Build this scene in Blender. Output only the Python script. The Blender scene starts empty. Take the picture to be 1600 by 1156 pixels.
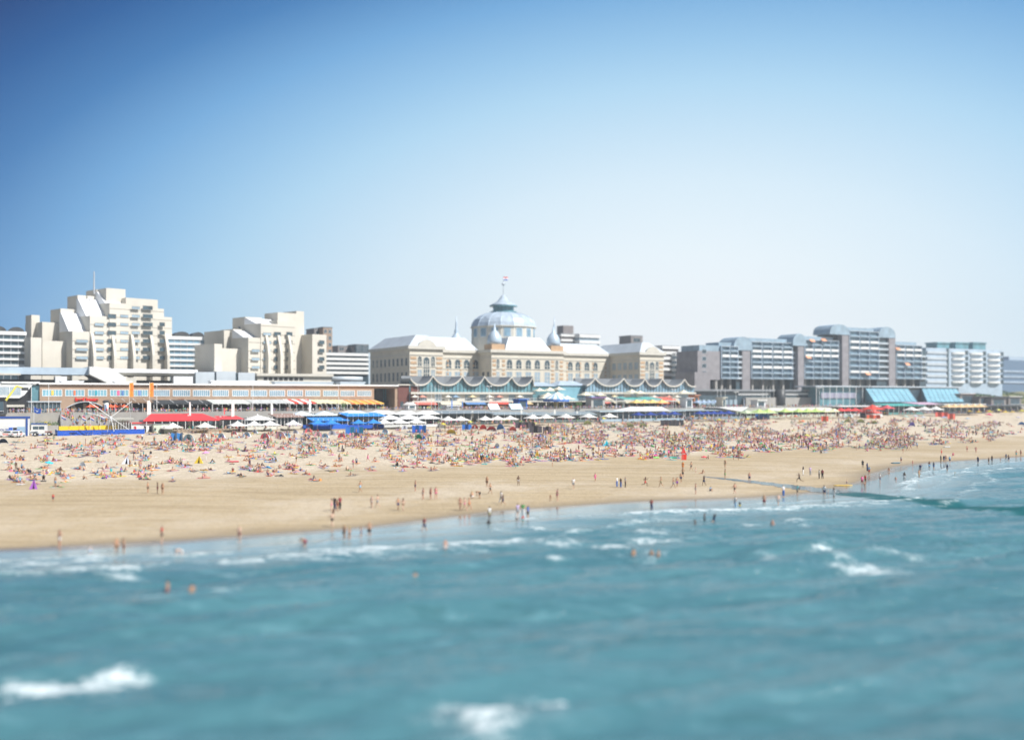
import bpy, math, random
import numpy as np
from mathutils import Vector, Matrix, noise as mnoise
R = math.radians
sc = bpy.context.scene
col = sc.collection
rng = random.Random(7)

# ------------------------------------------------------------------ camera, exposure
EYE = 15.0            # eye height over the sea
YH = 620.0            # eye level in the photograph (1600 px wide)
cd = bpy.data.cameras.new('camera'); cam = bpy.data.objects.new('camera', cd); col.objects.link(cam)
cam.location = (0, 0, EYE); cam.rotation_euler = (R(90), 0, 0)
cd.lens = 36.0; cd.sensor_width = 36.0; cd.sensor_fit = 'HORIZONTAL'
cd.shift_y = (YH - 578.0) / 1600.0
cd.clip_start = 0.5; cd.clip_end = 20000
cd.dof.use_dof = True; cd.dof.focus_distance = 230.0
cd.dof.aperture_fstop = 0.036 / 0.76      # wide open
cd.dof.aperture_ratio = 1.0
sc.camera = cam
sc.view_settings.view_transform = 'Standard'; sc.view_settings.look = 'None'
sc.view_settings.gamma = 1.0; sc.view_settings.exposure = 0.5
sc.render.resolution_x = 1024; sc.render.resolution_y = 739
sc.cycles.max_bounces = 6; sc.cycles.volume_bounces = 0
sc.cycles.use_denoising = True

# ------------------------------------------------------------------ sun and sky
SUN_EL = R(48); SUN_H = Vector((0.88, -0.47, 0)).normalized()
sun_dir = Vector((SUN_H.x * math.cos(SUN_EL), SUN_H.y * math.cos(SUN_EL), math.sin(SUN_EL)))
sd = bpy.data.lights.new('sun', 'SUN'); sun = bpy.data.objects.new('sun', sd); col.objects.link(sun)
sd.energy = 5.0; sd.angle = R(0.53); sd.color = (1.0, 0.965, 0.91)
sun.rotation_euler = sun_dir.to_track_quat('Z', 'Y').to_euler()
sun.location = (200, -100, 300)

wd = bpy.data.worlds.new('World'); sc.world = wd; wd.use_nodes = True
nt = wd.node_tree; nt.nodes.clear()
def N_(t, **kw):
    n = nt.nodes.new(t)
    for k, v in kw.items(): setattr(n, k, v)
    return n
out = N_('ShaderNodeOutputWorld'); bg = N_('ShaderNodeBackground'); bg.inputs[1].default_value = 0.06
sky = N_('ShaderNodeTexSky', sky_type='NISHITA', sun_disc=False)
sky.sun_elevation = SUN_EL; sky.sun_rotation = math.atan2(SUN_H.x, SUN_H.y)
sky.air_density = 1.0; sky.dust_density = 1.4; sky.ozone_density = 2.0; sky.altitude = 10
tc = N_('ShaderNodeTexCoord')
# the pale heat haze that hangs over the town: brightest low down and inland, deep blue high up to the left
sx = N_('ShaderNodeSeparateXYZ'); nt.links.new(tc.outputs['Generated'], sx.inputs[0])
def MT(op, a, b_=None):
    n = N_('ShaderNodeMath', operation=op)
    for i, v in ((0, a), (1, b_)):
        if v is None: continue
        if isinstance(v, (int, float)): n.inputs[i].default_value = v
        else: nt.links.new(v, n.inputs[i])
    return n.outputs[0]
az = MT('MULTIPLY', MT('SUBTRACT', MT('ARCTAN2', sx.outputs[0], sx.outputs[1]), R(9.5)), .60)
ele = MT('ARCSINE', sx.outputs[2])
met = MT('SQRT', MT('ADD', MT('MULTIPLY', az, az), MT('MULTIPLY', ele, ele)))
cr = N_('ShaderNodeValToRGB'); nt.links.new(MT('DIVIDE', met, R(33.0)), cr.inputs[0])
def lin(c): return tuple(((x/255)/12.92 if x/255 <= .04045 else ((x/255+.055)/1.055)**2.4) for x in c)
EXPO = 2 ** 0.5
def hz(r, g, b): 
    l = lin((r, g, b)); return tuple(x / EXPO / 0.1 for x in l) + (1,)
stops = [(d/33, c) for d, c in ((0,(240,245,249)),(5,(236,243,248)),(8,(227,239,246)),(11.8,(209,229,242)),(16.7,(170,208,234)),(18.9,(146,191,226)),(21.6,(112,165,212)),(24.4,(68,124,180)),(26.9,(38,92,152)),(29.6,(20,56,114)),(33,(15,46,100)))]
el = cr.color_ramp.elements
while len(el) < len(stops): el.new(0.5)
for e, (p, c) in zip(el, stops):
    e.position = p; e.color = (*[x for x in lin(c)], 1)
mul = N_('ShaderNodeVectorMath', operation='SCALE'); mul.inputs['Scale'].default_value = 1.13 / EXPO / 0.06
nt.links.new(cr.outputs[0], mul.inputs[0])
mx = N_('ShaderNodeMix', data_type='RGBA')
wf = N_('ShaderNodeMapRange'); wf.inputs['From Min'].default_value = R(33); wf.inputs['From Max'].default_value = R(50)
wf.inputs['To Min'].default_value = 1.0; wf.inputs['To Max'].default_value = 0.0
nt.links.new(met, wf.inputs['Value']); nt.links.new(wf.outputs[0], mx.inputs[0])
nt.links.new(sky.outputs[0], mx.inputs[6]); nt.links.new(mul.outputs[0], mx.inputs[7])
nt.links.new(mx.outputs[2], bg.inputs[0]); nt.links.new(bg.outputs[0], out.inputs[0])

# ------------------------------------------------------------------ helpers
def tag(o, label=None, cat=None, group=None, kind=None):
    if label: o['label'] = label
    if cat: o['category'] = cat
    if group: o['group'] = group
    if kind: o['kind'] = kind
    return o
def empty(name, loc, rz=0.0, label=None, cat=None, group=None):
    o = bpy.data.objects.new(name, None); col.objects.link(o)
    o.location = loc; o.rotation_euler = (0, 0, rz); o.empty_display_size = 0.5
    return tag(o, label, cat, group)
class MB:
    """collects pieces of ONE mesh"""
    def __init__(s): s.v = []; s.f = []; s.m = []
    def face(s, pts, mi=0):
        b = len(s.v); s.v += [tuple(p) for p in pts]; s.f.append(tuple(range(b, b + len(pts)))); s.m.append(mi); return s
    def box(s, x0, x1, y0, y1, z0, z1, mi=0):
        if x1 < x0: x0, x1 = x1, x0
        if y1 < y0: y0, y1 = y1, y0
        b = len(s.v)
        s.v += [(x0,y0,z0),(x1,y0,z0),(x1,y1,z0),(x0,y1,z0),(x0,y0,z1),(x1,y0,z1),(x1,y1,z1),(x0,y1,z1)]
        for q in ((0,3,2,1),(4,5,6,7),(0,1,5,4),(1,2,6,5),(2,3,7,6),(3,0,4,7)):
            s.f.append(tuple(b + i for i in q)); s.m.append(mi)
        return s
    def prism(s, poly, z0, z1, mi=0):
        b = len(s.v); n = len(poly)
        s.v += [(x, y, z0) for x, y in poly] + [(x, y, z1) for x, y in poly]
        s.f += [tuple(b + i for i in range(n))[::-1], tuple(b + n + i for i in range(n))]; s.m += [mi, mi]
        for i in range(n):
            j = (i + 1) % n; s.f.append((b+i, b+j, b+n+j, b+n+i)); s.m.append(mi)
        return s
    def extr(s, poly, y0, y1, mi=0):
        """polygon in the x-z plane, pushed from y0 to y1"""
        b = len(s.v); n = len(poly)
        s.v += [(x, y0, z) for x, z in poly] + [(x, y1, z) for x, z in poly]
        s.f += [tuple(b + i for i in range(n)), tuple(b + n + i for i in range(n))[::-1]]; s.m += [mi, mi]
        for i in range(n):
            j = (i + 1) % n; s.f.append((b+j, b+i, b+n+i, b+n+j)); s.m.append(mi)
        return s
    def extrx(s, poly, x0, x1, mi=0):
        """polygon in the y-z plane, pushed from x0 to x1"""
        b = len(s.v); n = len(poly)
        s.v += [(x0, y, z) for y, z in poly] + [(x1, y, z) for y, z in poly]
        s.f += [tuple(b + i for i in range(n))[::-1], tuple(b + n + i for i in range(n))]; s.m += [mi, mi]
        for i in range(n):
            j = (i + 1) % n; s.f.append((b+i, b+j, b+n+j, b+n+i)); s.m.append(mi)
        return s
    def tube(s, p, q, r0, r1=None, n=6, mi=0):
        r1 = r0 if r1 is None else r1
        p = Vector(p); q = Vector(q); d = (q - p).normalized()
        a = d.orthogonal().normalized(); c = d.cross(a); b = len(s.v)
        for o, r in ((p, r0), (q, r1)):
            for i in range(n):
                t = 2 * math.pi * i / n; s.v.append(tuple(o + (a * math.cos(t) + c * math.sin(t)) * r))
        for i in range(n):
            j = (i + 1) % n; s.f.append((b+i, b+j, b+n+j, b+n+i)); s.m.append(mi)
        s.f += [tuple(b+i for i in range(n))[::-1], tuple(b+n+i for i in range(n))]; s.m += [mi, mi]
        return s
    def lathe(s, prof, n=12, cx=0, cy=0, mi=0, rot=0.0, sq=1.0):
        b = len(s.v)
        for r, z in prof:
            for i in range(n):
                t = 2 * math.pi * i / n + rot; s.v.append((cx + r * math.cos(t), cy + r * math.sin(t) * sq, z))
        for k in range(len(prof) - 1):
            for i in range(n):
                j = (i + 1) % n
                s.f.append((b+k*n+i, b+k*n+j, b+(k+1)*n+j, b+(k+1)*n+i)); s.m.append(mi)
        s.f += [tuple(b+i for i in range(n))[::-1], tuple(b+(len(prof)-1)*n+i for i in range(n))]; s.m += [mi, mi]
        return s
    def build(s, name, mats, parent=None, smooth=False, color=None):
        me = bpy.data.meshes.new(name); me.from_pydata(s.v, [], s.f)
        for m in (mats if isinstance(mats, (list, tuple)) else [mats]): me.materials.append(m)
        if any(s.m): me.polygons.foreach_set('material_index', s.m)
        if smooth: me.polygons.foreach_set('use_smooth', [True] * len(s.f))
        me.update()
        o = bpy.data.objects.new(name, me); col.objects.link(o)
        if parent is not None: o.parent = parent
        if color: o.color = (*color, 1)
        return o
def copy_tree(o, parent=None, color=None):
    c = o.copy(); col.objects.link(c); c.parent = parent
    for ch in list(o.children): copy_tree(ch, c)
    return c

# ------------------------------------------------------------------ materials
def mat(name, c, rough=0.8, var=0.12, scale=0.6, bump=0.0, metal=0.0, spec=0.5, stretch=(1,1,1), alt=None):
    m = bpy.data.materials.new(name); m.use_nodes = True; t = m.node_tree; b = t.nodes['Principled BSDF']
    b.inputs['Roughness'].default_value = rough; b.inputs['Metallic'].default_value = metal
    b.inputs['Specular IOR Level'].default_value = spec
    tcn = t.nodes.new('ShaderNodeTexCoord'); mp = t.nodes.new('ShaderNodeMapping'); mp.inputs['Scale'].default_value = stretch
    nz = t.nodes.new('ShaderNodeTexNoise'); nz.inputs['Scale'].default_value = scale; nz.inputs['Detail'].default_value = 5
    t.links.new(tcn.outputs['Object'], mp.inputs[0]); t.links.new(mp.outputs[0], nz.inputs['Vector'])
    rp = t.nodes.new('ShaderNodeValToRGB'); e = rp.color_ramp.elements; e[0].position = 0.3; e[1].position = 0.7
    a2 = alt or tuple(min(1, x * (1 + var)) for x in c)
    e[0].color = (*[x * (1 - var) for x in c], 1); e[1].color = (*a2, 1)
    t.links.new(nz.outputs['Fac'], rp.inputs[0]); t.links.new(rp.outputs[0], b.inputs['Base Color'])
    if bump:
        bp = t.nodes.new('ShaderNodeBump'); bp.inputs['Strength'].default_value = bump
        t.links.new(nz.outputs['Fac'], bp.inputs['Height']); t.links.new(bp.outputs[0], b.inputs['Normal'])
    return m
def objmat(name, rough=0.8, var=0.1, scale=9.0, spec=0.3, trans=0.0):
    """base colour taken from the object's own colour, with a little weave or blotch in it"""
    m = bpy.data.materials.new(name); m.use_nodes = True; t = m.node_tree; b = t.nodes['Principled BSDF']
    b.inputs['Roughness'].default_value = rough; b.inputs['Specular IOR Level'].default_value = spec
    oi = t.nodes.new('ShaderNodeObjectInfo'); nz = t.nodes.new('ShaderNodeTexNoise'); nz.inputs['Scale'].default_value = scale
    tcn = t.nodes.new('ShaderNodeTexCoord'); t.links.new(tcn.outputs['Object'], nz.inputs['Vector'])
    mr = t.nodes.new('ShaderNodeMapRange'); mr.inputs['To Min'].default_value = 1 - var; mr.inputs['To Max'].default_value = 1 + var
    t.links.new(nz.outputs['Fac'], mr.inputs['Value'])
    vm = t.nodes.new('ShaderNodeVectorMath'); vm.operation = 'SCALE'
    t.links.new(oi.outputs['Color'], vm.inputs[0]); t.links.new(mr.outputs[0], vm.inputs['Scale'])
    t.links.new(vm.outputs[0], b.inputs['Base Color'])
    return m
M = {}
M['fabric'] = objmat('fabric', 0.85); M['skin'] = objmat('skin', 0.55, 0.06, 5); M['hair'] = objmat('hair', 0.6, 0.2, 20)
M['paint'] = objmat('paint', 0.45, 0.05, 3)
M['white'] = mat('white_paint', (.72,.73,.72), .6, .05)
M['offwhite'] = mat('off_white_render', (.56,.54,.48), .8, .07)
M['steel'] = mat('painted_steel', (.5,.52,.54), .4, .06, metal=.3)
M['dark'] = mat('dark_metal', (.05,.055,.06), .5, .2)
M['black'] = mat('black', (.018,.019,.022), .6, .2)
M['glass'] = mat('window_glass', (.05,.085,.11), .12, .35, .35, spec=.8)
M['blueglass'] = mat('blue_glass', (.20,.33,.43), .12, .25, .3, spec=.8)
M['paleglass'] = mat('pale_glass', (.28,.38,.46), .2, .2, .3, spec=.8)
M['tealglass'] = mat('teal_glass', (.12,.27,.32), .15, .3, .25, spec=.8)
M['lightblueglass'] = mat('light_blue_glass', (.20,.42,.52), .2, .15, .2, spec=.7)
M['brick'] = mat('buff_brick', (.37,.26,.185), .9, .12, .5, .1)
M['brownbrick'] = mat('brown_brick', (.225,.205,.205), .9, .12, .4)
M['slatebrick'] = mat('slate_brown_brick', (.26,.25,.265), .9, .14, .35)
M['redbrick'] = mat('dark_red_brick', (.15,.06,.05), .9, .15, .5)
M['beige'] = mat('beige_concrete', (.58,.55,.485), .9, .07, .15)
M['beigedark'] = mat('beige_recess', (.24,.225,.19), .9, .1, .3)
M['kur'] = mat('sandstone_render', (.60,.56,.475), .85, .09, .25)
M['kurband'] = mat('orange_brick_band', (.50,.34,.21), .9, .12, .5)
M['zinc'] = mat('zinc_roof', (.50,.56,.61), .45, .10, .2, metal=.1)
M['domezinc'] = mat('dome_zinc', (.40,.48,.57), .45, .14, .5)
M['zincblue'] = mat('blue_zinc_roof', (.42,.52,.62), .4, .12, .2, metal=.1)
M['roofgrey'] = mat('grey_roof_felt', (.22,.24,.26), .8, .15, .2)
M['roofwhite'] = mat('white_roof', (.74,.76,.78), .6, .06, .2)
M['paving'] = mat('promenade_paving', (.27,.26,.24), .9, .12, .3)
M['concrete'] = mat('concrete', (.33,.32,.30), .9, .12, .3)
M['timber'] = mat('grey_timber', (.30,.24,.18), .8, .15, 1.5)
M['leaf'] = mat('leaf_green', (.07,.13,.04), .8, .3, 2, .2)
M['dune'] = mat('dune_grass', (.20,.24,.10), .95, .3, .08, .3, alt=(.34,.31,.18))
# ------------------------------------------------------------------ geometry of the place
def gx(px, Y): return (px - 800.0) / 1600.0 * Y
def gz(py, Y): return EYE - (py - YH) * Y / 1600.0
BU = Vector((0.864, 0.503, 0)).normalized(); BN = Vector((-BU.y, BU.x, 0)); B0 = Vector((-134, 300, 0))
BANG = math.atan2(BU.y, BU.x)
def L(a, o, z=0.0): p = B0 + BU * a + BN * o; return Vector((p.x, p.y, z))
def La(px, o):
    """distance along the promenade at which a line o metres inland crosses the sight line px"""
    k = (px - 800.0) / 1600.0; p = B0 + BN * o
    return (k * p.y - p.x) / (BU.x - k * BU.y)
def Lp(px, o): return L(La(px, o), o)
def LY(px, o): return Lp(px, o).y
DECK = 10.0
SHORE = np.array([(-420,-120),(-200,10),(-120,62),(-66,92),(-50,99),(-33,104.5),(-15,117),(0,133),(18,144),(37,150),(51,161),(62,178),(72,198),(84,217),(98,233),(127,253),(190,300),(330,400),(600,600)], float)
SHORE[:,1] *= 1.0
_bu = np.array([BU.x, BU.y]); _bn = np.array([BN.x, BN.y]); _b0 = np.array([B0.x, B0.y])
def shore_dist(P):
    """signed distance to the water's edge, positive on the land side"""
    P = np.atleast_2d(P).astype(float); best = np.full(len(P), 1e9); sg = np.ones(len(P))
    for i in range(len(SHORE) - 1):
        a, b = SHORE[i], SHORE[i+1]; d = b - a; l2 = d @ d
        t = np.clip(((P - a) @ d) / l2, 0, 1); q = a + t[:, None] * d
        dd = np.hypot(*(P - q).T); cr_ = d[0] * (P[:,1] - a[1]) - d[1] * (P[:,0] - a[0])
        m = dd < best - 1e-6; best[m] = dd[m]; sg[m] = np.sign(cr_[m])
    return best * sg
def beach_z(P, s=None):
    P = np.atleast_2d(P).astype(float); s = shore_dist(P) if s is None else s
    rel = P - _b0; a = rel @ _bu; o = rel @ _bn
    back = np.clip(-o, 0, None); u = np.clip(s, 0, None) / (np.clip(s, 0, None) + back + 1e-6)
    zb = 4.3 + np.clip(a, -60, 480) / 480 * 3.2
    z = zb * u ** 1.55 + 0.0
    z = np.where(s < 0, s * 0.028, z)
    z += 0.05 * np.clip(s / 20, 0, 1) * (np.sin(P[:,0] * .11 + P[:,1] * .05) + np.sin(P[:,1] * .17 - P[:,0] * .07))
    return np.where(s > 0, np.clip(z, 0.0, None) + np.clip(s, 0, 3) * 0.012, z)
def G(px, py):
    """the point of the beach or the sea that a sight line of the photograph meets"""
    Y = 60.0; k = (px - 800.0) / 1600.0
    for Y in np.arange(46, 700, 0.5):
        z = max(0.0, float(beach_z([(k * Y, Y)])[0]))
        if EYE - (py - YH) * Y / 1600.0 <= z: break
    return Vector((k * Y, Y, z))
_Ys = np.arange(40, 700, 0.5)
def G(px, py):
    k = (px - 800.0) / 1600.0; P = np.stack([k * _Ys, _Ys], 1); z = np.maximum(0, beach_z(P))
    h = EYE - (py - YH) * _Ys / 1600.0 - z; i = int(np.argmax(h <= 0)) if (h <= 0).any() else len(_Ys) - 1
    i = max(i, 1); t = h[i-1] / (h[i-1] - h[i] + 1e-9); Y = _Ys[i-1] + 0.5 * t
    return Vector((k * Y, Y, float(z[i-1] + (z[i] - z[i-1]) * t)))

def grid_mesh(name, xs, ys, zf, mats, keep=None, attrs=None):
    X, Y = np.meshgrid(xs, ys); P = np.stack([X.ravel(), Y.ravel()], 1); Z = zf(P)
    nx, ny = len(xs), len(ys); i = np.arange(nx * ny).reshape(ny, nx)
    F = np.stack([i[:-1,:-1].ravel(), i[:-1,1:].ravel(), i[1:,1:].ravel(), i[1:,:-1].ravel()], 1)
    if keep is not None:
        k = keep(P); F = F[k[F].any(1)]
    used = np.unique(F); remap = np.full(nx * ny, -1); remap[used] = np.arange(len(used)); F = remap[F]
    V = np.column_stack([P, Z])[used]
    me = bpy.data.meshes.new(name); me.vertices.add(len(V)); me.vertices.foreach_set('co', V.ravel())
    me.loops.add(F.size); me.loops.foreach_set('vertex_index', F.ravel().astype(np.int32))
    me.polygons.add(len(F)); me.polygons.foreach_set('loop_start', np.arange(0, F.size, 4, dtype=np.int32))
    me.polygons.foreach_set('loop_total', np.full(len(F), 4, np.int32))
    me.polygons.foreach_set('use_smooth', np.ones(len(F), bool))
    me.update(calc_edges=True)
    for k_, fn in (attrs or {}).items():
        at = me.attributes.new(k_, 'FLOAT', 'POINT'); at.data.foreach_set('value', fn(P[used]).astype(np.float32))
    me.materials.append(mats)
    o = bpy.data.objects.new(name, me); col.objects.link(o); return o

# ---- value noise in numpy
def vnoise(x, y, seed=0):
    r = np.random.RandomState(seed).rand(256, 256); xi = np.floor(x).astype(int); yi = np.floor(y).astype(int)
    fx = x - xi; fy = y - yi; fx = fx*fx*(3-2*fx); fy = fy*fy*(3-2*fy)
    a = r[yi % 256, xi % 256]; b = r[yi % 256, (xi+1) % 256]; c = r[(yi+1) % 256, xi % 256]; d = r[(yi+1) % 256, (xi+1) % 256]
    return (a*(1-fx)+b*fx)*(1-fy) + (c*(1-fx)+d*fx)*fy

# ---- beach
sm = bpy.data.materials.new('sand'); sm.use_nodes = True; t = sm.node_tree; b = t.nodes['Principled BSDF']
def nn(t, ty, **kw):
    n = t.nodes.new(ty)
    for k, v in kw.items(): setattr(n, k, v)
    return n
def mixc(t, f, a, b_):
    n = nn(t, 'ShaderNodeMix', data_type='RGBA')
    for i, v in ((0, f), (6, a), (7, b_)):
        if isinstance(v, (tuple, list)): n.inputs[i].default_value = (*v, 1)
        elif isinstance(v, (int, float)): n.inputs[i].default_value = v
        else: t.links.new(v, n.inputs[i])
    return n.outputs[2]
def noi(t, vec, sc_, det=4, rough=.5):
    n = nn(t, 'ShaderNodeTexNoise'); n.inputs['Scale'].default_value = sc_; n.inputs['Detail'].default_value = det
    n.inputs['Roughness'].default_value = rough; t.links.new(vec, n.inputs['Vector']); return n.outputs['Fac']
def ramp(t, f, p0, p1, c0=0.0, c1=1.0):
    n = nn(t, 'ShaderNodeMapRange', interpolation_type='SMOOTHSTEP'); n.inputs['From Min'].default_value = p0; n.inputs['From Max'].default_value = p1
    n.inputs['To Min'].default_value = c0; n.inputs['To Max'].default_value = c1; t.links.new(f, n.inputs['Value']); return n.outputs[0]
def mth(t, op, a, b_=None):
    n = nn(t, 'ShaderNodeMath', operation=op)
    for i, v in ((0, a), (1, b_)):
        if v is None: continue
        if isinstance(v, (int, float)): n.inputs[i].default_value = v
        else: t.links.new(v, n.inputs[i])
    return n.outputs[0]
geo = nn(t, 'ShaderNodeNewGeometry'); pos = geo.outputs['Position']
aw = nn(t, 'ShaderNodeAttribute', attribute_name='wet'); ad = nn(t, 'ShaderNodeAttribute', attribute_name='damp')
n_big = noi(t, pos, .05, 5); n_mid = noi(t, pos, .45, 5, .6); n_fine = noi(t, pos, 2.2, 3, .6)
dry = mixc(t, ramp(t, n_mid, .3, .7), (.47,.40,.30), (.60,.525,.415))
dry = mixc(t, ramp(t, n_fine, .50, .66, 0, .75), dry, (.30,.235,.16))
n_v = nn(t, 'ShaderNodeTexVoronoi'); n_v.inputs['Scale'].default_value = .75; t.links.new(pos, n_v.inputs['Vector'])
dry = mixc(t, ramp(t, n_v.outputs['Distance'], .12, .30, .45, 0), dry, (.27,.21,.145))
mp2 = nn(t, 'ShaderNodeMapping'); mp2.inputs['Rotation'].default_value = (0,0,R(-28)); mp2.inputs['Scale'].default_value = (.08, 1, 1); t.links.new(pos, mp2.inputs[0]); n_str = noi(t, mp2.outputs[0], .5, 5, .6)
dampc = mixc(t, ramp(t, mth(t, 'ADD', mth(t, 'MULTIPLY', n_str, .6), mth(t, 'MULTIPLY', n_fine, .4)), .35, .65), (.30,.23,.135), (.45,.36,.23))
dd = mth(t, 'ADD', ad.outputs['Fac'], mth(t, 'ADD', mth(t, 'MULTIPLY', mth(t, 'SUBTRACT', n_big, .5), 1.0), mth(t, 'MULTIPLY', mth(t, 'SUBTRACT', n_mid, .5), .9)))
base = mixc(t, ramp(t, dd, .2, .8), dry, dampc)
wetc = mixc(t, ramp(t, n_mid, .3, .7), (.19,.15,.10), (.24,.19,.125))
base = mixc(t, aw.outputs['Fac'], base, wetc)
t.links.new(base, b.inputs['Base Color'])
rgh = ramp(t, aw.outputs['Fac'], .45, 1.0, .92, .12); t.links.new(rgh, b.inputs['Roughness'])
bp = nn(t, 'ShaderNodeBump'); bp.inputs['Distance'].default_value = 0.5
t.links.new(ramp(t, aw.outputs['Fac'], 0.2, .9, .55, 0.0), bp.inputs['Strength'])
t.links.new(mth(t, 'ADD', n_mid, mth(t, 'MULTIPLY', n_fine, .5)), bp.inputs['Height']); t.links.new(bp.outputs[0], b.inputs['Normal'])
def a_wet(P):
    s = shore_dist(P); n = vnoise(P[:,0]*.06, P[:,1]*.06, 3) * 6
    return np.clip(1 - (s - 1.0) / (4.0 + n), 0, 1)
def a_damp(P):
    s = shore_dist(P); rel = P - _b0; back = np.clip(-(rel @ _bn), 0, None); u = np.clip(s,0,None)/(np.clip(s,0,None)+back+1e-6)
    # damp band of the last tide, a drier strip behind the waterline, then the dry upper beach
    n = vnoise(P[:,0]*.03+9, P[:,1]*.03, 5) * .12 + vnoise(P[:,0]*.15, P[:,1]*.15, 6) * .05
    v = np.where(u + n < .33, .74, .74 - (u + n - .33) / .24)
    v -= .2 * np.exp(-((u + n*.6 - .15) / .05) ** 2)
    return np.clip(v, 0, 1)
xs = np.concatenate([np.arange(-330, -150, 4), np.arange(-150, 160, 1.0), np.arange(160, 620, 4)])
ys = np.concatenate([np.arange(60, 260, 1.0), np.arange(260, 760, 3.0)])
def bz(P):
    s = shore_dist(P); z = beach_z(P, s)
    z += (vnoise(P[:,0]*.45, P[:,1]*.45, 1) - .5) * .10 * np.clip((s - 25) / 30, 0, 1)
    z += (vnoise(P[:,0]*.10, P[:,1]*.10, 61) - .5) * .055 * np.exp(-(s / 6) ** 2) + (vnoise(P[:,0]*.4, P[:,1]*.4, 62) - .5) * .02 * np.exp(-(s / 4) ** 2)
    return z
def bkeep(P): rel = P - _b0; return (shore_dist(P) > -25) & ((rel @ _bn) < 4)
beach = tag(grid_mesh('beach', xs, ys, bz, sm, bkeep, {'wet': a_wet, 'damp': a_damp}), kind='structure')

# ---- sea
wm = bpy.data.materials.new('sea_water'); wm.use_nodes = True; t = wm.node_tree; b = t.nodes['Principled BSDF']
geo = nn(t, 'ShaderNodeNewGeometry'); pos = geo.outputs['Position']
af = nn(t, 'ShaderNodeAttribute', attribute_name='foam'); ap = nn(t, 'ShaderNodeAttribute', attribute_name='deep')  # the deep attribute only marks the dark band across the sea
mpn = nn(t, 'ShaderNodeMapping'); mpn.inputs['Rotation'].default_value = (0, 0, R(-24)); mpn.inputs['Scale'].default_value = (.28, 1, 1)
t.links.new(pos, mpn.inputs[0]); sv = mpn.outputs[0]
w1 = noi(t, sv, .10, 4); w2 = noi(t, sv, .85, 6, .65); w3 = noi(t, sv, 2.2, 3, .5)
wc = mixc(t, ramp(t, w1, .35, .68), (.050,.145,.178), (.068,.178,.212))
wc = mixc(t, ramp(t, w2, .48, .76, 0, .5), wc, (.14,.29,.335))
wc = mixc(t, ramp(t, noi(t, sv, .45, 5, .65), .56, .70, 0, .55), wc, (.026,.095,.108))
ac_ = nn(t, 'ShaderNodeAttribute', attribute_name='chop')
wc = mixc(t, ramp(t, ac_.outputs['Fac'], 0, .8, .75, 0), wc, (.25,.33,.35))
wc = mixc(t, ap.outputs['Fac'], wc, (.012,.092,.108))  # darker tint along that band, with weaker gloss
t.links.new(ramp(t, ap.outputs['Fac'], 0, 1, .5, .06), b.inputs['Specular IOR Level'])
fo = mth(t, 'MULTIPLY', af.outputs['Fac'], ramp(t, mth(t, 'ADD', mth(t, 'MULTIPLY', w2, .45), mth(t, 'MULTIPLY', noi(t, pos, 1.7, 8, .85), .55)), .42, .60))
wc = mixc(t, ramp(t, fo, .06, 1.0, 0, .92), wc, (.64,.71,.74))
t.links.new(wc, b.inputs['Base Color']); t.links.new(ramp(t, fo, .1, .6, .13, .75), b.inputs['Roughness'])
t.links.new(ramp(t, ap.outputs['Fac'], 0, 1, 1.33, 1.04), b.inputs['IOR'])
bp = nn(t, 'ShaderNodeBump'); bp.inputs['Distance'].default_value = .30
ac_ = nn(t, 'ShaderNodeAttribute', attribute_name='chop')
t.links.new(ramp(t, ac_.outputs['Fac'], 0, 1, .03, .85), bp.inputs['Strength'])
t.links.new(mth(t, 'ADD', w2, mth(t, 'MULTIPLY', w3, .35)), bp.inputs['Height']); t.links.new(bp.outputs[0], b.inputs['Normal'])
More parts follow.
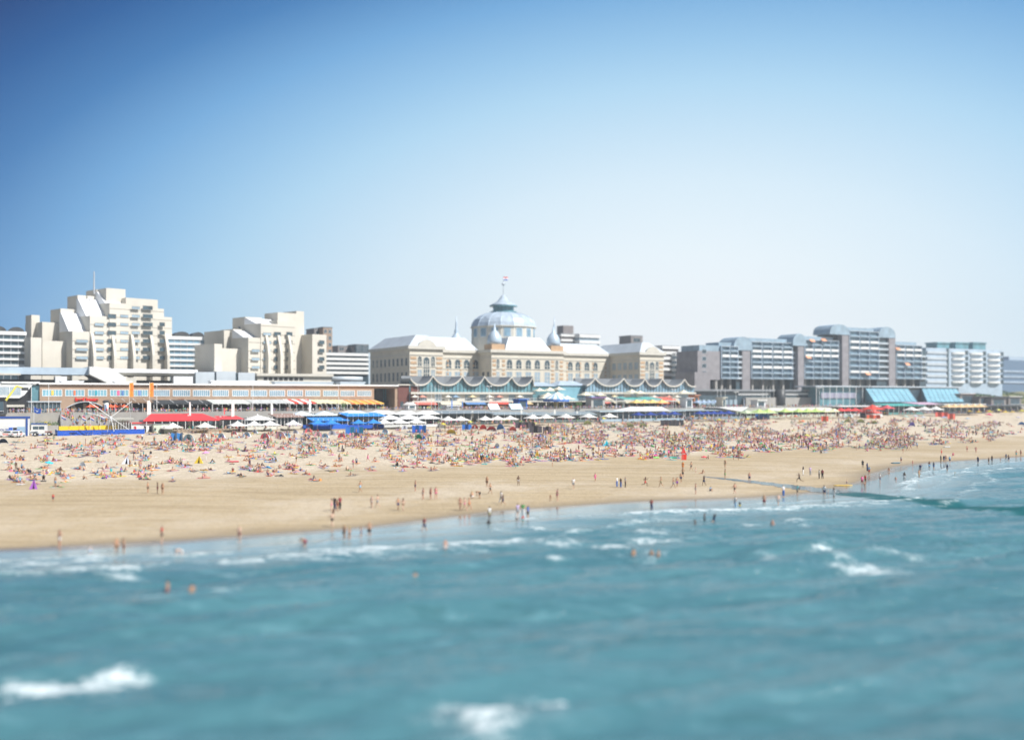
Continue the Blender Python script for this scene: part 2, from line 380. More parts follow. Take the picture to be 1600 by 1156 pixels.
# foam streaks: lines of breaking water (photo px: x0,y0, x1,y1, half width in m, strength)
FO = [(0,890,60,880,1.6,1),(70,882,92,879,1.2,.7),(110,878,175,872,1.3,.9),(235,872,330,866,1.3,1),(330,866,375,863,1.0,.7),
 (140,899,220,894,1.6,.9),(170,906,195,900,2.0,.6),(0,893,28,891,2,.5),
 (340,880,412,876,1.8,1),(412,872,560,866,3.2,1),(470,862,640,856,2.0,.9),(520,868,600,862,3.4,.9),(560,858,690,853,2.6,1),(640,862,700,856,2.6,.6),(600,874,650,868,2.4,.5),
 (690,852,820,846,2.6,1),(700,862,760,858,1.8,.6),(760,856,800,853,1.6,.5),(800,843,825,841,1.6,.7),(830,843,860,845,1.2,.7),
 (818,812,850,806,1.6,.8),(815,824,850,827,1.2,.9),(858,808,892,804,.8,.5),(896,808,960,806,1.2,1),(960,805,1060,799,1.3,1),(1040,800,1200,796,1.5,1),(1200,796,1330,791,1.4,.9),(1330,791,1390,788,1.2,.6),(1060,803,1150,801,1.4,.6),(995,808,1015,807,1.4,.7),
 (865,845,900,852,2.6,.9),(868,857,912,856,1.6,.9),(855,872,880,873,1.4,.6),(775,824,782,832,1.0,.5),
 (990,832,1045,833,2.6,.8),(985,843,1060,848,3.2,.8),(1010,850,1080,855,2.6,.6),(940,866,975,860,2.0,.9),(975,862,1040,868,2.6,.5),
 (1075,828,1095,826,1.2,.5),(1160,822,1178,820,1.2,.7),(1235,814,1262,820,1.8,.9),(1192,877,1222,881,1.2,.6),(1060,838,1090,840,2,.5),
 (1268,856,1310,862,2.0,.65),(1300,864,1330,876,2.4,.6),(1325,876,1390,893,3.4,.75),(1340,862,1450,866,1.6,.5),(1440,866,1545,872,1.8,.5),(1180,860,1200,864,2,.3),
 (1405,757,1440,748,1.2,1),(1440,748,1500,738,1.0,1),(1500,738,1600,730,1.0,.9),(1412,762,1424,766,2.0,.8),(1490,743,1520,744,.8,.5),(1455,761,1460,761,1,.4),
 (0,1078,90,1070,1.5,1.1),(90,1078,150,1064,2.0,1.2),(150,1066,215,1050,1.2,1.0),(30,1088,130,1084,1.8,.8),(0,1030,60,1020,1.5,.35),
 (690,1112,760,1106,1.3,1.2),(720,1128,800,1112,2.0,1.3),(780,1104,890,1102,1.4,1.2),(740,1150,800,1140,1.5,.9),(400,956,430,958,1.4,.25)]
FW = []
for x0, y0, x1, y1, w, st in FO:
    def g0(px, py): Y = 1600 * EYE / (py - YH); return np.array([gx(px, Y), Y])
    FW.append((g0(x0, y0), g0(x1, y1), w, st))
def a_foam(P):
    o = np.zeros(len(P)); wob = (vnoise(P[:,0]*.25, P[:,1]*.25, 11) - .5) * 1.6 + (vnoise(P[:,0]*.9, P[:,1]*.9, 12) - .5) * .8
    for a, b_, w, st in FW:
        m = (P[:,0] > min(a[0], b_[0]) - 9) & (P[:,0] < max(a[0], b_[0]) + 9) & (P[:,1] > min(a[1], b_[1]) - 9) & (P[:,1] < max(a[1], b_[1]) + 9)
        if not m.any(): continue
        Q = P[m]; d = b_ - a; tt = np.clip(((Q - a) @ d) / max(d @ d, 1e-6), 0, 1); q = a + tt[:, None] * d
        r = Q - q; dist = np.hypot(r[:,0], r[:,1]) + wob[m] * min(1, w / 2)
        trail = np.where(r[:,1] > 0, 1.0, .8)           # foam trails behind the breaking edge
        endf = np.clip(np.minimum(tt, 1 - tt) * 8 + .35, 0, 1)
        o[m] = np.maximum(o[m], st * endf * (np.clip(1.15 - dist * trail / (w * .8), 0, 1) * .95 + .28 * np.clip(1.3 - dist * trail / (w * 2.2), 0, 1)))
    s = -shore_dist(P); wb = (vnoise(P[:,0]*.07, P[:,1]*.07, 41) - .5) * 7 + (vnoise(P[:,0]*.3, P[:,1]*.3, 42) - .5) * 2
    for s0, hw, st, sd_ in ((6.5, .9, 1.1, 51), (11.5, 1.3, 1.1, 52), (18, 1.5, .8, 53), (27, 1.4, .6, 55), (1.0, .35, .4, 54)):
        k = np.clip((vnoise(P[:,0]*.05 + 7, P[:,1]*.05, sd_) - (.28 if s0 < 12 else .42)) * 4, 0, 1)
        o = np.maximum(o, st * k * np.clip(1 - np.abs(s + wb * (1 if s0 > 2 else .25) - s0) / hw, 0, 1))
    return np.clip(o, 0, 1.6)
C0, C1 = np.array([35.5, 190.0]), np.array([70.0, 127.0])     # ends of the dark band running down the beach into the sea
def a_band(P):
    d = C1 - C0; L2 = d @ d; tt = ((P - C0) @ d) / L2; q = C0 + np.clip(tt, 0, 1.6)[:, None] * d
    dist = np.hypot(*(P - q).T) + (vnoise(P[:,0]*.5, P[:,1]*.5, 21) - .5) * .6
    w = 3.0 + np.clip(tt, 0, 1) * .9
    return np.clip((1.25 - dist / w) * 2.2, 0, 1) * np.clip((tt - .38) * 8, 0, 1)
def a_chop(P):
    s = -shore_dist(P); return np.clip((s - 3) / 22, 0, 1)
WAVES = []
r_ = np.random.RandomState(5)
for lam, amp in ((17, .15), (13, .13), (9.5, .12), (7.1, .09), (5.2, .07), (3.9, .05), (2.7, .032), (2.0, .022)):
    for _ in range(2):
        ang = R(24 + 90 + r_.uniform(-18, 18)); WAVES.append((lam * r_.uniform(.85, 1.15), amp, math.cos(ang), math.sin(ang), r_.uniform(0, 6.28)))
def sea_z(P):
    s = -shore_dist(P); A = np.clip((s - 4) / 30, 0, 1); z = np.zeros(len(P))
    mod = .45 + 1.1 * vnoise(P[:,0]*.035, P[:,1]*.05, 31)
    for lam, amp, cx, cy, ph in WAVES:
        k = 2*math.pi/lam; v = np.sin(k*(P[:,0]*cx + P[:,1]*cy) + ph + 1.5*vnoise(P[:,0]*.03, P[:,1]*.03, 33))
        z += amp * (v + .35 * (1 - np.abs(v))*np.sign(v)) * (mod if lam > 5 else 1)
    f = a_foam(P); fade = np.clip(1 - (np.hypot(P[:,0], P[:,1]) - 260) / 300, 0, 1)
    return (z * A + f * .22 * np.clip(s / 8, 0, 1)) * fade
xs = np.concatenate([-150 - np.geomspace(2500, 2, 24), np.arange(-150, -75, 1.2), np.arange(-75, 110, .45), np.arange(110, 220, 1.5), 220 + np.geomspace(2, 2500, 24)])
ys = np.concatenate([-np.geomspace(2500, 30, 20), np.arange(-25, 30, 4.0), np.arange(32, 175, .42), np.arange(175, 330, 1.0), 330 + np.geomspace(2, 1500, 20)])
def skeep(P): return shore_dist(P) < 3.5
sea = tag(grid_mesh('sea', xs, ys, sea_z, wm, skeep, {'foam': a_foam, 'deep': a_band, 'chop': a_chop}), kind='structure')

# ---- the band on the sand: a thin glossy blue-grey sheet, narrowing inland
gm = mat('band_sheet', (.13,.19,.20), .08, .2, .3, spec=.7)
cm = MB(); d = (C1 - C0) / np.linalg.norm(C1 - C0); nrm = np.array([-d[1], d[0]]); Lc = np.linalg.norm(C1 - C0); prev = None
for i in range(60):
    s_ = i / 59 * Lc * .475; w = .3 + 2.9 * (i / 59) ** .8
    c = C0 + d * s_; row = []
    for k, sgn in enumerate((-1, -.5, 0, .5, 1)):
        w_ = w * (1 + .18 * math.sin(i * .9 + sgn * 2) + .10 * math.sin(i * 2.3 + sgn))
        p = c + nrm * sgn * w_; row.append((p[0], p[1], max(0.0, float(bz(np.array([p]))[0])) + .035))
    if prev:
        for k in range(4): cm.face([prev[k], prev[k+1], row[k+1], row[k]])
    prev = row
tag(cm.build('band_sheet', gm), kind='structure')

# ---- town ground, sea wall and promenade deck
g = MB(); 
def Lq(m, a0, a1, o0, o1, z0, z1, mi=0):
    m.prism([tuple(L(a, o))[:2] for a, o in ((a0, o0), (a1, o0), (a1, o1), (a0, o1))], z0, z1, mi)
Lq(g, -260, 900, 3, 22, -1, DECK); tag(g.build('promenade', M['paving']), kind='structure')
g = MB(); Lq(g, -600, 3000, 22, 2600, -1, DECK + .6); tag(g.build('town_ground', M['paving']), kind='structure')
g = MB(); Lq(g, -260, 900, 1.5, 3, -1, DECK + .35); tag(g.build('sea_wall', M['concrete']), 'long pale concrete sea wall holding up the promenade above the beach', 'sea wall')
# ------------------------------------------------------------------ buildings
class Fr:
    """a building's own axes: x along the front, y inland, z up; px, py read from the photograph give real sizes at that distance"""
    def __init__(s, px, Y, ang, z0, name, label, cat='building', group=None):
        s.x0 = gx(px, Y); s.y0 = Y; s.c = math.cos(ang); s.s = math.sin(ang); s.z0 = z0
        s.root = empty(name, (s.x0, s.y0, z0), ang, label, cat, group)
    def lx(s, px, d=0.0):
        k = (px - 800.0) / 1600.0
        return (k * (s.y0 + d * s.c) - (s.x0 - d * s.s)) / (s.c - k * s.s)
    def Y(s, a, d=0.0): return s.y0 + a * s.s + d * s.c
    def lz(s, py, a=0.0, d=0.0): return gz(py, s.Y(a, d)) - s.z0
def FrB(px, o, *a, dang=0.0, z0=DECK + .6, **k):
    p = Lp(px, o); return Fr(px, p.y, BANG + dang, z0, *a, **k)
_O = 'first second third fourth fifth sixth seventh eighth ninth tenth eleventh twelfth thirteenth fourteenth fifteenth sixteenth seventeenth eighteenth nineteenth'.split()
def ORD(i):
    if i < 19: return _O[i]
    t, u = divmod(i + 1, 10); T = ['', '', 'twent', 'thirt', 'fort', 'fift', 'sixt', 'sevent', 'eight', 'ninet'][t]
    return T + 'ieth' if u == 0 else T + 'y-' + _O[u - 1]

def win(root, x0, x1, z0, z1, y=0.0, nb=3, frame='white', glass='glass', ft=.12, arch=False, name='window', hbar=0):
    m = MB(); d = .10
    if arch:
        r = (x1 - x0) / 2; cx = (x0 + x1) / 2; pts = [(x0, z0), (x1, z0)] + [(cx + r*math.cos(t), z1 - r + r*math.sin(t)) for t in [math.pi*i/8 for i in range(9)]]
        m.extr(pts, y - .04, y + .02, 1)
        ro = r + ft; arc = [(cx + ro*math.cos(t), z1 - r + ro*math.sin(t)) for t in [math.pi*i/8 for i in range(9)]]; arci = [(cx + r*math.cos(t), z1 - r + r*math.sin(t)) for t in [math.pi*i/8 for i in range(9)]]
        for i in range(8): m.extr([arci[i], arc[i], arc[i+1], arci[i+1]], y - d, y + .02, 0)
        m.box(x0 - ft, x0, y - d, y + .02, z0, z1 - r, 0); m.box(x1, x1 + ft, y - d, y + .02, z0, z1 - r, 0)
        m.box(x0 - ft, x1 + ft, y - d - .1, y + .02, z0 - ft, z0, 0)
        zt = z1 - r
    else:
        m.box(x0, x1, y - .04, y + .02, z0, z1, 1)
        m.box(x0 - ft, x0, y - d, y + .02, z0 - ft, z1 + ft, 0); m.box(x1, x1 + ft, y - d, y + .02, z0 - ft, z1 + ft, 0)
        m.box(x0, x1, y - d, y + .02, z1, z1 + ft, 0); m.box(x0, x1, y - d, y + .02, z0 - ft, z0, 0)
        zt = z1
    for i in range(1, nb):
        x = x0 + (x1 - x0) * i / nb; m.box(x - ft*.35, x + ft*.35, y - d + .02, y - .04, z0, zt, 0)
    for i in range(hbar):
        z = z0 + (zt - z0) * (i + 1) / (hbar + 1); m.box(x0, x1, y - d + .03, y - .04, z - ft*.3, z + ft*.3, 0)
    return m.build(name, [M[frame], M[glass]], root)
def winx(root, y0, y1, z0, z1, x=0.0, frame='white', glass='glass', ft=.1, name='window', nb=2):
    """a window in the left-hand side wall (wall plane x)"""
    m = MB(); m.box(x - .04, x + .02, y0, y1, z0, z1, 1)
    m.box(x - .1, x + .02, y0 - ft, y0, z0 - ft, z1 + ft, 0); m.box(x - .1, x + .02, y1, y1 + ft, z0 - ft, z1 + ft, 0)
    m.box(x - .1, x + .02, y0, y1, z1, z1 + ft, 0); m.box(x - .1, x + .02, y0, y1, z0 - ft, z0, 0)
    for i in range(1, nb):
        yy = y0 + (y1 - y0) * i / nb; m.box(x - .08, x - .04, yy - .05, yy + .05, z0, z1, 0)
    return m.build(name, [M[frame], M[glass]], root)

# ---- the two stepped concrete blocks
def stepped(px0, Y, name, label, tiers, right, wing, slots, fins, floors_y, ang=R(45), depth=22.0, mast=None, block=None):
    f = Fr(px0, Y, ang, DECK + .6, name, label, 'building'); rt = f.root
    w = MB(); roof = MB(); 
    for i, (pc, pr, top, topb) in enumerate(tiers):
        x0, x1 = f.lx(pc), f.lx(pr); z = f.lz(top, x0); zb = f.lz(topb, x0, 12)
        w.box(x0, x1, -.3*i, 12, -6, z); w.box(x0 + .3, x1, 12.01, depth, -6, zb)
        roof.extrx([(3, z + .02), (12, z + .02), (12, z + (zb - z) * .82), (10.5, z + (zb - z) * .82)], x0 - .15, x1 + 3.0)
    xr = f.lx(tiers[-1][1])
    for i, (pl, pr, top) in enumerate(right):
        x0, x1 = f.lx(pl), f.lx(pr); w.box(x0 + .02, x1, .25*(i+1), 18 - i, -6, f.lz(top, x0))
    w.build('wall', M['beige'], rt); roof.build('sloping_roof', M['roofwhite'], rt)
    wg = MB()
    for (pc, pr, pb, top, y0) in wing:
        x0 = f.lx(pc, y0); x1 = f.lx(pr, y0); k = (pb - 800) / 1600
        # depth at which the side wall meets the sight line pb
        dd = y0 + 2
        while dd < y0 + 60:
            X = f.x0 + x0 * f.c - dd * f.s; Yv = f.y0 + x0 * f.s + dd * f.c
            if 800 + 1600 * X / Yv <= pb: break
            dd += .5
        wg.box(x0, x1, y0, dd, -6, f.lz(top, x0, y0))
    wg.build('low_wing', M['beige'], rt)
    fm = MB(); 
    for pf in fins:
        x = f.lx(pf); z = f.lz(532, x); fm.extrx([(-3.2, -6), (-.25*3, -6), (-.3, z + 3), (-.9, z + 1.8), (-2.2, z - 2.0), (-3.0, z - 6)], x, x + 1.1)
    fm.build('buttress', M['beige'], rt)
    # joints between the storeys
    jm = MB(); xa, xb = f.lx(tiers[0][0]), f.lx(right[-1][1] if right else tiers[-1][1])
    for yv in floors_y:
        z = f.lz(yv, 20); 
        for (pl, pr, top) in [(a, b_, c) for a, b_, c, _ in tiers] + list(right):
            x0, x1 = f.lx(pl), f.lx(pr); i = [(a, b_, c) for a, b_, c, _ in tiers].index((pl, pr, top)) if (pl, pr, top) in [(a, b_, c) for a, b_, c, _ in tiers] else -1
            y = -.3*i if i >= 0 else .25*(list(right).index((pl, pr, top)) + 1)
            if z < f.lz(top, x0) - .8: jm.box(x0 + .1, x1 - .1, y - .03, y + .05, z, z + .22)
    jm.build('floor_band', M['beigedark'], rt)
    n = 0
    for (pl, pr, top, nbv) in slots:
        for yv in floors_y:
            x0, x1 = f.lx(pl), f.lx(pr); z = f.lz(yv - 3.2, x0)
            if z + 1.4 > f.lz(top, x0): continue
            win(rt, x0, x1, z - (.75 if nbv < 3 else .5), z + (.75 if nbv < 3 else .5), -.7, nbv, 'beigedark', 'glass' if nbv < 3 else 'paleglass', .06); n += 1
    # small windows high on the shaded side walls
    for (pc, top) in [(t_[0], t_[2]) for t_ in tiers]:
        x0 = f.lx(pc)
        for yv in floors_y[::2]:
            z = f.lz(yv, x0)
            if z + 1.5 < f.lz(top, x0): winx(rt, 15.5, 17.2, z, z + 1.3, x0 + .3 if False else x0 + .3)
    if mast:
        x = f.lx(mast[0], 8); z = f.lz(mast[1], x, 8); zz = f.lz(mast[2], x, 8)
        MB().tube((x, 8, zz - 2), (x, 8, z), .35, .18).build('mast', M['steel'], rt)
    if block: 
        m = MB()
        for (pl, pr, top, y0, y1) in block: m.box(f.lx(pl, y0), f.lx(pr, y0), y0, y1, 5, f.lz(top, f.lx(pl, y0), y0))
        m.build('roof_block', M['beige'], rt)
    return f
stepped(113, 386, 'apartment_block', 'large stepped beige concrete block rising to a white roof mast',
    [(113, 140, 517, 482), (140, 170, 493, 461), (170, 197, 473, 452)], [(197, 247, 465), (247, 257, 482), (257, 270, 495)],
    [(48, 65, 20, 527, 2.0), (66, 108, 40, 503, 14.0), (66, 113, 66, 532, 6.0)],
    [(167, 180, 480, 2), (222, 237, 472, 2), (248, 256, 490, 1), (118, 136, 520, 3), (147, 161, 497, 3), (187, 199, 476, 3), (205, 217, 472, 3)], [141, 173, 203, 233, 256],
    [484, 497, 510, 523, 536, 549, 562], mast=(147, 424, 451), block=[(166, 196, 450, 4, 14), (49, 62, 492, 20, 26)])
stepped(388, 400, 'apartment_block', 'smaller stepped beige concrete block with a square tower at its peak',
    [(388, 407, 527, 514), (407, 434, 505, 495)], [(434, 462, 500)],
    [(335, 347, 305, 537, 2.0), (350, 384, 319, 516, 14.0), (347, 388, 347, 544, 6.0), (488, 510, 460, 522, 0.0)],
    [(427, 437, 505, 2), (446, 455, 505, 1), (497, 505, 526, 1), (392, 404, 530, 3), (410, 422, 508, 3)], [413, 432, 448],
    [512, 525, 538, 551, 564, 577], block=[(434, 463, 488, 6, 16), (463, 475, 486, 8, 18)])

# ---- glass mid-rises
def midrise(px0, px1, o, top, base, name, label, roofblobs, body='blueglass', fas='white', nfl=5, dang=0.0):
    f = FrB(px0, o, name, label, dang=dang); rt = f.root; x1 = f.lx(px1); zt = f.lz(top)
    MB().box(0, x1, 0, 14, -4, zt).build('glass_wall', M[body], rt)
    MB().box(-.3, x1 + .3, -.5, 14.3, zt + .01, zt + 1.3).build('roof_edge', M[fas], rt)
    b0 = f.lz(base); sl = MB()
    for i in range(nfl):
        z = b0 + (zt - b0) * i / nfl; sl.box(-.1, x1 + .1, -.7, 0, z, z + .8)
    sl.build('floor_slab', M['white'], rt)
    mu = MB(); n = int(x1 / 2.4)
    for i in range(n + 1): x = x1 * i / n; mu.box(x - .1, x + .1, -.25, 0, -2, zt)
    mu.build('mullion', M['steel'], rt)
    r = MB()
    for (pa, pb, tp) in roofblobs:
        xa, xb = f.lx(pa, 5), f.lx(pb, 5); z = f.lz(tp, xa, 5); c = (xa + xb) / 2; h = (xb - xa) / 2
        r.extr([(c + h*math.cos(t), zt + 1.3 + (z - zt - 1.3)*math.sin(t)) for t in [math.pi*i/8 for i in range(9)]], 3, 12)
    r.build('roof_plant', M['dark'], rt)
    return f
midrise(-30, 40, 95, 522, 572, 'office_building', 'glass building with dark humped roof left of the large stepped block', [(-20, 10, 509), (12, 38, 511)], 'glass')
midrise(262, 322, 100, 530, 573, 'office_building', 'blue glass building standing between the two stepped concrete blocks', [(270, 296, 518), (298, 318, 519)])

# ---- podium of flat white roofs before the stepped blocks
f = FrB(-40, 58, 'podium_building', 'long flat white roofed podium below the large stepped block'); rt = f.root
xA, xB, xC = f.lx(138), f.lx(176), f.lx(308)
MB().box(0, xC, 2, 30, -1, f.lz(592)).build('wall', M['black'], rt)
MB().box(0, xA, 0, 20, f.lz(584), f.lz(572.5)).build('parapet', M['zincblue'], rt)
m = MB(); m.extr([(xA, f.lz(573, xA)), (xA + 7, f.lz(575, xA)), (xB + 4, f.lz(590, xB)), (xB + 4, f.lz(601, xB)), (xB - 1, f.lz(601, xB)), (xA, f.lz(585, xA))], -3, 14); m.build('ramp_roof', M['white'], rt)
m = MB(); m.box(xA + 8, xC, -1, 26, f.lz(582, xB), f.lz(576, xB)); m.build('roof', M['roofwhite'], rt)
m = MB(); m.box(f.lx(160), xC - 1, 1, 22, f.lz(586, xB), f.lz(582, xB) - .01); m.build('fascia', M['offwhite'], rt)
m = MB(); m.box(0, f.lx(32), -1.2, -.02, f.lz(585.5), f.lz(582.5)); m.build('cream_band', M['offwhite'], rt)
for i, (pa, pb, ya, yb) in enumerate([(86, 104, 588, 600), (182, 212, 590, 600), (270, 300, 588, 600), (112, 122, 587, 600)]):
    MB().box(f.lx(pa), f.lx(pb), -1 - i*.2, 4, -1, f.lz(ya, f.lx(pa))).build('roof_cabin', M['offwhite' if i % 2 else 'roofwhite'], rt)
f = FrB(306, 56, 'annex_building', 'low grey and white annex under the smaller stepped block'); rt = f.root
m = MB()
for i, (pa, pb, tp) in enumerate([(306, 335, 581), (338, 368, 580), (372, 398, 582)]): m.box(f.lx(pa), f.lx(pb), 0 - i*.15, 14, -1, f.lz(tp, f.lx(pa)))
m.build('wall', M['zinc'], rt)
m = MB()
for pa, pb in [(335.5, 337.5), (368.5, 371.5)]: m.box(f.lx(pa), f.lx(pb), .3, 12, -1, f.lz(583, f.lx(pa)))
m.build('dark_gap', M['glass'], rt)
m = MB(); m.box(f.lx(400), f.lx(520), -1, 14, f.lz(588, 40), f.lz(584, 40)); m.build('roof', M['offwhite'], rt)
m = MB(); m.box(f.lx(402), f.lx(518), 0, 13, -1, f.lz(588, 40) - .01); m.build('body', M['offwhite'], rt)
for i in range(8): win(rt, f.lx(412 + i*8), f.lx(417.5 + i*8), f.lz(594.5, 40), f.lz(590, 40), 0, 1, 'steel', 'black', .06)
f = FrB(518, 54, 'round_pavilion', 'low round white and pale blue pavilion left of the palace hotel'); rt = f.root
r = (f.lx(574) - f.lx(518)) / 2; m = MB(); m.lathe([(r, -1), (r, f.lz(595)), (r + .5, f.lz(594.8)), (r + .5, f.lz(588))], 28, r, r); m.build('drum', M['zinc'], rt, True)
MB().lathe([(r + .25, f.lz(599)), (r + .25, f.lz(596))], 28, r, r).build('window_band', M['paleglass'], rt, True)

# ---- towers and flats behind
def simple(px0, px1, o, top, name, label, matn, bands=None, nfl=8, depth=12, base=None, winn=0, dang=0.0, cap=None, bandmat='white'):
    f = FrB(px0, o, name, label, dang=dang); rt = f.root; x1 = f.lx(px1); zt = f.lz(top); zb = f.lz(base) if base else 0
    MB().box(0, x1, 0, depth, -2, zt).build('wall', M[matn], rt)
    if bands:
        s = MB()
        for i in range(nfl):
            z = zb + (zt - zb) * (i + .55) / nfl; s.box(-.3, x1 + .3, -.9, -.01, z, z + (zt - zb) / nfl * bands); s.box(-.31, -.01, -.01, depth * .8, z, z + (zt - zb) / nfl * bands)
        s.build('balcony_band', M[bandmat], rt)
    for i in range(winn):
        for j in range(nfl):
            z = zb + (zt - zb) * (j + .2) / nfl; a = x1 * (i + .2) / winn; b_ = x1 * (i + .8) / winn
            win(rt, a, b_, z, z + (zt - zb) / nfl * .55, 0, 2, 'white', 'glass', .08)
    if cap:
        pa, pb, tp = cap; MB().box(f.lx(pa, 3), f.lx(pb, 3), 3, depth - 2, zt, f.lz(tp, 0, 3)).build('roof_block', M['brownbrick'], rt)
    MB().box(-.15, x1 + .15, -.15, depth + .1, zt + .005, zt + .5).build('roof_edge', M['roofgrey'], rt)
    return f
simple(505, 519, 150, 512, 'tower_block', 'slim pink brick tower behind the smaller stepped block', 'brick', nfl=7, base=585, winn=2)
simple(491, 504, 156, 514, 'tower_block', 'dark brown tower beside the slim pink brick tower', 'brownbrick', nfl=7, base=585, winn=1)
simple(528, 551, 185, 541, 'tower_block', 'brown brick block above the white striped flats', 'brownbrick', nfl=4, base=570, winn=2)
simple(556, 576, 175, 539, 'tower_block', 'dark block just left of the palace hotel', 'glass', nfl=5, base=575, winn=2)
simple(509, 574, 120, 552, 'block_of_flats', 'white flats with dark window bands left of the palace hotel', 'glass', .55, nfl=5, base=588, bandmat='white')
simple(876, 905, 190, 522, 'tower_block', 'grey tower block rising behind the hotel right of the dome', 'brownbrick', .4, nfl=5, base=560, cap=(880, 896, 508))
simple(905, 936, 185, 523, 'block_of_flats', 'pale striped flats behind the hotel roof right of the grey tower', 'paleglass', .5, nfl=4, base=560)
simple(986, 1004, 170, 525, 'tower_block', 'dark brick roof tower behind the right hotel wing', 'brownbrick', nfl=4, base=570, winn=1)
simple(1034, 1060, 95, 541, 'block_of_flats', 'flats with white stepped balconies right of the palace hotel', 'brownbrick', .5, nfl=6, base=592)
simple(1055, 1076, 92, 553, 'block_of_flats', 'lower white balconied flats between the hotel and brown apartments', 'paleglass', .5, nfl=5, base=592)

# ---- long brick arcade on the promenade
f = FrB(62, 20, 'shopping_arcade', 'long buff brick arcade with white roof edge and a row of windows', z0=DECK); rt = f.root
zt = f.lz(600.5); x1 = f.lx(621); zl = f.lz(627); xg0, xg1 = f.lx(584.5), f.lx(617)
arches = [(63, 95.5), (102, 165)]
m = MB(); m.box(0, xg0, 0, 16, zl, zt); m.box(xg0, x1, 8, 16, 0, zt); m.box(xg1, x1, 0, 8, 0, zt); m.box(xg0, xg1, 0, 8, zt - .8, zt - .001)
def pier(m, a, b_): m.box(f.lx(a), f.lx(b_), 0, 16, 0, zl)
pier(m, 95.5, 102); pier(m, 165, 171)
for a, b_ in arches:   # spandrels over the two flat arches
    xa, xb = f.lx(a), f.lx(b_); cx = (xa + xb) / 2; n = 10; hgt = 2.2
    for k in range(n):
        s0 = -1 + 2*k/n; s1 = -1 + 2*(k+1)/n
        m.extr([(cx + s0*(xb-xa)/2, zl), (cx + s0*(xb-xa)/2, zl - hgt*s0*s0), (cx + s1*(xb-xa)/2, zl - hgt*s1*s1), (cx + s1*(xb-xa)/2, zl)], .003, 1.5)
for a in range(200, 585, 28): pier(m, a, a + 2.2)
m.build('brick_wall', M['brick'], rt)
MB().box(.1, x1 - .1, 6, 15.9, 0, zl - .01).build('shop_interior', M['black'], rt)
m = MB(); m.box(-.3, x1 + .3, -.7, 16.4, zt + .003, zt + .55); m.build('roof_edge', M['white'], rt)
m = MB(); m.box(f.lx(2), .0, -.4, 12, f.lz(599), f.lz(596.5)); m.build('glass_canopy', M['white'], rt)
wins = [(66,97),(102,132),(137.5,167),(172,201),(206,231),(238,265),(270,297),(301.5,328),(332,357),(363,388),(392,417),(421,445),(449,473),(477,500),(505,528),(532,554),(558,580)]
for i, (a, b_) in enumerate(wins):
    xa, xb = f.lx(a), f.lx(b_); win(rt, xa + .15, xb - .15, f.lz(617, 0) if False else 5.35, 7.15, 0, 8 if i > 4 else 6, 'white', 'lightblueglass' if i < 5 else 'blueglass', .2)
for i, (a, b_, c_) in enumerate([(115, 118, (.8,.2,.08)), (148, 152, (.05,.35,.45)), (183, 187, (.75,.15,.3)), (80, 84, (.8,.55,.1)), (190, 193, (.1,.2,.5)), (216, 220, (.2,.3,.6))]):
    tag(MB().box(f.lx(a), f.lx(b_), -.16, -.11, 5.5, 7.0).build('window_poster', M['fabric'], rt, color=c_))
m = MB(); m.box(xg0 + .1, xg1 - .1, 7.6, 7.95, 0, zt - .9); m.build('glass_front', M['tealglass'], rt)
m = MB()
for i in range(8): x = xg0 + (xg1 - xg0) * i / 8; m.box(x, x + .12, 7.3, 7.6, 0, zt - .9)
m.box(f.lx(598), f.lx(610), 6.8, 7.2, 2.6, zt - 1.2); m.build('glazing_bar', M['dark'], rt)
# rim of each arch, shop fronts, the red lettering over the big arch
for a, b_ in arches:
    xa, xb = f.lx(a), f.lx(b_); cx = (xa + xb) / 2; w = (xb - xa) / 2; m = MB()
    for k in range(12):
        s0 = -1 + 2*k/12; s1 = -1 + 2*(k+1)/12
        m.extr([(cx+s0*w, zl-2.2*s0*s0-.22), (cx+s0*w, zl-2.2*s0*s0), (cx+s1*w, zl-2.2*s1*s1), (cx+s1*w, zl-2.2*s1*s1-.22)], -.35, .002)
    m.build('arch_rim', M['zinc'], rt)
def text_mesh(txt, size, parent, m_, loc, depth=.05, name='lettering', rot=(math.pi/2, 0, 0), color=None, bold=0.0):
    cu = bpy.data.curves.new(name, 'FONT'); cu.body = txt; cu.size = size; cu.extrude = depth; cu.offset = bold; cu.align_x = 'CENTER'
    tmp = bpy.data.objects.new('tmp', cu); col.objects.link(tmp); bpy.context.view_layer.update()
    me = bpy.data.meshes.new_from_object(tmp.evaluated_get(bpy.context.evaluated_depsgraph_get()))
    bpy.data.objects.remove(tmp); me.materials.clear(); me.materials.append(m_)
    o = bpy.data.objects.new(name, me); col.objects.link(o); o.parent = parent; o.location = loc; o.rotation_euler = rot
    if color: o.color = (*color, 1)
    return o
text_mesh('beef house', 1.55, rt, M['fabric'], (f.lx(135.5), -.3, 3.75), .12, color=(.75,.03,.02), bold=.05)
MB().box(f.lx(122), f.lx(149), -.32, -.02, 3.35, 3.55).build('sign_rail', M['dark'], rt)
text_mesh('DUNE', .8, rt, M['fabric'], (f.lx(283), -.12, 3.9), .04, color=(.35,.16,.10)); 
m = MB(); m.box(0, x1 - 30, 1.8, 2.1, 0, .6); 
for i in range(60): m.box(f.lx(105) + i*.9, f.lx(105) + i*.9 + .06, 1.8, 1.95, 0, 2.6)
m.build('shop_front', M['dark'], rt)
MB().box(f.lx(112), f.lx(118), 1.2, 1.7, 0, 2.7).build('door', M['timber'], rt); MB().box(f.lx(131), f.lx(136), 1.2, 1.7, 0, 3.0).build('door', M['timber'], rt)
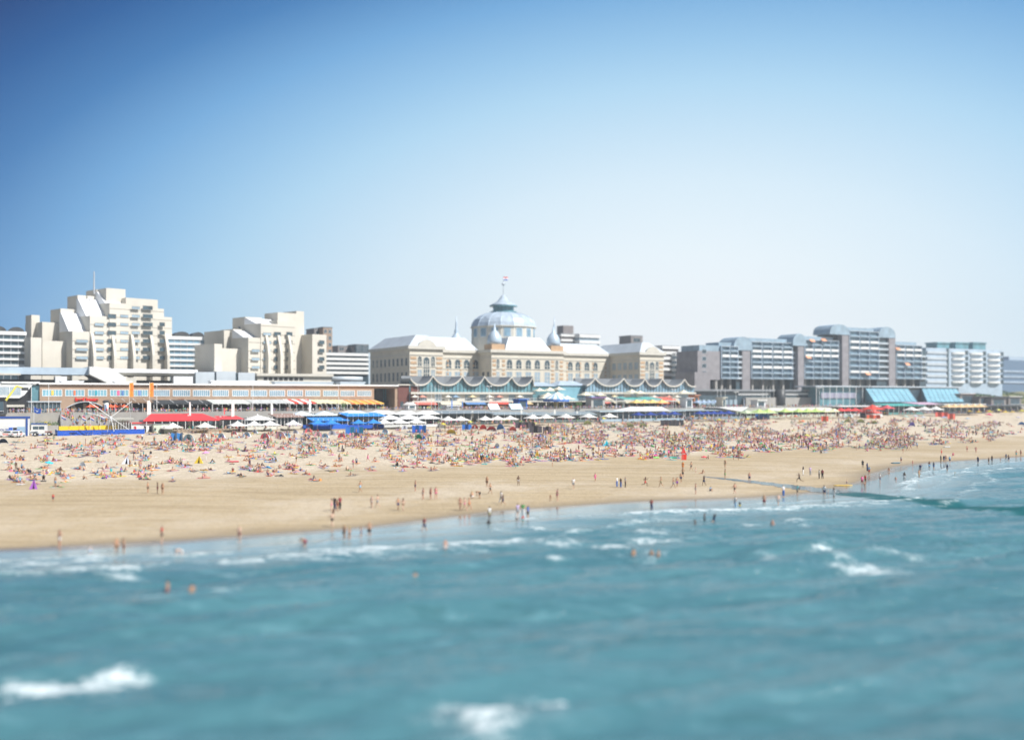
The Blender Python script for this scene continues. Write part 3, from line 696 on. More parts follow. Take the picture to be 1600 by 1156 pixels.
# roof plant and pipes on the arcade
for i, (pa, pb, tp, y0) in enumerate([(330, 420, 594.5, 8), (430, 520, 596, 10), (180, 205, 596, 9), (532, 570, 596.5, 9), (96, 130, 595, 9)]):
    xa = f.lx(pa, y0); xb = f.lx(pb, y0); z = f.lz(tp, xa, y0); m = MB()
    m.box(xa, xb, y0, y0 + 4, zt + .56, z - .3); m.box(xa - .3, xb + .3, y0 - .3, y0 + 4.3, z - .29, z); m.build('roof_plant', M['zinc' if i % 2 else 'roofwhite'], rt)

# ---- white building at the left end
f = FrB(-70, 20, 'white_pavilion', 'white building with slanting end left of the brick arcade', z0=DECK); rt = f.root
xa = f.lx(30); xb = f.lx(49); zt = f.lz(598.5); zm = f.lz(622)
m = MB(); m.extr([(0, zm), (xa, zm), (xa + 1.5, zm + 1.0), (xb + .6, zt), (0, zt)], 0, 14); m.build('wall', M['white'], rt)
for i in range(3): win(rt, f.lx(-20 + i*18), f.lx(-4 + i*18), f.lz(617), f.lz(604), 0, 8, 'white', 'paleglass', .12)
MB().box(f.lx(49.5), f.lx(61.8), .6, 12, 0, zt - .6).build('glass_link', M['tealglass'], rt)
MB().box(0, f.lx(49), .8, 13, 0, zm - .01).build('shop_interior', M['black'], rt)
MB().box(f.lx(8), f.lx(38), -.4, .78, 1.9, 2.6).build('shop_sign', M['offwhite'], rt)
for i in range(9): MB().box(f.lx(2 + i*5), f.lx(2.5 + i*5), .2, .7, 0, 1.9).build('post', M['steel'], rt)
f2 = FrB(44, 12, 'entrance_canopy', 'low pale glass canopy with dark windows before the first arch', 'canopy', z0=DECK); rt2 = f2.root
xe = f2.lx(96); zc = f2.lz(628.5)
MB().box(0, xe, 0, 6, zc, zc + .35).build('roof', M['zinc'], rt2); MB().box(.3, xe - .3, .6, 5.8, 0, zc - .005).build('glass_wall', M['glass'], rt2)
m = MB(); [m.box(x, x + .12, .4, .6, 0, zc) for x in np.linspace(.2, xe - .3, 9)]; m.build('post', M['steel'], rt2)

# ---- the palace hotel
f = Fr(640, 418.5, BANG, DECK + .6, 'palace_hotel', 'grand cream and orange brick seaside hotel with glazed central dome', 'hotel'); rt = f.root
ZC = f.lz(541.5); xL = f.lx(692); xR0 = f.lx(1000); xR1 = f.lx(1037)
xc0, xc1 = f.lx(768, 12), f.lx(881, 12); D = 42
# walls
m = MB(); m.box(0, xL, 0, D, -1, ZC); m.build('left_wing_wall', M['kur'], rt)
MB().box(xL + .01, xc0 - .01, 24, D - 2, -1, ZC).build('gallery_wall', M['kur'], rt); MB().box(xc1 + .01, xR0 - .01, 24.02, D - 2, -1, ZC).build('gallery_wall', M['kur'], rt)
m = MB(); m.box(xc0, xc1, 12, 60, -1, ZC - .02); m.build('central_wall', M['kur'], rt)
m = MB(); m.box(xR0, xR1, 0, D, -1, ZC); m.build('right_wing_wall', M['kur'], rt)
# cornices and string courses
def course(z, h, out, name, mt='offwhite'):
    m = MB()
    for (a, b_, y) in ((0, xL, 0), (xL + .2, xc0 - .2, 24), (xc0, xc1, 12), (xc1 + .2, xR0 - .2, 24.02), (xR0, xR1, 0)): m.box(a - (out if y < 20 else 0), b_ + (out if y < 20 else 0), y - out, y, z, z + h)
    m.box(-out, 0, 0, D, z, z + h); m.box(xc0 - out, xc0, 12, 23.9, z, z + h); m.box(xR0 - out, xR0, 0, 23.9, z, z + h)
    m.build(name, M[mt], rt)
course(ZC - .9, 1.3, .9, 'cornice'); course(ZC - 3.4, .5, .25, 'frieze'); course(ZC - 15.6, .7, .4, 'string_course'); course(ZC - 8.2, .35, .2, 'string_course')
for zz in (ZC - 18.2, ZC - 20.4, ZC - 22.6): course(zz, .35, .12, 'base_band', 'kurband')
# striped orange piers
def quoins(a, b_, y, n=6):
    m = MB(); [m.box(a, b_, y - .18, y, ZC - 14.6 + i*1.9, ZC - 13.6 + i*1.9) for i in range(n)]; m.build('brick_quoin', M['kurband'], rt)
for a, b_ in ((.4, 3.0), (xL - 3.0, xL - .4)): quoins(a, b_, 0)
for a, b_ in ((xc0 + .5, xc0 + 2.2), (xc0 + 5.4, xc0 + 6.8), (xc1 - 2.2, xc1 - .5), (xc1 - 6.8, xc1 - 5.4)): quoins(a, b_, 12)
for a, b_ in ((xR0 + .4, xR0 + 2.8), (xR1 - 2.8, xR1 - .4)): quoins(a, b_, 0)
for a in np.linspace(xL + 1, xc0 - 3, 5): quoins(a, a + .8, 24)
for a in np.linspace(xc1 + 2, xR0 - 3, 5): quoins(a, a + .8, 24.02)
# windows of the front
def stack(cx, w, y):
    win(rt, cx - w/2, cx + w/2, ZC - 8.0, ZC - 3.9, y, 2, 'offwhite', 'glass', .3, arch=True, hbar=1)
    win(rt, cx - w/2, cx + w/2, ZC - 14.6, ZC - 9.4, y, 2, 'offwhite', 'paleglass', .3, hbar=2)
wc_ = (xL) / 2; 
for cx in (wc_ - 3.0, wc_ + 3.0): stack(cx, 1.5, 0)
win(rt, wc_ - 1.3, wc_ + 1.3, ZC - 14.4, ZC - 4.2, 0, 3, 'offwhite', 'glass', .35, arch=True, hbar=4)
for cx in (f.lx(701, 24), f.lx(715, 24), f.lx(729, 24), f.lx(743, 24)): stack(cx, 2.6, 24)
for cx in (f.lx(796, 12), f.lx(810.6, 12), f.lx(825.5, 12), f.lx(839.5, 12), f.lx(855, 12)): stack(cx, 2.7, 12)
for cx in (f.lx(778, 12), f.lx(870, 12)): stack(cx, 1.3, 12)
for cx in (f.lx(891, 24), f.lx(903, 24), f.lx(917, 24), f.lx(930, 24)): stack(cx, 2.6, 24.02)
wr = (xR0 + xR1) / 2
for cx in (wr - 3.0, wr + 3.0): stack(cx, 1.5, 0)
win(rt, wr - 1.3, wr + 1.3, ZC - 14.4, ZC - 4.2, 0, 3, 'offwhite', 'glass', .35, arch=True, hbar=4)
# windows of the shaded sides
for i in range(9):
    y = 2.2 + i * 4.4
    for z0_, h in ((ZC - 7.6, 3.0), (ZC - 14.0, 3.6), (ZC - 20.4, 2.4)): winx(rt, y, y + 1.8, z0_, z0_ + h, 0, 'offwhite', 'glass')
for i in range(5):
    y = 1.5 + i * 4.4
    for z0_, h in ((ZC - 7.6, 3.2), (ZC - 14.0, 4.0)): winx(rt, y, y + 2.6, z0_, z0_ + h, xR0, 'offwhite', 'paleglass', nb=3)
for i in range(2): winx(rt, 14 + i*4.4, 16 + i*4.4, ZC - 13.5, ZC - 9.5, xc0, 'offwhite', 'glass')
# roofs
def hip(x0, x1, y0, y1, z0, z1, ins, mt, name, parent=rt):
    m = MB(); i2 = min(ins, (x1-x0)/2 - .2, (y1-y0)/2 - .2); B = [(x0,y0,z0),(x1,y0,z0),(x1,y1,z0),(x0,y1,z0)]; T = [(x0+i2,y0+i2,z1),(x1-i2,y0+i2,z1),(x1-i2,y1-i2,z1),(x0+i2,y1-i2,z1)]
    for i in range(4): j = (i+1) % 4; m.face([B[i], B[j], T[j], T[i]])
    m.face(T); m.face(B[::-1]); return m.build(name, M[mt], parent)
hip(-.5, xL + .5, -.5, D + .5, ZC + .41, f.lz(524.5, 8, 10), 5.5, 'zinc', 'left_wing_roof'); hip(xR0 - .5, xR1 + .5, -.5, D + .5, ZC + .41, f.lz(524.5, 8, 10), 5.5, 'zinc', 'right_wing_roof')
hip(xL + .6, xc0 - .4, 23.6, D, ZC + .41, f.lz(527, 25, 30), 4.5, 'zinc', 'gallery_roof'); hip(xc1 + .4, xR0 - .6, 23.6, D, ZC + .41, ZC + 5.0, 4.5, 'zinc', 'gallery_roof')
hip(xc0 + 7, xc1 - 7, 11.8, 30, ZC + .41, f.lz(526, 45, 16), 3.6, 'zinc', 'central_roof')
for a in (xc0 + .2, xc1 - 6.8):
    MB().box(a, a + 6.6, 12.1, 19, ZC + .42, ZC + 2.8).build('attic', M['kurband'], rt)
    MB().lathe([(3.2, ZC + 2.81), (3.3, ZC + 4.5), (2.9, ZC + 6.5), (1.8, ZC + 8.2), (.7, ZC + 9.2), (.25, ZC + 12)], 16, a + 3.3, 15.5).build('corner_cupola', M['zincblue'], rt, True)
m = MB(); cx = xL/2
m.extr([(cx - 4.2, ZC + .42), (cx + 4.2, ZC + .42), (cx + 3.2, ZC + 1.7), (cx + 1.6, ZC + 2.7), (cx, ZC + 3.1), (cx - 1.6, ZC + 2.7), (cx - 3.2, ZC + 1.7)], -.9, .2)
cx = wr; m.extr([(cx - 4.2, ZC + .42), (cx + 4.2, ZC + .42), (cx + 3.2, ZC + 1.7), (cx + 1.6, ZC + 2.7), (cx, ZC + 3.1), (cx - 1.6, ZC + 2.7), (cx - 3.2, ZC + 1.7)], -.9, .2); m.build('pediment', M['offwhite'], rt)
# two slim cupolas on the galleries
for px in (713, 866):
    x = f.lx(px, 34); m = MB(); z = ZC + 2
    zt_ = f.lz(494, x, 34); m.lathe([(3.3, z), (3.4, z + 2.2), (2.6, z + 4.2), (1.5, z + 5.6), (.8, z + 6.6), (1.0, z + 7.4), (.5, z + 8.6), (.45, z + 10.5), (.12, zt_)], 14, x, 34); m.build('slim_cupola', M['zincblue'], rt, True)
# great dome
dx = f.lx(786.5, 36); dy = 36; S = 1600 / f.Y(dx, dy)
RD = 49.5 / S / .99; zz = lambda py: f.lz(py, dx, dy)
dome = MB().lathe([(RD, ZC - 1), (RD, zz(513)), (RD + .6, zz(513) + .02), (RD + .6, zz(511.5))], 16, dx, dy, rot=R(11)).build('dome_drum', M['offwhite'], rt)
for i in range(16):
    t = R(11) + math.pi / 8 * (i + .5); c, s_ = math.cos(t), math.sin(t)
    if s_ > .35: continue
    r = RD * math.cos(math.pi / 16) ; m = MB(); tx, ty = -s_, c
    for (w, d, mi, zl_, zh) in ((1.75, .12, 0, 528.5, 514.5), (1.35, .2, 1, 527.5, 515.5)):
        p = [(dx + c*(r - .3) + tx*w, dy + s_*(r - .3) + ty*w), (dx + c*(r + d) + tx*w, dy + s_*(r + d) + ty*w), (dx + c*(r + d) - tx*w, dy + s_*(r + d) - ty*w), (dx + c*(r - .3) - tx*w, dy + s_*(r - .3) - ty*w)]
        m.prism(p, zz(zl_), zz(zh), mi)
    m.build('window', [M['zinc'], M['blueglass']], dome)
prof = [(RD + .2, zz(511.4)), (RD * .985, zz(506)), (RD * .92, zz(500)), (RD * .79, zz(495)), (RD * .60, zz(491)), (RD * .42, zz(489))]
MB().lathe(prof, 16, dx, dy, rot=R(11)).build('dome_roof', M['domezinc'], rt)
m = MB()
for i in range(16):
    t = R(11) + math.pi / 8 * i
    for a, b_ in zip(prof[:-1], prof[1:]): m.tube((dx + a[0]*math.cos(t), dy + a[0]*math.sin(t), a[1]), (dx + b_[0]*math.cos(t), dy + b_[0]*math.sin(t), b_[1]), .16, n=4)
m.build('dome_rib', M['zincblue'], rt)
for i in range(8):
    t = R(22) + math.pi / 4 * i; r = RD * .80; m = MB(); m.tube((dx + r*math.cos(t), dy + r*math.sin(t), zz(501)), (dx + (r+1.3)*math.cos(t), dy + (r+1.3)*math.sin(t), zz(500.3)), .9, n=8); m.build('dome_oculus', M['zincblue'], rt)
MB().lathe([(RD*.42, zz(489.2)), (RD*.42, zz(487)), (RD*.33, zz(486.9)), (RD*.33, zz(480)), (RD*.44, zz(479.5)), (RD*.44, zz(478))], 16, dx, dy, rot=R(11)).build('lantern', M['tealglass'], rt)
MB().lathe([(RD*.44, zz(477.9)), (RD*.36, zz(475.5)), (RD*.22, zz(472)), (RD*.13, zz(467)), (RD*.05, zz(461))], 16, dx, dy).build('lantern_roof', M['domezinc'], rt, True)
MB().tube((dx, dy, zz(463)), (dx, dy, zz(431)), .25, .10).lathe([(.1, zz(447)), (.9, zz(444)), (.1, zz(441))], 10, dx, dy).build('spire', M['zinc'], rt)
m = MB()
for k, (c0, mi) in enumerate(((0, 0), (1, 1), (2, 2))):
    for i in range(6):
        x = dx + i * .42; w = .25 * math.sin(i * 1.1); w2 = .25 * math.sin((i + 1) * 1.1); z = zz(432.5) - k * .55
        m.face([(x, dy + w, z), (x + .42, dy + w2, z), (x + .42, dy + w2, z - .55), (x, dy + w, z - .55)], mi)
red = mat('flag_red', (.60,.05,.06), .8, .05); fwh = mat('flag_white', (.8,.8,.8), .8, .03); fbl = mat('flag_blue', (.03,.09,.40), .8, .05)
m.build('flag', [red, fwh, fbl], rt)

# ---- pavilions with swept roofs
def wavy(px_edges, peaks, o, yv, yp, ybase, name, label, glass='tealglass'):
    f = FrB(px_edges[0], o, name, label, 'pavilion', z0=DECK); rt = f.root; xe = f.lx(px_edges[1]); pk = [f.lx(p) for p in peaks]
    zv, zp = f.lz(yv, 10), f.lz(yp, 10); bounds = [pk[0] - (pk[1]-pk[0])*.8] + pk + [pk[-1] + (pk[-1]-pk[-2])*.8]
    def zf(x):
        for a, b_ in zip(bounds[:-1], bounds[1:]):
            if a <= x <= b_:
                t_ = abs((x - (a + b_)/2) / ((b_ - a)/2)); return zv + (zp - zv) * t_ ** 2.6
        return zv
    n = 120; gb = f.lz(612.5, xe * .4); X = np.linspace(0, xe, n); ed = MB(); rf = MB(); gl = MB()
    for i in range(n - 1):
        a, b_ = X[i], X[i+1]; za, zb = zf(a), zf(b_)
        ed.extr([(a, za - .55), (b_, zb - .55), (b_, zb), (a, za)], -1.0, -.3)
        rf.extr([(a, za - .4), (b_, zb - .4), (b_, zb - .05), (a, za - .05)], -.29, 9)
        gl.extr([(a, gb), (b_, gb), (b_, zb - .42), (a, za - .42)], .2, .3)
    ed.build('roof_edge', M['offwhite'], rt); rf.build('roof', M['roofgrey'], rt); gl.build('glass_front', M[glass], rt)
    MB().box(.2, xe - .2, 8, 9.5, 0, zp - .25).build('rear_roof', M['roofgrey'], rt)
    m = MB()
    for i in range(int(xe / 1.6)): x = .4 + i * 1.6; m.box(x, x + .12, .02, .19, gb, zf(x) - .5)
    m.build('glazing_bar', M['dark'], rt)
    MB().box(0, xe, -1.2, 8, gb - .8, gb - .001).build('terrace_slab', M['offwhite'], rt); MB().box(0, xe, -2.6, 1.4, 2.9, 3.5).build('balcony_slab', M['offwhite'], rt); MB().box(.1, xe - .1, .5, 8, 3.51, gb - .81).build('upper_glazing', M['paleglass'], rt)
    for i in range(int(xe / 6.5)): MB().box(.6 + i*6.5, 4.0 + i*6.5, .2, .49, 3.52, gb - .82).build('shop_panel', M['offwhite'], rt)
    m = MB(); [m.box(x, x + .9, -.8, -.1, 0, 2.9) for x in np.arange(.5, xe - 1, 7.0)]; m.build('column', M['offwhite'], rt)
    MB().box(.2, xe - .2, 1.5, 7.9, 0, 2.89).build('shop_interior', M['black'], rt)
    m = MB(); m.box(0, xe, -2.5, -2.42, 4.4, 4.5); [m.box(x, x + .07, -2.49, -2.43, 3.5, 4.4) for x in np.arange(.3, xe, 1.5)]; m.build('railing', M['white'], rt)
    for i in range(5):
        a = .8 + i * (xe - 2) / 5; c_ = [(.55,.08,.06), (.62,.58,.45), (.60,.45,.25), (.10,.22,.45), (.60,.15,.12)][(i * 2 + len(name)) % 5]
        m = MB(); m.extrx([(-4.6, 2.2), (-2.61, 2.85), (-2.61, 2.75), (-4.6, 2.05)], a, a + (xe / 5) * .8); m.build('awning', M['fabric'], rt, color=c_)
    return f
wavy((640, 834), (675, 721, 755.5, 798), 24, 600.5, 586, 620, 'swept_roof_pavilion', 'glass pavilion with four swept white roof peaks before the hotel')
wavy((915, 1085), (928, 973, 1006, 1033, 1068), 26, 602, 590, 620, 'swept_roof_pavilion', 'second swept roof pavilion with paler peaks before the right hotel wing', 'blueglass')
f = FrB(604, 24.5, 'brick_hall', 'dark red brick hall between the arcade and the swept roofs', z0=DECK); rt = f.root
MB().box(f.lx(622), f.lx(641) + 0, 0, 14, 0, f.lz(602)).build('wall', M['redbrick'], rt); MB().box(f.lx(621), f.lx(654), -.6, 14, f.lz(602) + .01, f.lz(600)).build('roof_edge', M['offwhite'], rt)
MB().box(f.lx(641) + .02, f.lx(655), -.4, .0, 0, f.lz(603)).build('front_wall', M['redbrick'], rt)
for i in range(3): win(rt, f.lx(626 + i*8), f.lx(630 + i*8), 1, 3.2, -.42 if i == 2 else 0, 2, 'dark', 'glass', .1)
# middle pavilions with turquoise roofs and terraces
for i, (pa, pb, o, yt, yb, mt, lab) in enumerate([(818, 868, 27, 597, 603, 'tealglass', 'terraced cafe with low turquoise roof before the hotel entrance'), (872, 914, 29, 595, 602, 'lightblueglass', 'cafe under a pale blue pyramid roof right of the hotel entrance')]):
    f = FrB(pa, o, 'terrace_cafe', lab, 'cafe', z0=DECK); rt = f.root; xe = f.lx(pb)
    hip(-.6, xe + .6, -.6, 9.6, f.lz(yb), f.lz(yt), 4.0, 'zincblue', 'roof', rt); MB().box(0, xe, 0, 9, 3.4, f.lz(yb) - .01).build('glass_wall', M[mt], rt)
    MB().box(-.8, xe + .8, -4.5, 8, 2.9, 3.39).build('terrace', M['offwhite'], rt); m = MB(); [m.box(x, x + .4, -4.2, -3.8, 0, 2.89) for x in np.arange(0, xe, 4)]; m.build('column', M['offwhite'], rt)
    m = MB(); m.box(-.8, xe + .8, -4.48, -4.4, 4.3, 4.4); [m.box(x, x + .08, -4.48, -4.4, 3.39, 4.3) for x in np.arange(-.6, xe + .8, .8)]; m.build('railing', M['steel'], rt)
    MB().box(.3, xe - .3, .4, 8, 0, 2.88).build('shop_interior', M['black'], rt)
    for j in range(3): win(rt, 1 + j*xe/3, 1 + j*xe/3 + xe/4.2, .3, 2.4, .38, 3, 'white', 'glass', .1)

# ---- brown and glass apartments on the right
def rapt(p, o, top, label, side=None, glass=(0, 0), nfl=7, pillar=None, cap=None, dark=None, orange=(), lit=(), base=592, bays=4):
    pa, pb = glass; f = FrB(pa, o, 'apartment_building', label, 'apartments'); rt = f.root; xe = f.lx(pb); zt = f.lz(top); zb = f.lz(base); h = (zt - zb) / nfl
    MB().box(0, xe, 0, 15, zb, zt).build('glazed_wall', M['blueglass'], rt)
    m = MB()
    for i in range(nfl + 1): m.box(-.05, xe + .05, -1.3, -.01, zb + i*h - .12, zb + i*h + .18)
    m.build('floor_slab', M['zinc'], rt)
    for i in range(nfl):
        for b_ in range(bays):
            a0 = xe * (b_ + .08) / bays; a1 = xe * (b_ + .92) / bays; bright = (nfl - 1 - i) in lit
            m = MB(); m.box(a0, a1, -1.5, -1.32, zb + i*h + .1, zb + i*h + (1.35 if bright else .95)); m.box(a0, a0 + .1, -1.31, -.02, zb + i*h + .2, zb + i*h + .95); m.box(a1 - .1, a1, -1.31, -.02, zb + i*h + .2, zb + i*h + .95)
            m.build('balcony', M['white' if bright else 'paleglass'], rt)
    m = MB(); [m.box(xe * k / bays - .15, xe * k / bays + .15, -1.2, -.02, zb + .2, zt) for k in range(bays + 1)]; m.build('party_wall', M['zincblue'], rt)
    m = MB(); m.box(1, xe - 1, 2, 12, zt + .01, zt + 2.2); m.build('penthouse', M['paleglass'], rt)
    m = MB(); [m.box(xe * (k + .3) / bays, xe * (k + .3) / bays + 1.2, 1, 3, -1, zb - .01) for k in range(bays)]; m.build('column', M['concrete'], rt)
    MB().box(0, xe, 6, 15, -1, zb - .02).build('undercroft', M['glass'], rt)
    if side:
        ps, ts = side; m = MB(); x0 = f.lx(ps, -.5); m.box(x0, -.01, -.5, 16, zb - .5, f.lz(ts)); m.build('brown_wall', M['slatebrick'], rt)
        for i in range(4): win(rt, x0 + 3 + i*0, x0 + 5.6, zb + 2 + i*3.6, zb + 3.8 + i*3.6, -.5, 1, 'zinc', 'glass', .1)
        MB().box(x0 + 1.5, -.5, 0, 14, f.lz(ts) + .01, f.lz(ts - 9)).build('roof_storey', M['paleglass'], rt); MB().box(x0 - 4, x0 + 6, -3, 12, -1, f.lz(582)).build('low_wing', M['slatebrick'], rt)
        m = MB(); [m.box(x0 + 2 + k*5, x0 + 3.5 + k*5, 0, 1.5, -1, zb - .51) for k in range(3)]; m.build('column', M['concrete'], rt)
    if pillar:
        p0, p1, pt = pillar; MB().box(f.lx(p0, -2), f.lx(p1, -2), -2, 14, -1, f.lz(pt)).build('stair_tower', M['slatebrick'], rt)
        x0, x1 = f.lx(p0, -2), f.lx(p1, -2)
        if cap:
            c0, c1, ct = cap; xa, xb = f.lx(c0, 0), f.lx(c1, 0); zc = f.lz(pt); zh = f.lz(ct); m = MB()
            m.extr([(xa, zc - 1)] + [(xa + (xb - xa) * (1 - math.cos(t)) / 2, zc + (zh - zc) * math.sin(t) ** .8) for t in [math.pi * i / 10 for i in range(11)]] + [(xb, zc - 1)], -2.3, 10); m.build('glass_barrel_roof', M['paleglass'], rt)
    if dark:
        d0, d1, dt = dark; MB().box(f.lx(d0, 1.2), f.lx(d1, 1.2), 1.2, 15.2, -1, f.lz(dt)).build('recessed_stair', M['glass'], rt)
        for i in range(nfl - 1):
            MB().box(f.lx(d0 + 1, .6), f.lx(d1, .6), .2, 1.19, zb + i*h, zb + i*h + 1.0).build('stair_balcony', M['zinc'], rt)
    for (px, py) in orange:
        x = f.lx(px, -1.6); z = f.lz(py, x, -1.6); m = MB(); m.extrx([(-3.0, z - .6), (-1.55, z + .7), (-1.55, z + .55), (-3.0, z - .75)], x - 1.7, x + 1.7); m.build('sun_awning', M['fabric'], rt, color=(.72,.34,.20))
    return f
rapt(0, 70, 541, 'brown brick apartments with small glazed bay at the left end', side=(1090, 549), glass=(1125, 1151), dark=(1150, 1161, 545), nfl=6, bays=2, lit=(1,))
rapt(0, 72, 534, 'glazed apartments beside the leftmost brown stair tower', glass=(1172, 1236), pillar=(1160, 1172, 545), cap=(1142, 1171, 527), dark=(1235, 1248, 529), lit=(1, 2, 4), bays=4)
rapt(0, 72, 531, 'glazed apartments with orange awnings left of the tallest block', glass=(1255, 1308), pillar=(1247, 1256, 538), cap=(1234, 1255, 522), dark=(1307, 1318, 514), lit=(1, 2), orange=((1268, 532), (1286, 531), (1262, 558)), bays=4)
rapt(0, 72, 517, 'tallest glazed apartment block flanked by two brown stair towers', glass=(1325, 1371), pillar=(1316, 1326, 521), cap=(1292, 1322, 508), dark=(1370, 1389, 516), lit=(1, 2, 6), nfl=8, orange=((1355, 584),), bays=3)
rapt(0, 74, 539, 'glazed apartments right of the tallest block, under a brown tower', glass=(1398, 1438), pillar=(1389, 1399, 526), cap=(1368, 1394, 512), dark=(1437, 1447, 545), nfl=6, lit=(0, 1), orange=((1402, 545), (1417, 569)), bays=3)
f = FrB(1447, 78, 'apartment_building', 'blue grey flats with bulging white balconies and roof pods', 'apartments'); rt = f.root; xe = f.lx(1566); xm = f.lx(1482); zt = f.lz(543); zb = f.lz(598); h = (zt - zb) / 6
MB().box(0, xe, 0, 16, -1, zt).build('wall', M['zincblue'], rt)
m = MB(); [m.box(.4, xm - 2, -.6, -.01, zb + i*h, zb + i*h + 1.5) for i in range(6)]; m.build('balcony_band', M['zinc'], rt)
MB().box(xm - 1.8, xm, -.3, -.01, 0, zt).build('dark_slot', M['glass'], rt)
for b_ in range(3):
    ca = xm + (xe - xm) * (b_ + .5) / 3; w = (xe - xm) / 3 * .36
    for i in range(6):
        m = MB(); m.prism([(ca + w*math.cos(t), -w*.35*math.sin(t) - .01) for t in [math.pi*j/8 for j in range(9)]][::-1], zb + i*h + .1, zb + i*h + 1.3); m.build('curved_balcony', M['white'], rt)
        MB().box(ca + w*1.1, ca + w*1.55, -.25, -.01, zb + i*h, zb + i*h + 2.4).build('window', M['glass'], rt)
for pa, pb in ((1462, 1481), (1491, 1511), (1518, 1538)):
    x0, x1 = f.lx(pa, 5), f.lx(pb, 5); m = MB(); m.box(x0, x1, 4, 12, zt + .01, f.lz(536, x0)); m.box(x0 - .5, x1 + .5, 3.5, 12.5, f.lz(536, x0) + .01, f.lz(534, x0)); m.build('roof_pod', M['tealglass'], rt)
f = FrB(1560, 260, 'distant_building', 'hazy blue slab building on the far right behind the dunes'); rt = f.root
MB().box(0, 150, 0, 20, -1, f.lz(562)).build('wall', mat('deep_blue_cladding', (.10,.17,.26), .6, .1), rt); m = MB(); [m.box(-.3, 150, -.8, -.01, f.lz(598) + i*5, f.lz(598) + i*5 + 1.4) for i in range(3)]; m.build('floor_band', M['zincblue'], rt); MB().box(20, 130, 3, 17, f.lz(562) + .01, f.lz(556)).build('roof_storey', M['zincblue'], rt)

# ---- low buildings on the right of the promenade
f = FrB(1076, 42, 'low_restaurant', 'long dark low building with white ribbon window under the brown apartments'); rt = f.root
xe = f.lx(1282); MB().box(0, xe, 0, 14, -1, f.lz(611)).build('wall', M['glass'], rt); MB().box(-1, xe + 1, -1.5, 14, f.lz(611) + .01, f.lz(608)).build('roof', M['roofgrey'], rt)
for a, b_ in ((1153, 1200), (1217, 1270)): MB().box(f.lx(a), f.lx(b_), -.4, -.01, f.lz(617, f.lx(a)), f.lz(613.5, f.lx(a))).build('ribbon_window', M['white'], rt)
MB().box(f.lx(1160), xe - 4, -2.5, -.41, -1, f.lz(621, f.lx(1160))).build('terrace_wall', M['concrete'], rt)
x = f.lx(1213); MB().lathe([(2.2, -1), (2.2, f.lz(608, x))], 14, x, -3).build('round_tower', M['dark'], rt, True)
for i in range(10): win(rt, f.lx(1084 + i*7), f.lx(1088.5 + i*7), .8, 3.0, 0, 2, 'zinc', 'paleglass', .08)
f = FrB(1281, 34, 'glass_hall', 'low glass hall with lavender band left of the sloping glass facade'); rt = f.root
xe = f.lx(1356); MB().box(0, xe, 0, 12, -1, f.lz(604.5)).build('wall', M['tealglass'], rt); MB().box(-5, xe + .5, -2, 12, f.lz(604.5) + .01, f.lz(602.5)).build('roof', M['zinc'], rt)
MB().box(.5, xe - 2, -.5, -.01, f.lz(622), f.lz(613.5)).build('facade_band', mat('lavender_panel', (.33,.33,.42), .6, .06), rt); m = MB(); [m.tube((x, -1.5, -1), (x, -1.5, f.lz(604.5)), .2) for x in np.linspace(-4, xe - 1, 9)]; m.build('column', M['white'], rt)
f = FrB(1352, 24, 'casino_building', 'building with sloping light blue glass facade above the beach', z0=DECK); rt = f.root
def slope(a, b_, ta, tb, n, nm):
    xa, xb = f.lx(a), f.lx(b_); ya = 9.0; ta_, tb_ = f.lx(ta, ya), f.lx(tb, ya); z1 = f.lz(606, ta_, ya); z0_ = f.lz(628, xa); m = MB()
    m.face([(xa, 0, z0_), (xb, 0, z0_), (tb_, ya, z1), (ta_, ya, z1)], 0); m.face([(xa, 0, z0_), (ta_, ya, z1), (ta_, ya, z0_)], 0); m.face([(xb, 0, z0_), (tb_, ya, z0_), (tb_, ya, z1)], 0)
    gl = m.build('sloping_glass', M['lightblueglass'], rt); m = MB()
    for i in range(n + 1):
        t_ = i / n; p = Vector((xa + (xb-xa)*t_, -.06, z0_)); q = Vector((ta_ + (tb_-ta_)*t_, ya - .06, z1)); m.tube(p, q, .16, n=4)
    m.build('glazing_bar', M['blueglass'], rt)
    m = MB()
    for k in range(1, 5):
        t_ = k / 5; p = Vector((xa, -.05, z0_)).lerp(Vector((ta_, ya - .05, z1)), t_); q = Vector((xb, -.05, z0_)).lerp(Vector((tb_, ya - .05, z1)), t_); m.tube(p, q, .07, n=4)
    m.build('cross_bar', M['zinc'], rt)
slope(1366, 1433, 1352, 1418, 8, ''); slope(1449, 1506, 1440, 1494, 8, '')
xa, xb = f.lx(1352, 9), f.lx(1496, 9); MB().box(xa - 6, xb + 1, 9.1, 20, 0, f.lz(605, xa, 9)).build('rear_block', M['glass'], rt); MB().box(xa - 7, xb + 2, 8, 20.5, f.lz(605, xa, 9) + .01, f.lz(603, xa, 9)).build('roof', M['zinc'], rt)
MB().box(f.lx(1366), f.lx(1506), .4, 9.05, 0, f.lz(629)).build('base_wall', M['glass'], rt)
for i, (px, c_) in enumerate([(1384, (.10,.25,.60)), (1398, (.15,.30,.65)), (1411, (.45,.15,.45)), (1378, (.3,.15,.5)), (1404, (.1,.3,.6))]):
    x = f.lx(px, 3); m = MB(); m.face([(x, 2.0, f.lz(624, x)), (x + 2.5, 2.0, f.lz(624, x)), (x + 1.9, 4.4, f.lz(618, x)), (x - .6, 4.4, f.lz(618, x))]); m.build('window_sticker', M['fabric'], rt, color=c_)
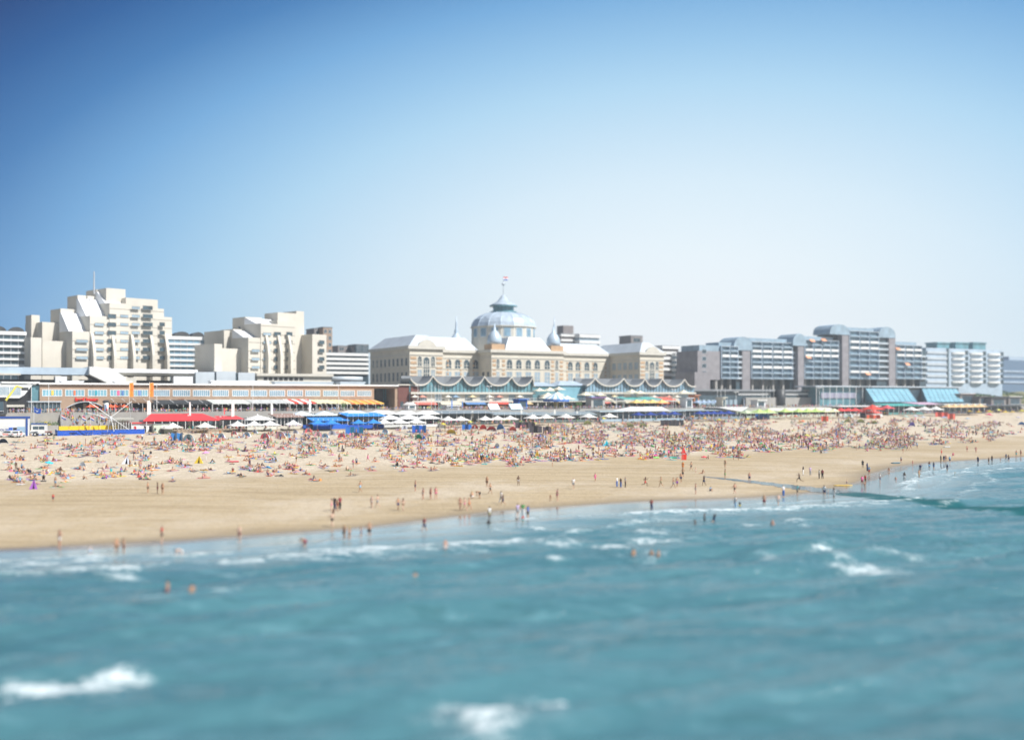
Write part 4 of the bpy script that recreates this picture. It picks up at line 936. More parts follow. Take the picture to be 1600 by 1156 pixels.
# ------------------------------------------------------------------ street furniture and terraces on the promenade
def fc(o, c): o.color = (*c, 1); return o
WHT = (.74,.74,.72)
PAR = {}
def parasol(x, y, z, w, h, c, label, group=None, kind='square', pole=(.75,.75,.73), tilt=None, drop=.28, name='parasol', cat='parasol'):
    n = 4 if kind == 'square' else 8; key = (kind, round(w, 1), round(h, 1), round(drop, 2))
    if key not in PAR:
        can = MB(); r = w / 2 * (1.414 if n == 4 else 1); rot = math.pi / 4 if n == 4 else 0; T = (0, 0, h); b = []
        for i in range(n):
            t0 = rot + 2*math.pi*i/n; t1 = rot + 2*math.pi*(i+1)/n; za = h - w * drop
            p = (r*math.cos(t0), r*math.sin(t0), za); q = (r*math.cos(t1), r*math.sin(t1), za); mp = ((p[0]+q[0])*.46, (p[1]+q[1])*.46, za + .03*w)
            ip = (p[0]*.5, p[1]*.5, (h + za)/2 - .04*w); iq = (q[0]*.5, q[1]*.5, (h + za)/2 - .04*w)
            can.face([T, ip, iq]); can.face([ip, p, mp, q, iq]); can.face([p, (p[0], p[1], za-.14), (mp[0], mp[1], za-.12), mp]); can.face([mp, (mp[0], mp[1], za-.12), (q[0], q[1], za-.14), q])
        co = can.build('canopy', M['fabric']); pm = MB().tube((0,0,-.3), (0,0,h+.08), .05 if w > 1.5 else .03, n=6); po = pm.build('pole', M['paint'])
        PAR[key] = (co.data, po.data); bpy.data.objects.remove(co); bpy.data.objects.remove(po)
    cm_, pm_ = PAR[key]; r_ = empty(name, (x, y, z), rng.uniform(-.15, .15) + (BANG if kind == 'square' else rng.random()), label, cat, group)
    if tilt: r_.rotation_euler = (tilt[0], tilt[1], 0)
    for nm, me, cc in (('canopy', cm_, c), ('pole', pm_, pole)):
        o = bpy.data.objects.new(nm, me); col.objects.link(o); o.parent = r_; o.color = (*cc, 1)
    return r_
def deckp(px, o): p = Lp(px, o); return p.x, p.y, DECK

# lamp posts
lamps = [(49, 601, 'in front of the first glass canopy'), (76, 599, 'before the left end of the brick arcade'), (245, 602, 'beside the right orange banner'), (395, 602, 'before the middle of the arcade windows'), (529, 602, 'near the right end of the arcade windows'), (653, 603, 'before the dark red brick hall'), (764, 604, 'in front of the swept roof peaks'), (963, 609, 'before the paler swept roofs'), (1052, 609, 'right of the paler swept roofs'), (1150, 613, 'under the glazed apartments'), (1280, 606, 'left of the glass hall')]
for px, py, w in lamps:
    x, y, z = deckp(px, 5); h = gz(py, y) - z; r_ = empty('street_lamp', (x, y, z), BANG, 'white double headed street lamp ' + w, 'street lamp', 'double headed lamps along the promenade')
    MB().tube((0,0,0), (0,0,h), .11, .06, 8).build('post', M['white'], r_)
    for s_ in (-1, 1):
        a = MB().tube((0,0,h-.1), (s_*.9,0,h+.05), .04, n=6).build('arm', M['white'], r_)
        MB().box(s_*.75 - .35, s_*.75 + .55, -.2, .2, h + .06, h + .26).build('lamp_head', M['white'], r_)
# flagpoles
for px, py, w in [(674, 603, 'first bare flagpole from the left of the four before the swept roofs'), (680, 603, 'second bare flagpole from the left of the four before the swept roofs'), (685.5, 603, 'third bare flagpole from the left of the four before the swept roofs'), (689, 604, 'fourth bare flagpole from the left of the four before the swept roofs'),
        (1121, 606, 'leftmost slim flagpole before the brown apartments'), (1126.5, 606, 'middle slim flagpole before the brown apartments'), (1133, 607, 'rightmost slim flagpole before the brown apartments'), (1192, 604, 'leftmost flagpole of the four before the round dark tower'), (1198, 604, 'second flagpole of the four before the round dark tower'), (1203, 605, 'third flagpole of the four before the round dark tower'), (1209, 606, 'flagpole right against the round dark tower')]:
    x, y, z = deckp(px, 7); h = gz(py, y) - z; r_ = empty('flagpole', (x, y, z), 0, w, 'flagpole', 'bare white flagpoles on the promenade')
    MB().tube((0,0,0), (0,0,h), .10, .05, 8).build('pole', M['white'], r_); MB().lathe([(.01,h),(.12,h+.08),(.12,h+.16),(.01,h+.24)], 8).build('knob', M['white'], r_); MB().lathe([(.3,0),(.3,.25),(.12,.3)], 8).build('base', M['concrete'], r_)
# orange banners
bm_ = mat('orange_banner', (.80,.16,.03), .7, .25, .9, alt=(.85,.42,.05))
for px, w in ((205, 'tall orange banner on a pole left of the other orange banner'), (236.5, 'tall orange banner on a pole beside the white pillar sign')):
    x, y, z = deckp(px, 3); S = 1600 / y; r_ = empty('banner', (x, y, z), BANG, w, 'banner', 'orange banners on the promenade'); zt, zb = gz(598, y) - z, gz(620, y) - z
    MB().tube((-.55,0,0), (-.55,0,zt + .3), .06, .05).build('pole', M['white'], r_); m = MB()
    for i in range(6):
        a = -.5 + i*.2; b_ = a + .2; f0, f1 = .08*math.sin(i*1.3), .08*math.sin((i+1)*1.3); m.face([(a, f0, zb), (b_, f1, zb), (b_, f1, zt), (a, f0, zt)]); m.face([(a, f0+.02, zb), (a, f0+.02, zt), (b_, f1+.02, zt), (b_, f1+.02, zb)])
    m.build('banner_cloth', bm_, r_); MB().tube((-.55,0,zt), (.75,0,zt), .03).build('crossbar', M['white'], r_)
# advertising column
x, y, z = deckp(165.5, 2); r_ = empty('advertising_column', (x, y, z), 0, 'round white advertising column with dark cap before the big arch', 'advertising column')
MB().lathe([(.75,0),(.75,3.3)], 16).build('drum', M['white'], r_, True); MB().lathe([(.85,3.3),(1.0,3.45),(1.0,3.7),(.5,4.0)], 16).build('cap', M['dark'], r_); 
for k, c in enumerate([(.5,.08,.05), (.35,.4,.45), (.12,.2,.45)]): 
    m = MB(); t0 = -2.6 + k*.6
    for i in range(3): a, b_ = t0 + i*.17, t0 + (i+1)*.17; m.face([(.76*math.cos(a), .76*math.sin(a), .6), (.76*math.cos(b_), .76*math.sin(b_), .6), (.76*math.cos(b_), .76*math.sin(b_), 2.7), (.76*math.cos(a), .76*math.sin(a), 2.7)])
    m.build('poster', M['fabric'], r_, color=c)
# pillar signs and sail flags standing on the beach edge
def sail(px, py0, py1, w, c, lab):
    o = -4; p = Lp(px, o); Y = p.y; zb, zt = gz(py1, Y), gz(py0, Y); r_ = empty('sail_flag', (p.x, p.y, zb), BANG, lab, 'flag', 'upright sail flags along the terraces')
    h = zt - zb; MB().tube((-w/2,0,0), (-w/2,0,h), .05, .03).build('pole', M['white'], r_)
    m = MB(); m.extr([(-w/2+.05, .8), (w/2, 1.0), (w/2, h*.85), (w*.2, h), (-w/2+.05, h)], -.02, .02); m.build('sail', M['fabric'], r_, color=c)
for a in [(233, 626, 652, 1.1, (.78,.76,.72), 'tall white sail flag just left of the red awning'), (297, 628, 678, .5, (.78,.78,.78), 'slim white mast flag rising through the red awning'), (294.5, 648, 668, .5, (.70,.72,.74), 'short grey sail flag under the red awning'), (345, 650, 668, .6, (.55,.58,.60), 'grey sail flag right of the red awning'), (364, 628, 655, .9, (.78,.77,.74), 'white sail flag behind the end of the red awning'), (425, 630, 655, .6, (.78,.77,.74), 'white sail flag before the brown canopy'), (441, 646, 664, .35, (.76,.76,.76), 'thin white sail flag in front of the brown canopy'), (402.5, 646, 664, .35, (.76,.76,.76), 'thin white sail flag left of the brown canopy'), (350.5, 637, 652, .35, (.65,.05,.05), 'thin red sail flag behind the red awning'), (484.5, 624, 648, .7, (.78,.78,.78), 'white sail flag before the red striped awning'),
        (738.5, 642, 657, .7, (.70,.68,.62), 'beige sail flag left of the dark glass terrace'), (815, 640, 656, .7, (.68,.66,.6), 'beige sail flag before the white parasol row'), (867, 640, 656, .7, (.68,.66,.6), 'beige sail flag before the merry-go-round'), (902, 642, 655, .7, (.62,.62,.58), 'grey sail flag at the left end of the slate terrace roof'), (934, 641, 655, .7, (.62,.62,.58), 'grey sail flag right of the slate terrace roof'), (1163, 622, 650, .6, (.12,.15,.22), 'dark navy sail flag at the right end of the gabled pavilion'), (706, 625, 642, .45, (.05,.20,.60), 'blue sail flag before the cream shops'), (722.5, 627, 640, .35, (.05,.20,.60), 'smaller blue sail flag before the cream shops')]: sail(*a)

# terraces in front of the arcade
def awning(px0, px1, o0, o1, ztop, zlow, c, label, cat='awning', name='awning', posts=4, stripes=None, side=False):
    f = FrB(px0, o0, name, label, cat, z0=DECK); rt = f.root; xe = f.lx(px1); d = o1 - o0; n = max(4, int(xe / 1.5)); m = MB(); m2 = MB()
    for i in range(n):
        a, b_ = xe*i/n, xe*(i+1)/n; t_ = m2 if stripes and i % 2 else m
        t_.face([(a, 0, zlow), (b_, 0, zlow), (b_, d, ztop), (a, d, ztop)]); t_.face([(a, 0, zlow-.35), (b_, 0, zlow-.35), (b_, 0, zlow), (a, 0, zlow)]); t_.face([(a, d, ztop-.08), (b_, d, ztop-.08), (b_, .02, zlow-.08), (a, .02, zlow-.08)])
    m.build('cloth', M['fabric'], rt, color=c)
    if stripes: m2.build('stripe', M['fabric'], rt, color=stripes)
    for i in range(posts):
        x = .1 + (xe-.2)*i/(posts-1); MB().tube((x,.1,0), (x,.1,zlow-.05), .07).build('post', M['white'], rt)
    for i in range(posts - 1):
        x = .3 + xe*(i+.5)/(posts-1); MB().tube((x, -1.2, zlow - .7), (x - 1.0, d*.6, ztop + .1), .09).build('rafter', M['white'], rt)
    return rt
AW = [(172, 240, 12, 19, 4.3, 3.4, (.22,.15,.10), None, 'brown timber canopy of the terrace under the orange banners'), (240, 332, 9, 19, 4.0, 2.9, (.04,.045,.05), None, 'black awning over the dark restaurant right of the white pillar sign'),
  (332, 392, 10, 19, 4.1, 3.0, (.55,.58,.56), None, 'pale grey awning right of the black restaurant awning'), (393, 452, 10, 19, 4.1, 3.1, (.50,.52,.52), None, 'grey glass awning left of the red and white stripes'), (453, 494, 10, 19, 4.2, 3.0, (.74,.72,.70), (.70,.06,.04), 'red and white striped awning on the arcade'),
  (495, 527, 10, 19, 4.0, 3.0, (.74,.68,.45), None, 'pale yellow awning right of the striped one'), (528, 548, 10, 19, 4.0, 2.9, (.72,.62,.35), None, 'cream yellow awning next to the orange one'), (549, 600, 10, 19, 3.9, 2.8, (.80,.22,.06), (.82,.48,.10), 'long orange awning at the right end of the arcade')]
for px0, px1, o0, o1, a, b_, c, st, lab in AW: awning(px0, px1, o0, o1, a, b_, c, lab, stripes=st, posts=5)
for i, (px, o) in enumerate([(141, 10), (147, 9), (173, 8), (180, 9), (187, 8), (194, 10)]):
    x, y, z = deckp(px, o); parasol(x, y, z, 2.8, 2.7, (.78,.13,.05), ORD(i) + ' from the left of the orange red parasols beside the advertising column', 'orange red parasols on the terrace', 'round')
# promenade kiosks
def kiosk(px0, px1, o, h, label, c, roofc, d=4.0, name='kiosk', gable=False, open_=True):
    f = FrB(px0, o, name, label, 'kiosk', z0=DECK); rt = f.root; xe = f.lx(px1)
    MB().box(0, xe, 0, d, 0, h).build('body', M['fabric'], rt, color=c)
    if gable:
        m = MB(); m.extr([(-.3, h+.01), (xe+.3, h+.01), (xe/2, h + xe*.32)], -.3, d+.3); m.build('roof', M['fabric'], rt, color=roofc)
    else: MB().box(-.4, xe+.4, -.8, d+.3, h+.01, h+.3).build('roof', M['fabric'], rt, color=roofc)
    if open_: MB().box(xe*.15, xe*.85, -.05, .03, 1.0, h*.82).build('hatch', M['glass'], rt); MB().box(xe*.1, xe*.9, -.4, -.06, .9, 1.0).build('counter', M['white'], rt)
    return rt
kiosk(-6, 7, -2, 4.6, 'dark grey kiosk at the left end of the promenade', (.08,.09,.10), (.05,.05,.06))
kiosk(638, 650, 3, 2.2, 'small white kiosk with a red gabled roof', (.72,.72,.72), (.75,.72,.70), gable=True)
kiosk(698, 718, 4, 1.7, 'low white counter beside the blue sail flags', (.72,.74,.76), (.74,.74,.74))
kiosk(810, 824, 6, 4.0, 'blue covered booth left of the merry-go-round', (.03,.12,.45), (.04,.18,.55))
kiosk(1072, 1082, 2, 4.4, 'white lifeguard kiosk left of the gabled pavilion', (.72,.72,.72), (.5,.52,.55))
kiosk(1129, 1134, 3, 4.6, 'narrow cream pillar kiosk under the flagpoles', (.62,.58,.48), (.6,.58,.5))
kiosk(1183, 1196, 4, 3.4, 'white box kiosk right of the navy sail flag', (.72,.74,.76), (.7,.7,.7))
for px, px1, lab in ((766, 782, 'tilted white display board on the promenade left of the booth'), (799, 818, 'pale blue tilted board in front of the covered booth')):
    f = FrB(px, 1.2, 'display_board', lab, 'board', z0=DECK); xe = f.lx(px1); m = MB(); m.extrx([(0, .3), (2.2, 2.5), (2.3, 2.4), (.1, .2)], 0, xe); m.build('panel', M['fabric'], f.root, color=(.72,.74,.76) if px < 790 else (.45,.55,.62)); MB().tube((.3, 2.2, 0), (.3, 2.2, 2.3), .06).build('leg', M['steel'], f.root); MB().tube((xe-.3, 2.2, 0), (xe-.3, 2.2, 2.3), .06).build('leg', M['steel'], f.root)
# merry-go-round
p = Lp(869, 7); r_ = empty('merry_go_round', (p.x, p.y, DECK), 0, 'merry-go-round with blue and white striped cone roof', 'carousel')
RR = 5.0; cw = MB(); cb = MB()
for i in range(24):
    t0, t1 = 2*math.pi*i/24, 2*math.pi*(i+1)/24; m = cw if i % 2 else cb
    m.face([(0,0,6.7), (RR*math.cos(t0), RR*math.sin(t0), 4.3), (RR*math.cos(t1), RR*math.sin(t1), 4.3)]); m.face([(RR*math.cos(t0), RR*math.sin(t0), 4.3), (RR*math.cos(t0), RR*math.sin(t0), 3.9), (RR*math.cos(t1), RR*math.sin(t1), 3.9), (RR*math.cos(t1), RR*math.sin(t1), 4.3)])
cw.build('roof', M['fabric'], r_, color=(.72,.74,.72)); cb.build('roof_stripe', M['fabric'], r_, color=(.25,.42,.60)); MB().lathe([(RR-.1,3.2),(RR+.05,3.25),(RR+.05,3.88),(RR-.1,3.88)], 24).build('rounding_board', M['fabric'], r_, color=(.03,.14,.50)); MB().lathe([(RR,.2),(RR,.5)], 24).build('platform', M['timber'], r_); MB().lathe([(.9,.5),(.9,4.0)], 12).build('centre_drum', M['fabric'], r_, color=(.6,.45,.15))
for i in range(8): t = math.pi/4*i; MB().tube((4.2*math.cos(t),4.2*math.sin(t),.5), (4.2*math.cos(t),4.2*math.sin(t),4.2), .05).build('pole', M['white'], r_)
# small terrace parasols on the balconies below the swept roofs
q_ = random.Random(8)
for i, (px, dz) in enumerate([(648, 3.5), (660, 3.5), (700, 3.5), (712, 3.5), (738, 3.5), (765, 3.5), (780, 3.5), (812, 3.5), (925, 3.5), (960, 3.5), (1022, 3.5), (1045, 3.5), (1058, 3.5)]):
    p = Lp(px, 22.3 if px < 850 else 24.3); parasol(p.x, p.y, DECK + dz, 2.6, 2.2, [(.72,.70,.62),(.66,.30,.22),(.70,.68,.60),(.25,.38,.52),(.72,.60,.35)][i % 5], ORD(i) + ' small balcony parasol from the left below the swept roofs', 'small balcony parasols below the swept roofs')
# cream terrace parasols between the swept roof pavilions
CT = [(843, 622, 22), (859, 621, 23), (873, 620, 21), (856, 629, 16), (871, 628, 15), (915, 628, 20), (937, 629, 18), (987, 624, 18), (1000, 626, 16), (1068, 625, 18), (852, 633, 12), (886, 634, 12), (700, 0, 0), (948, 636, 13)]
for i, (px, py, o) in enumerate([c for c in CT if c[2]]):
    p = Lp(px, o); zt = gz(py - 16, p.y); parasol(p.x, p.y, zt - 3.0 if zt - 3 > DECK else DECK, 5.0 if i % 2 else 4.2, max(2.6, zt - DECK) if zt - 3 <= DECK else 3.0, (.70,.66,.52), ORD(i) + ' of the cream parasols on the hotel terraces, counted left to right by cafe', 'cream parasols on the hotel terraces')
for i, px in enumerate((994, 1007, 1019, 1034)): x, y, z = deckp(px, 8); parasol(x, y, z, 4.6, 3.9, (.78,.55,.20), ORD(i) + ' from the left of the orange yellow parasols under the paler swept roofs', 'orange yellow promenade parasols')
awning(975, 1035, 12, 20, 5.0, 4.2, (.10,.38,.36), 'turquoise awning behind the orange yellow parasols'); awning(1036, 1056, 12, 20, 4.9, 4.0, (.72,.12,.07), 'red orange awning right of the turquoise one'); awning(945, 974, 12, 20, 5.0, 3.9, (.07,.09,.11), 'dark awning left of the turquoise one')
for i, px in enumerate((1090, 1099, 1108, 1118)): x, y, z = deckp(px, 12); parasol(x, y, z, 3.8, 3.6, (.30,.40,.55), ORD(i) + ' from the left of the slate blue parasols above the gabled pavilion', 'slate blue promenade parasols')
kiosk(924, 945, 10, 4.6, 'round cornered shop with purple fascia right of the merry-go-round', (.42,.42,.40), (.25,.10,.35))
kiosk(1085, 1092, 14, 5.6, 'small orange stall under the paler swept roofs', (.70,.28,.12), (.6,.3,.2))
# bushes in pots
for i, (px, o) in enumerate([(537, 4), (902, 1), (906, 1)]): 
    x, y, z = deckp(px, o); r_ = empty('potted_tree', (x, y, z), 0, ORD(i) + ' small round potted tree from the left on the promenade edge', 'tree', 'potted trees on the promenade'); MB().lathe([(.3,0),(.45,.6)], 10).build('pot', M['concrete'], r_); MB().tube((0,0,.5), (0,0,1.6), .06).build('trunk', M['timber'], r_)
    m = MB(); q = random.Random(i)
    for k in range(160):
        v = Vector((q.gauss(0,1), q.gauss(0,1), q.gauss(0,1))).normalized() * (.9 * q.random() ** .4); v.z += 2.3; u_ = Vector((q.gauss(0,1), q.gauss(0,1), q.gauss(0,1))).normalized()*.16; w_ = u_.orthogonal().normalized()*.12; m.face([v-u_, v+w_, v+u_, v-w_])
    m.build('crown', M['leaf'], r_)
# yellow crane arm at the far left
x, y, z = deckp(6, 1); r_ = empty('cherry_picker', (x, y, z), BANG, 'yellow lifting arm folded over beside the white building', 'crane'); S_ = y / 1600
z1, z2, z3 = gz(625, y) - z, gz(603, y) - z, gz(608, y) - z
MB().tube((.3,0,0), (.3,0,z1), .5, .4, 8).build('base', M['dark'], r_); MB().tube((.3,0,z1-.4), (3.3,0,z2), .32, .26, 6).build('boom', M['paint'], r_, color=(.80,.72,.12)); MB().tube((3.3,0,z2), (5.2,0,z3+.3), .24, .2, 6).build('jib', M['paint'], r_, color=(.80,.72,.12)); MB().box(4.6, 6.4, -.5, .5, z3-.4, z3+.5).build('basket', M['dark'], r_)
# railing along the edge of the promenade
m = MB(); r_ = empty('promenade_railing', L(-40, 3.3, DECK), BANG, 'thin grey railing along the seaward edge of the promenade', 'railing')
for i in range(240): x = i*2.2; m.tube((x,0,0), (x,0,1.05), .035, n=4)
m.build('posts', M['steel'], r_); m = MB(); m.box(0,526,-.03,.03,1.05,1.11); m.box(0,526,-.015,.015,.5,.54); m.build('rail', M['steel'], r_)

# ------------------------------------------------------------------ dunes and far right
for i, (pa, pb, o, tp, lab) in enumerate([(1510, 1660, 120, 606, 'low dune with dry green grass under the distant blue building'), (1490, 1640, 60, 614, 'nearer olive dune right of the sloping glass facade')]):
    f = FrB(pa, o, 'grassy_dune', lab, 'dune'); xe = f.lx(pb); zt = f.lz(tp, xe*.4); m = MB(); nx, ny = 50, 12; q = []
    for j in range(ny + 1):
        for k in range(nx + 1):
            u_, v_ = k/nx, j/ny; h = zt * math.sin(math.pi*min(1, u_*1.25))**.5 * math.sin(math.pi*v_)**.7 if u_ < .8 else zt*math.sin(math.pi*v_)**.7*(.5+.5*math.cos((u_-.8)*9)); h = max(0, h) * (.8 + .3*mnoise.noise(Vector((u_*9, v_*3, i)))); m.v.append((xe*u_, 40*v_, h - .3))
    for j in range(ny):
        for k in range(nx): b_ = j*(nx+1)+k; m.f.append((b_, b_+1, b_+nx+2, b_+nx+1)); m.m.append(0)
    m.build('mound', M['dune'], f.root, True); m = MB(); q = random.Random(i)
    for k in range(700):
        x, y = q.random()*xe, q.random()*20; h = zt*.9*math.sin(math.pi*y/40)**.7*math.sin(math.pi*min(1, x/xe*1.25))**.5 if x < xe*.8 else zt*.5; r = q.uniform(.4, 1.3)
        for _ in range(3): a = q.random()*6.28; m.face([(x, y, h-.3), (x+r*math.cos(a), y+r*math.sin(a), h+r*.8), (x+r*math.cos(a+.8), y+r*math.sin(a+.8), h+r*.5)])
    m.build('shrubs', M['leaf'], f.root)
for i, (px0, px1, o, h, c, lab) in enumerate([(1500, 1522, 26, 6.5, (.62,.52,.50), 'pink roofed snack bar right of the sloping glass facade'), (1530, 1548, 22, 5.0, (.20,.18,.17), 'dark bar with brown front on the far right promenade'), (1549, 1572, 18, 4.4, (.07,.08,.10), 'black sheds on the far right promenade'), (1576, 1596, 20, 5.0, (.66,.66,.66), 'white roofed bar near the right edge')]): kiosk(px0, px1, o, h, lab, (.22,.20,.19), c, 8, 'beach_bar')
# ------------------------------------------------------------------ beach pavilions at the foot of the sea wall
def sandz(x, y): return max(0.0, float(bz(np.array([(x, y)]))[0]))
def FrS(px, o, *a, **k):
    p = Lp(px, o); z = sandz(p.x, p.y); f = FrB(px, o, *a, z0=z, **k); return f
def pav(px0, px1, o, d, top, label, wall=(.30,.36,.36), roofc=(.70,.71,.70), name='beach_pavilion', style='flat', glass='glass', posts=8, low=0.0, cat='beach pavilion', wallh=1.0, opens=True):
    """open-fronted pavilion: plinth, parapet, posts, glazed back and a roof read at pixel row top"""
    f = FrS(px0, o, name, label, cat); rt = f.root; xe = f.lx(px1); zt = f.lz(top, xe*.5, 2)
    zt = max(zt, 2.9)
    MB().box(-.4, xe+.4, -.6, d, -.4, .35).build('plinth', M['timber'], rt)
    if opens: MB().box(0, xe, -.25, -.12, .36, .36 + wallh).build('parapet', M['fabric'], rt, color=wall)
    MB().box(0, xe, d*.55, d*.6, .36, zt - .9).build('rear_glazing', M[glass], rt)
    m = MB(); [m.box(x - .07, x + .07, -.1, .04, .36, zt - .45) for x in np.linspace(.1, xe-.1, posts)]; m.build('post', M['white'], rt)
    m = MB()
    if style == 'flat': m.box(-.5, xe+.5, -.8, d, zt-.35, zt)
    elif style == 'shed': m.extrx([(-.9, zt-1.1), (-.9, zt-.95), (d, zt), (d, zt-.15)], -.5, xe+.5)
    elif style == 'gables':
        n = max(1, round(xe / 9)); 
        for i in range(n):
            a, b_ = xe*i/n, xe*(i+1)/n; c = (a+b_)/2; m.extr([(a, zt-1.3), (b_, zt-1.3), (c, zt)], -.8 - .01*i, d)
    elif style == 'pyramids':
        n = max(1, round(xe / 6.5))
        for i in range(n):
            a, b_ = xe*i/n, xe*(i+1)/n; T = ((a+b_)/2, d/2, zt); P = [(a,-.6,zt-1.5),(b_,-.6,zt-1.5),(b_,d,zt-1.5),(a,d,zt-1.5)]
            for k in range(4): m.face([P[k], P[(k+1)%4], T])
            m.face(P[::-1])
    m.build('roof', M['fabric'], rt, color=roofc)
    # tables and chairs inside
    t = MB(); q = random.Random(int(px0))
    for i in range(int(xe/2.2)):
        x = 1 + i*2.2; y = q.uniform(.6, d*.45); t.box(x-.4, x+.4, y-.4, y+.4, 1.05, 1.1); t.box(x-.04, x+.04, y-.04, y+.04, .36, 1.04)
        for s_ in (-1, 1): t.box(x+s_*.75-.2, x+s_*.75+.2, y-.2, y+.2, .78, .83); t.box(x+s_*.95-.03, x+s_*.95+.03, y-.2, y+.2, .36, 1.25)
    t.build('terrace_seating', M['timber'], rt)
    return f
f = pav(176, 206, -10, 7, 653, 'cream cabin building with dark doors behind the blue fence', (.6,.6,.52), (.42,.42,.38), style='flat', glass='offwhite')
f = FrS(206, -9, 'beach_cabins', 'white beach cabins with red roof edge beside the blue fence', 'cabin'); rt = f.root; xe = f.lx(240)
MB().box(0, xe, 0, 5, -.3, 2.9).build('wall', M['white'], rt); MB().box(-.3, xe+.3, -.4, 5.3, 2.91, 3.15).build('roof', M['fabric'], rt, color=(.65,.06,.06))
for i, px in enumerate((209, 225, 233)): MB().box(f.lx(px), f.lx(px+4), -.06, .02, 0, 2.1).build('door', M['fabric'], rt, color=(.05,.05,.06) if i else (.5,.04,.04))
f = FrS(240, -11, 'service_hut', 'long pale green service hut under the red awning', 'hut'); rt = f.root; xe = f.lx(270); MB().box(0, xe, 0, 4, -.3, 2.7).build('wall', M['fabric'], rt, color=(.55,.60,.50)); MB().box(-.2, xe+.2, -.2, 4.2, 2.71, 2.85).build('roof', M['roofgrey'], rt); MB().box(f.lx(252), f.lx(268), -.1, .02, .9, 2.3).build('shutter', M['white'], rt)
# the big red awning: a long lean-to sloping to the sea
f = FrS(228, -9, 'red_awning_pavilion', 'beach pavilion under one long red awning', 'beach pavilion'); rt = f.root; xe = f.lx(342); xe2 = f.lx(384); zt = f.lz(646, 20, 5); zl = f.lz(655.5, 20)
MB().face([(-1, -1, zl), (xe, -1, zl), (xe - 3, 8, zt), (3, 8, zt)]).face([(-1, -1, zl-.3), (xe, -1, zl-.3), (xe, -1, zl), (-1, -1, zl)]).build('red_awning', M['fabric'], rt, color=(.62,.05,.06))
MB().face([(xe, .5, zl), (xe2, .5, zl), (xe2-1, 7, zt-.8), (xe+.2, 7, zt-.8)]).build('lower_red_awning', M['fabric'], rt, color=(.60,.06,.07))
MB().box(-1, xe2, 5, 5.4, -.3, zl).build('rear_wall', M['glass'], rt); MB().box(-1, xe2, -1.6, 8, -.5, .3).build('plinth', M['timber'], rt)
m = MB(); [m.box(x-.08, x+.08, -.9, -.75, 0, zl-.3) for x in np.linspace(0, xe2-.5, 14)]; m.build('post', M['white'], rt)
m = MB(); [m.box(x-.5, x+.5, -1.5, -1.4, .3, 1.1) for x in np.linspace(6, xe2-.5, 22)]; m.build('wicker_screen', M['timber'], rt)
pav(386, 432, -10, 8, 648.5, 'pale pavilion with low tent roof right of the red awning', (.62,.62,.56), (.66,.66,.64), style='pyramids')
pav(433, 472, -10, 8, 646.5, 'pavilion with brown sloping canvas roof', (.55,.52,.45), (.30,.20,.17), style='shed')
pav(458, 530, -6, 7, 642, 'pavilion with pale blue white canvas roof above the blue parasols', (.02,.10,.45), (.58,.66,.74), style='pyramids')
pav(489, 543, -14, 5, 652, 'blue fronted terrace with low blue hoarding', (.02,.12,.55), (.03,.22,.62), style='shed', wallh=1.5)
pav(543, 600, -13, 7, 645, 'blue roofed terrace right of the blue hoarding', (.02,.10,.50), (.03,.25,.68), style='shed', wallh=1.2)
pav(536, 625, -7, 8, 641, 'pavilion with wide white gabled tents and thin red edging', (.25,.25,.3), (.72,.73,.72), style='gables')
pav(600, 690, -12, 8, 647.5, 'long white terrace with white balustrade left of the slate roof', (.62,.64,.64), (.72,.72,.72), style='pyramids', wallh=.9)
pav(624, 690, -5, 7, 641.5, 'second white canvas pavilion behind the white balustrade', (.6,.6,.6), (.70,.71,.71), style='gables')
pav(690, 770, -6, 9, 641, 'dark pavilion with broad slate grey sloping roof', (.06,.08,.08), (.20,.25,.29), style='shed')
pav(770, 832, -6, 9, 643, 'dark pavilion with slate roof left of the merry-go-round', (.06,.08,.07), (.24,.30,.34), style='shed')
pav(835, 935, -7, 10, 643, 'dark glass pavilion with grey pitched roofs below the merry-go-round', (.12,.16,.16), (.26,.32,.36), style='gables')
f = pav(937, 1068, -8, 9, 641.5, 'grey timber pavilion with white gabled roof and navy parasols', (.32,.42,.50), (.34,.44,.50), style='flat', posts=16, glass='blueglass')
m = MB(); z = 0
for a, b_, yo in ((972, 1044, -1.0),):
    xa, xb = f.lx(a), f.lx(b_); zt = f.lz(635.5, (xa+xb)/2, 1); zl = f.lz(642.5, xa); m.extr([(xa, zl), (xb, zl), (xb - 4, zt), ((xa+xb)/2 + 6, zt), ((xa+xb)/2, zl + .9), (xa + 10, zt), ], yo, 8)
m.build('white_gable_roof', M['roofwhite'], f.root)
f = pav(1070, 1164, -6, 9, 640, 'second grey timber pavilion with white triangular roof, left of the green parasols', (.20,.26,.32), (.34,.42,.46), style='flat', posts=14, glass='blueglass')
xa, xb = f.lx(1120), f.lx(1166); m = MB(); m.extr([(xa, f.lz(637, xa)), (xb, f.lz(636, xb)), ((xa+xb)/2+4, f.lz(642.5, xb))], -1.5, 8); m.build('white_roof', M['roofwhite'], f.root)
pav(1166, 1215, -7, 8, 640, 'pavilion behind the first green parasols', (.35,.42,.36), (.50,.60,.40), style='pyramids')
pav(1210, 1306, -5, 9, 637, 'pavilion under white canvas behind the row of green parasols', (.5,.55,.48), (.72,.73,.66), style='gables')
pav(1310, 1374, -5, 9, 634, 'pavilion with white roof behind the red parasols', (.6,.6,.6), (.70,.70,.72), style='flat')
pav(1352, 1378, -14, 5, 640, 'white slatted terrace under the large red parasol', (.66,.66,.66), (.60,.08,.06), style='pyramids', wallh=1.4)
pav(1388, 1444, -4, 9, 630.5, 'pavilion with sloping turquoise green roof', (.10,.25,.25), (.06,.34,.32), style='shed')
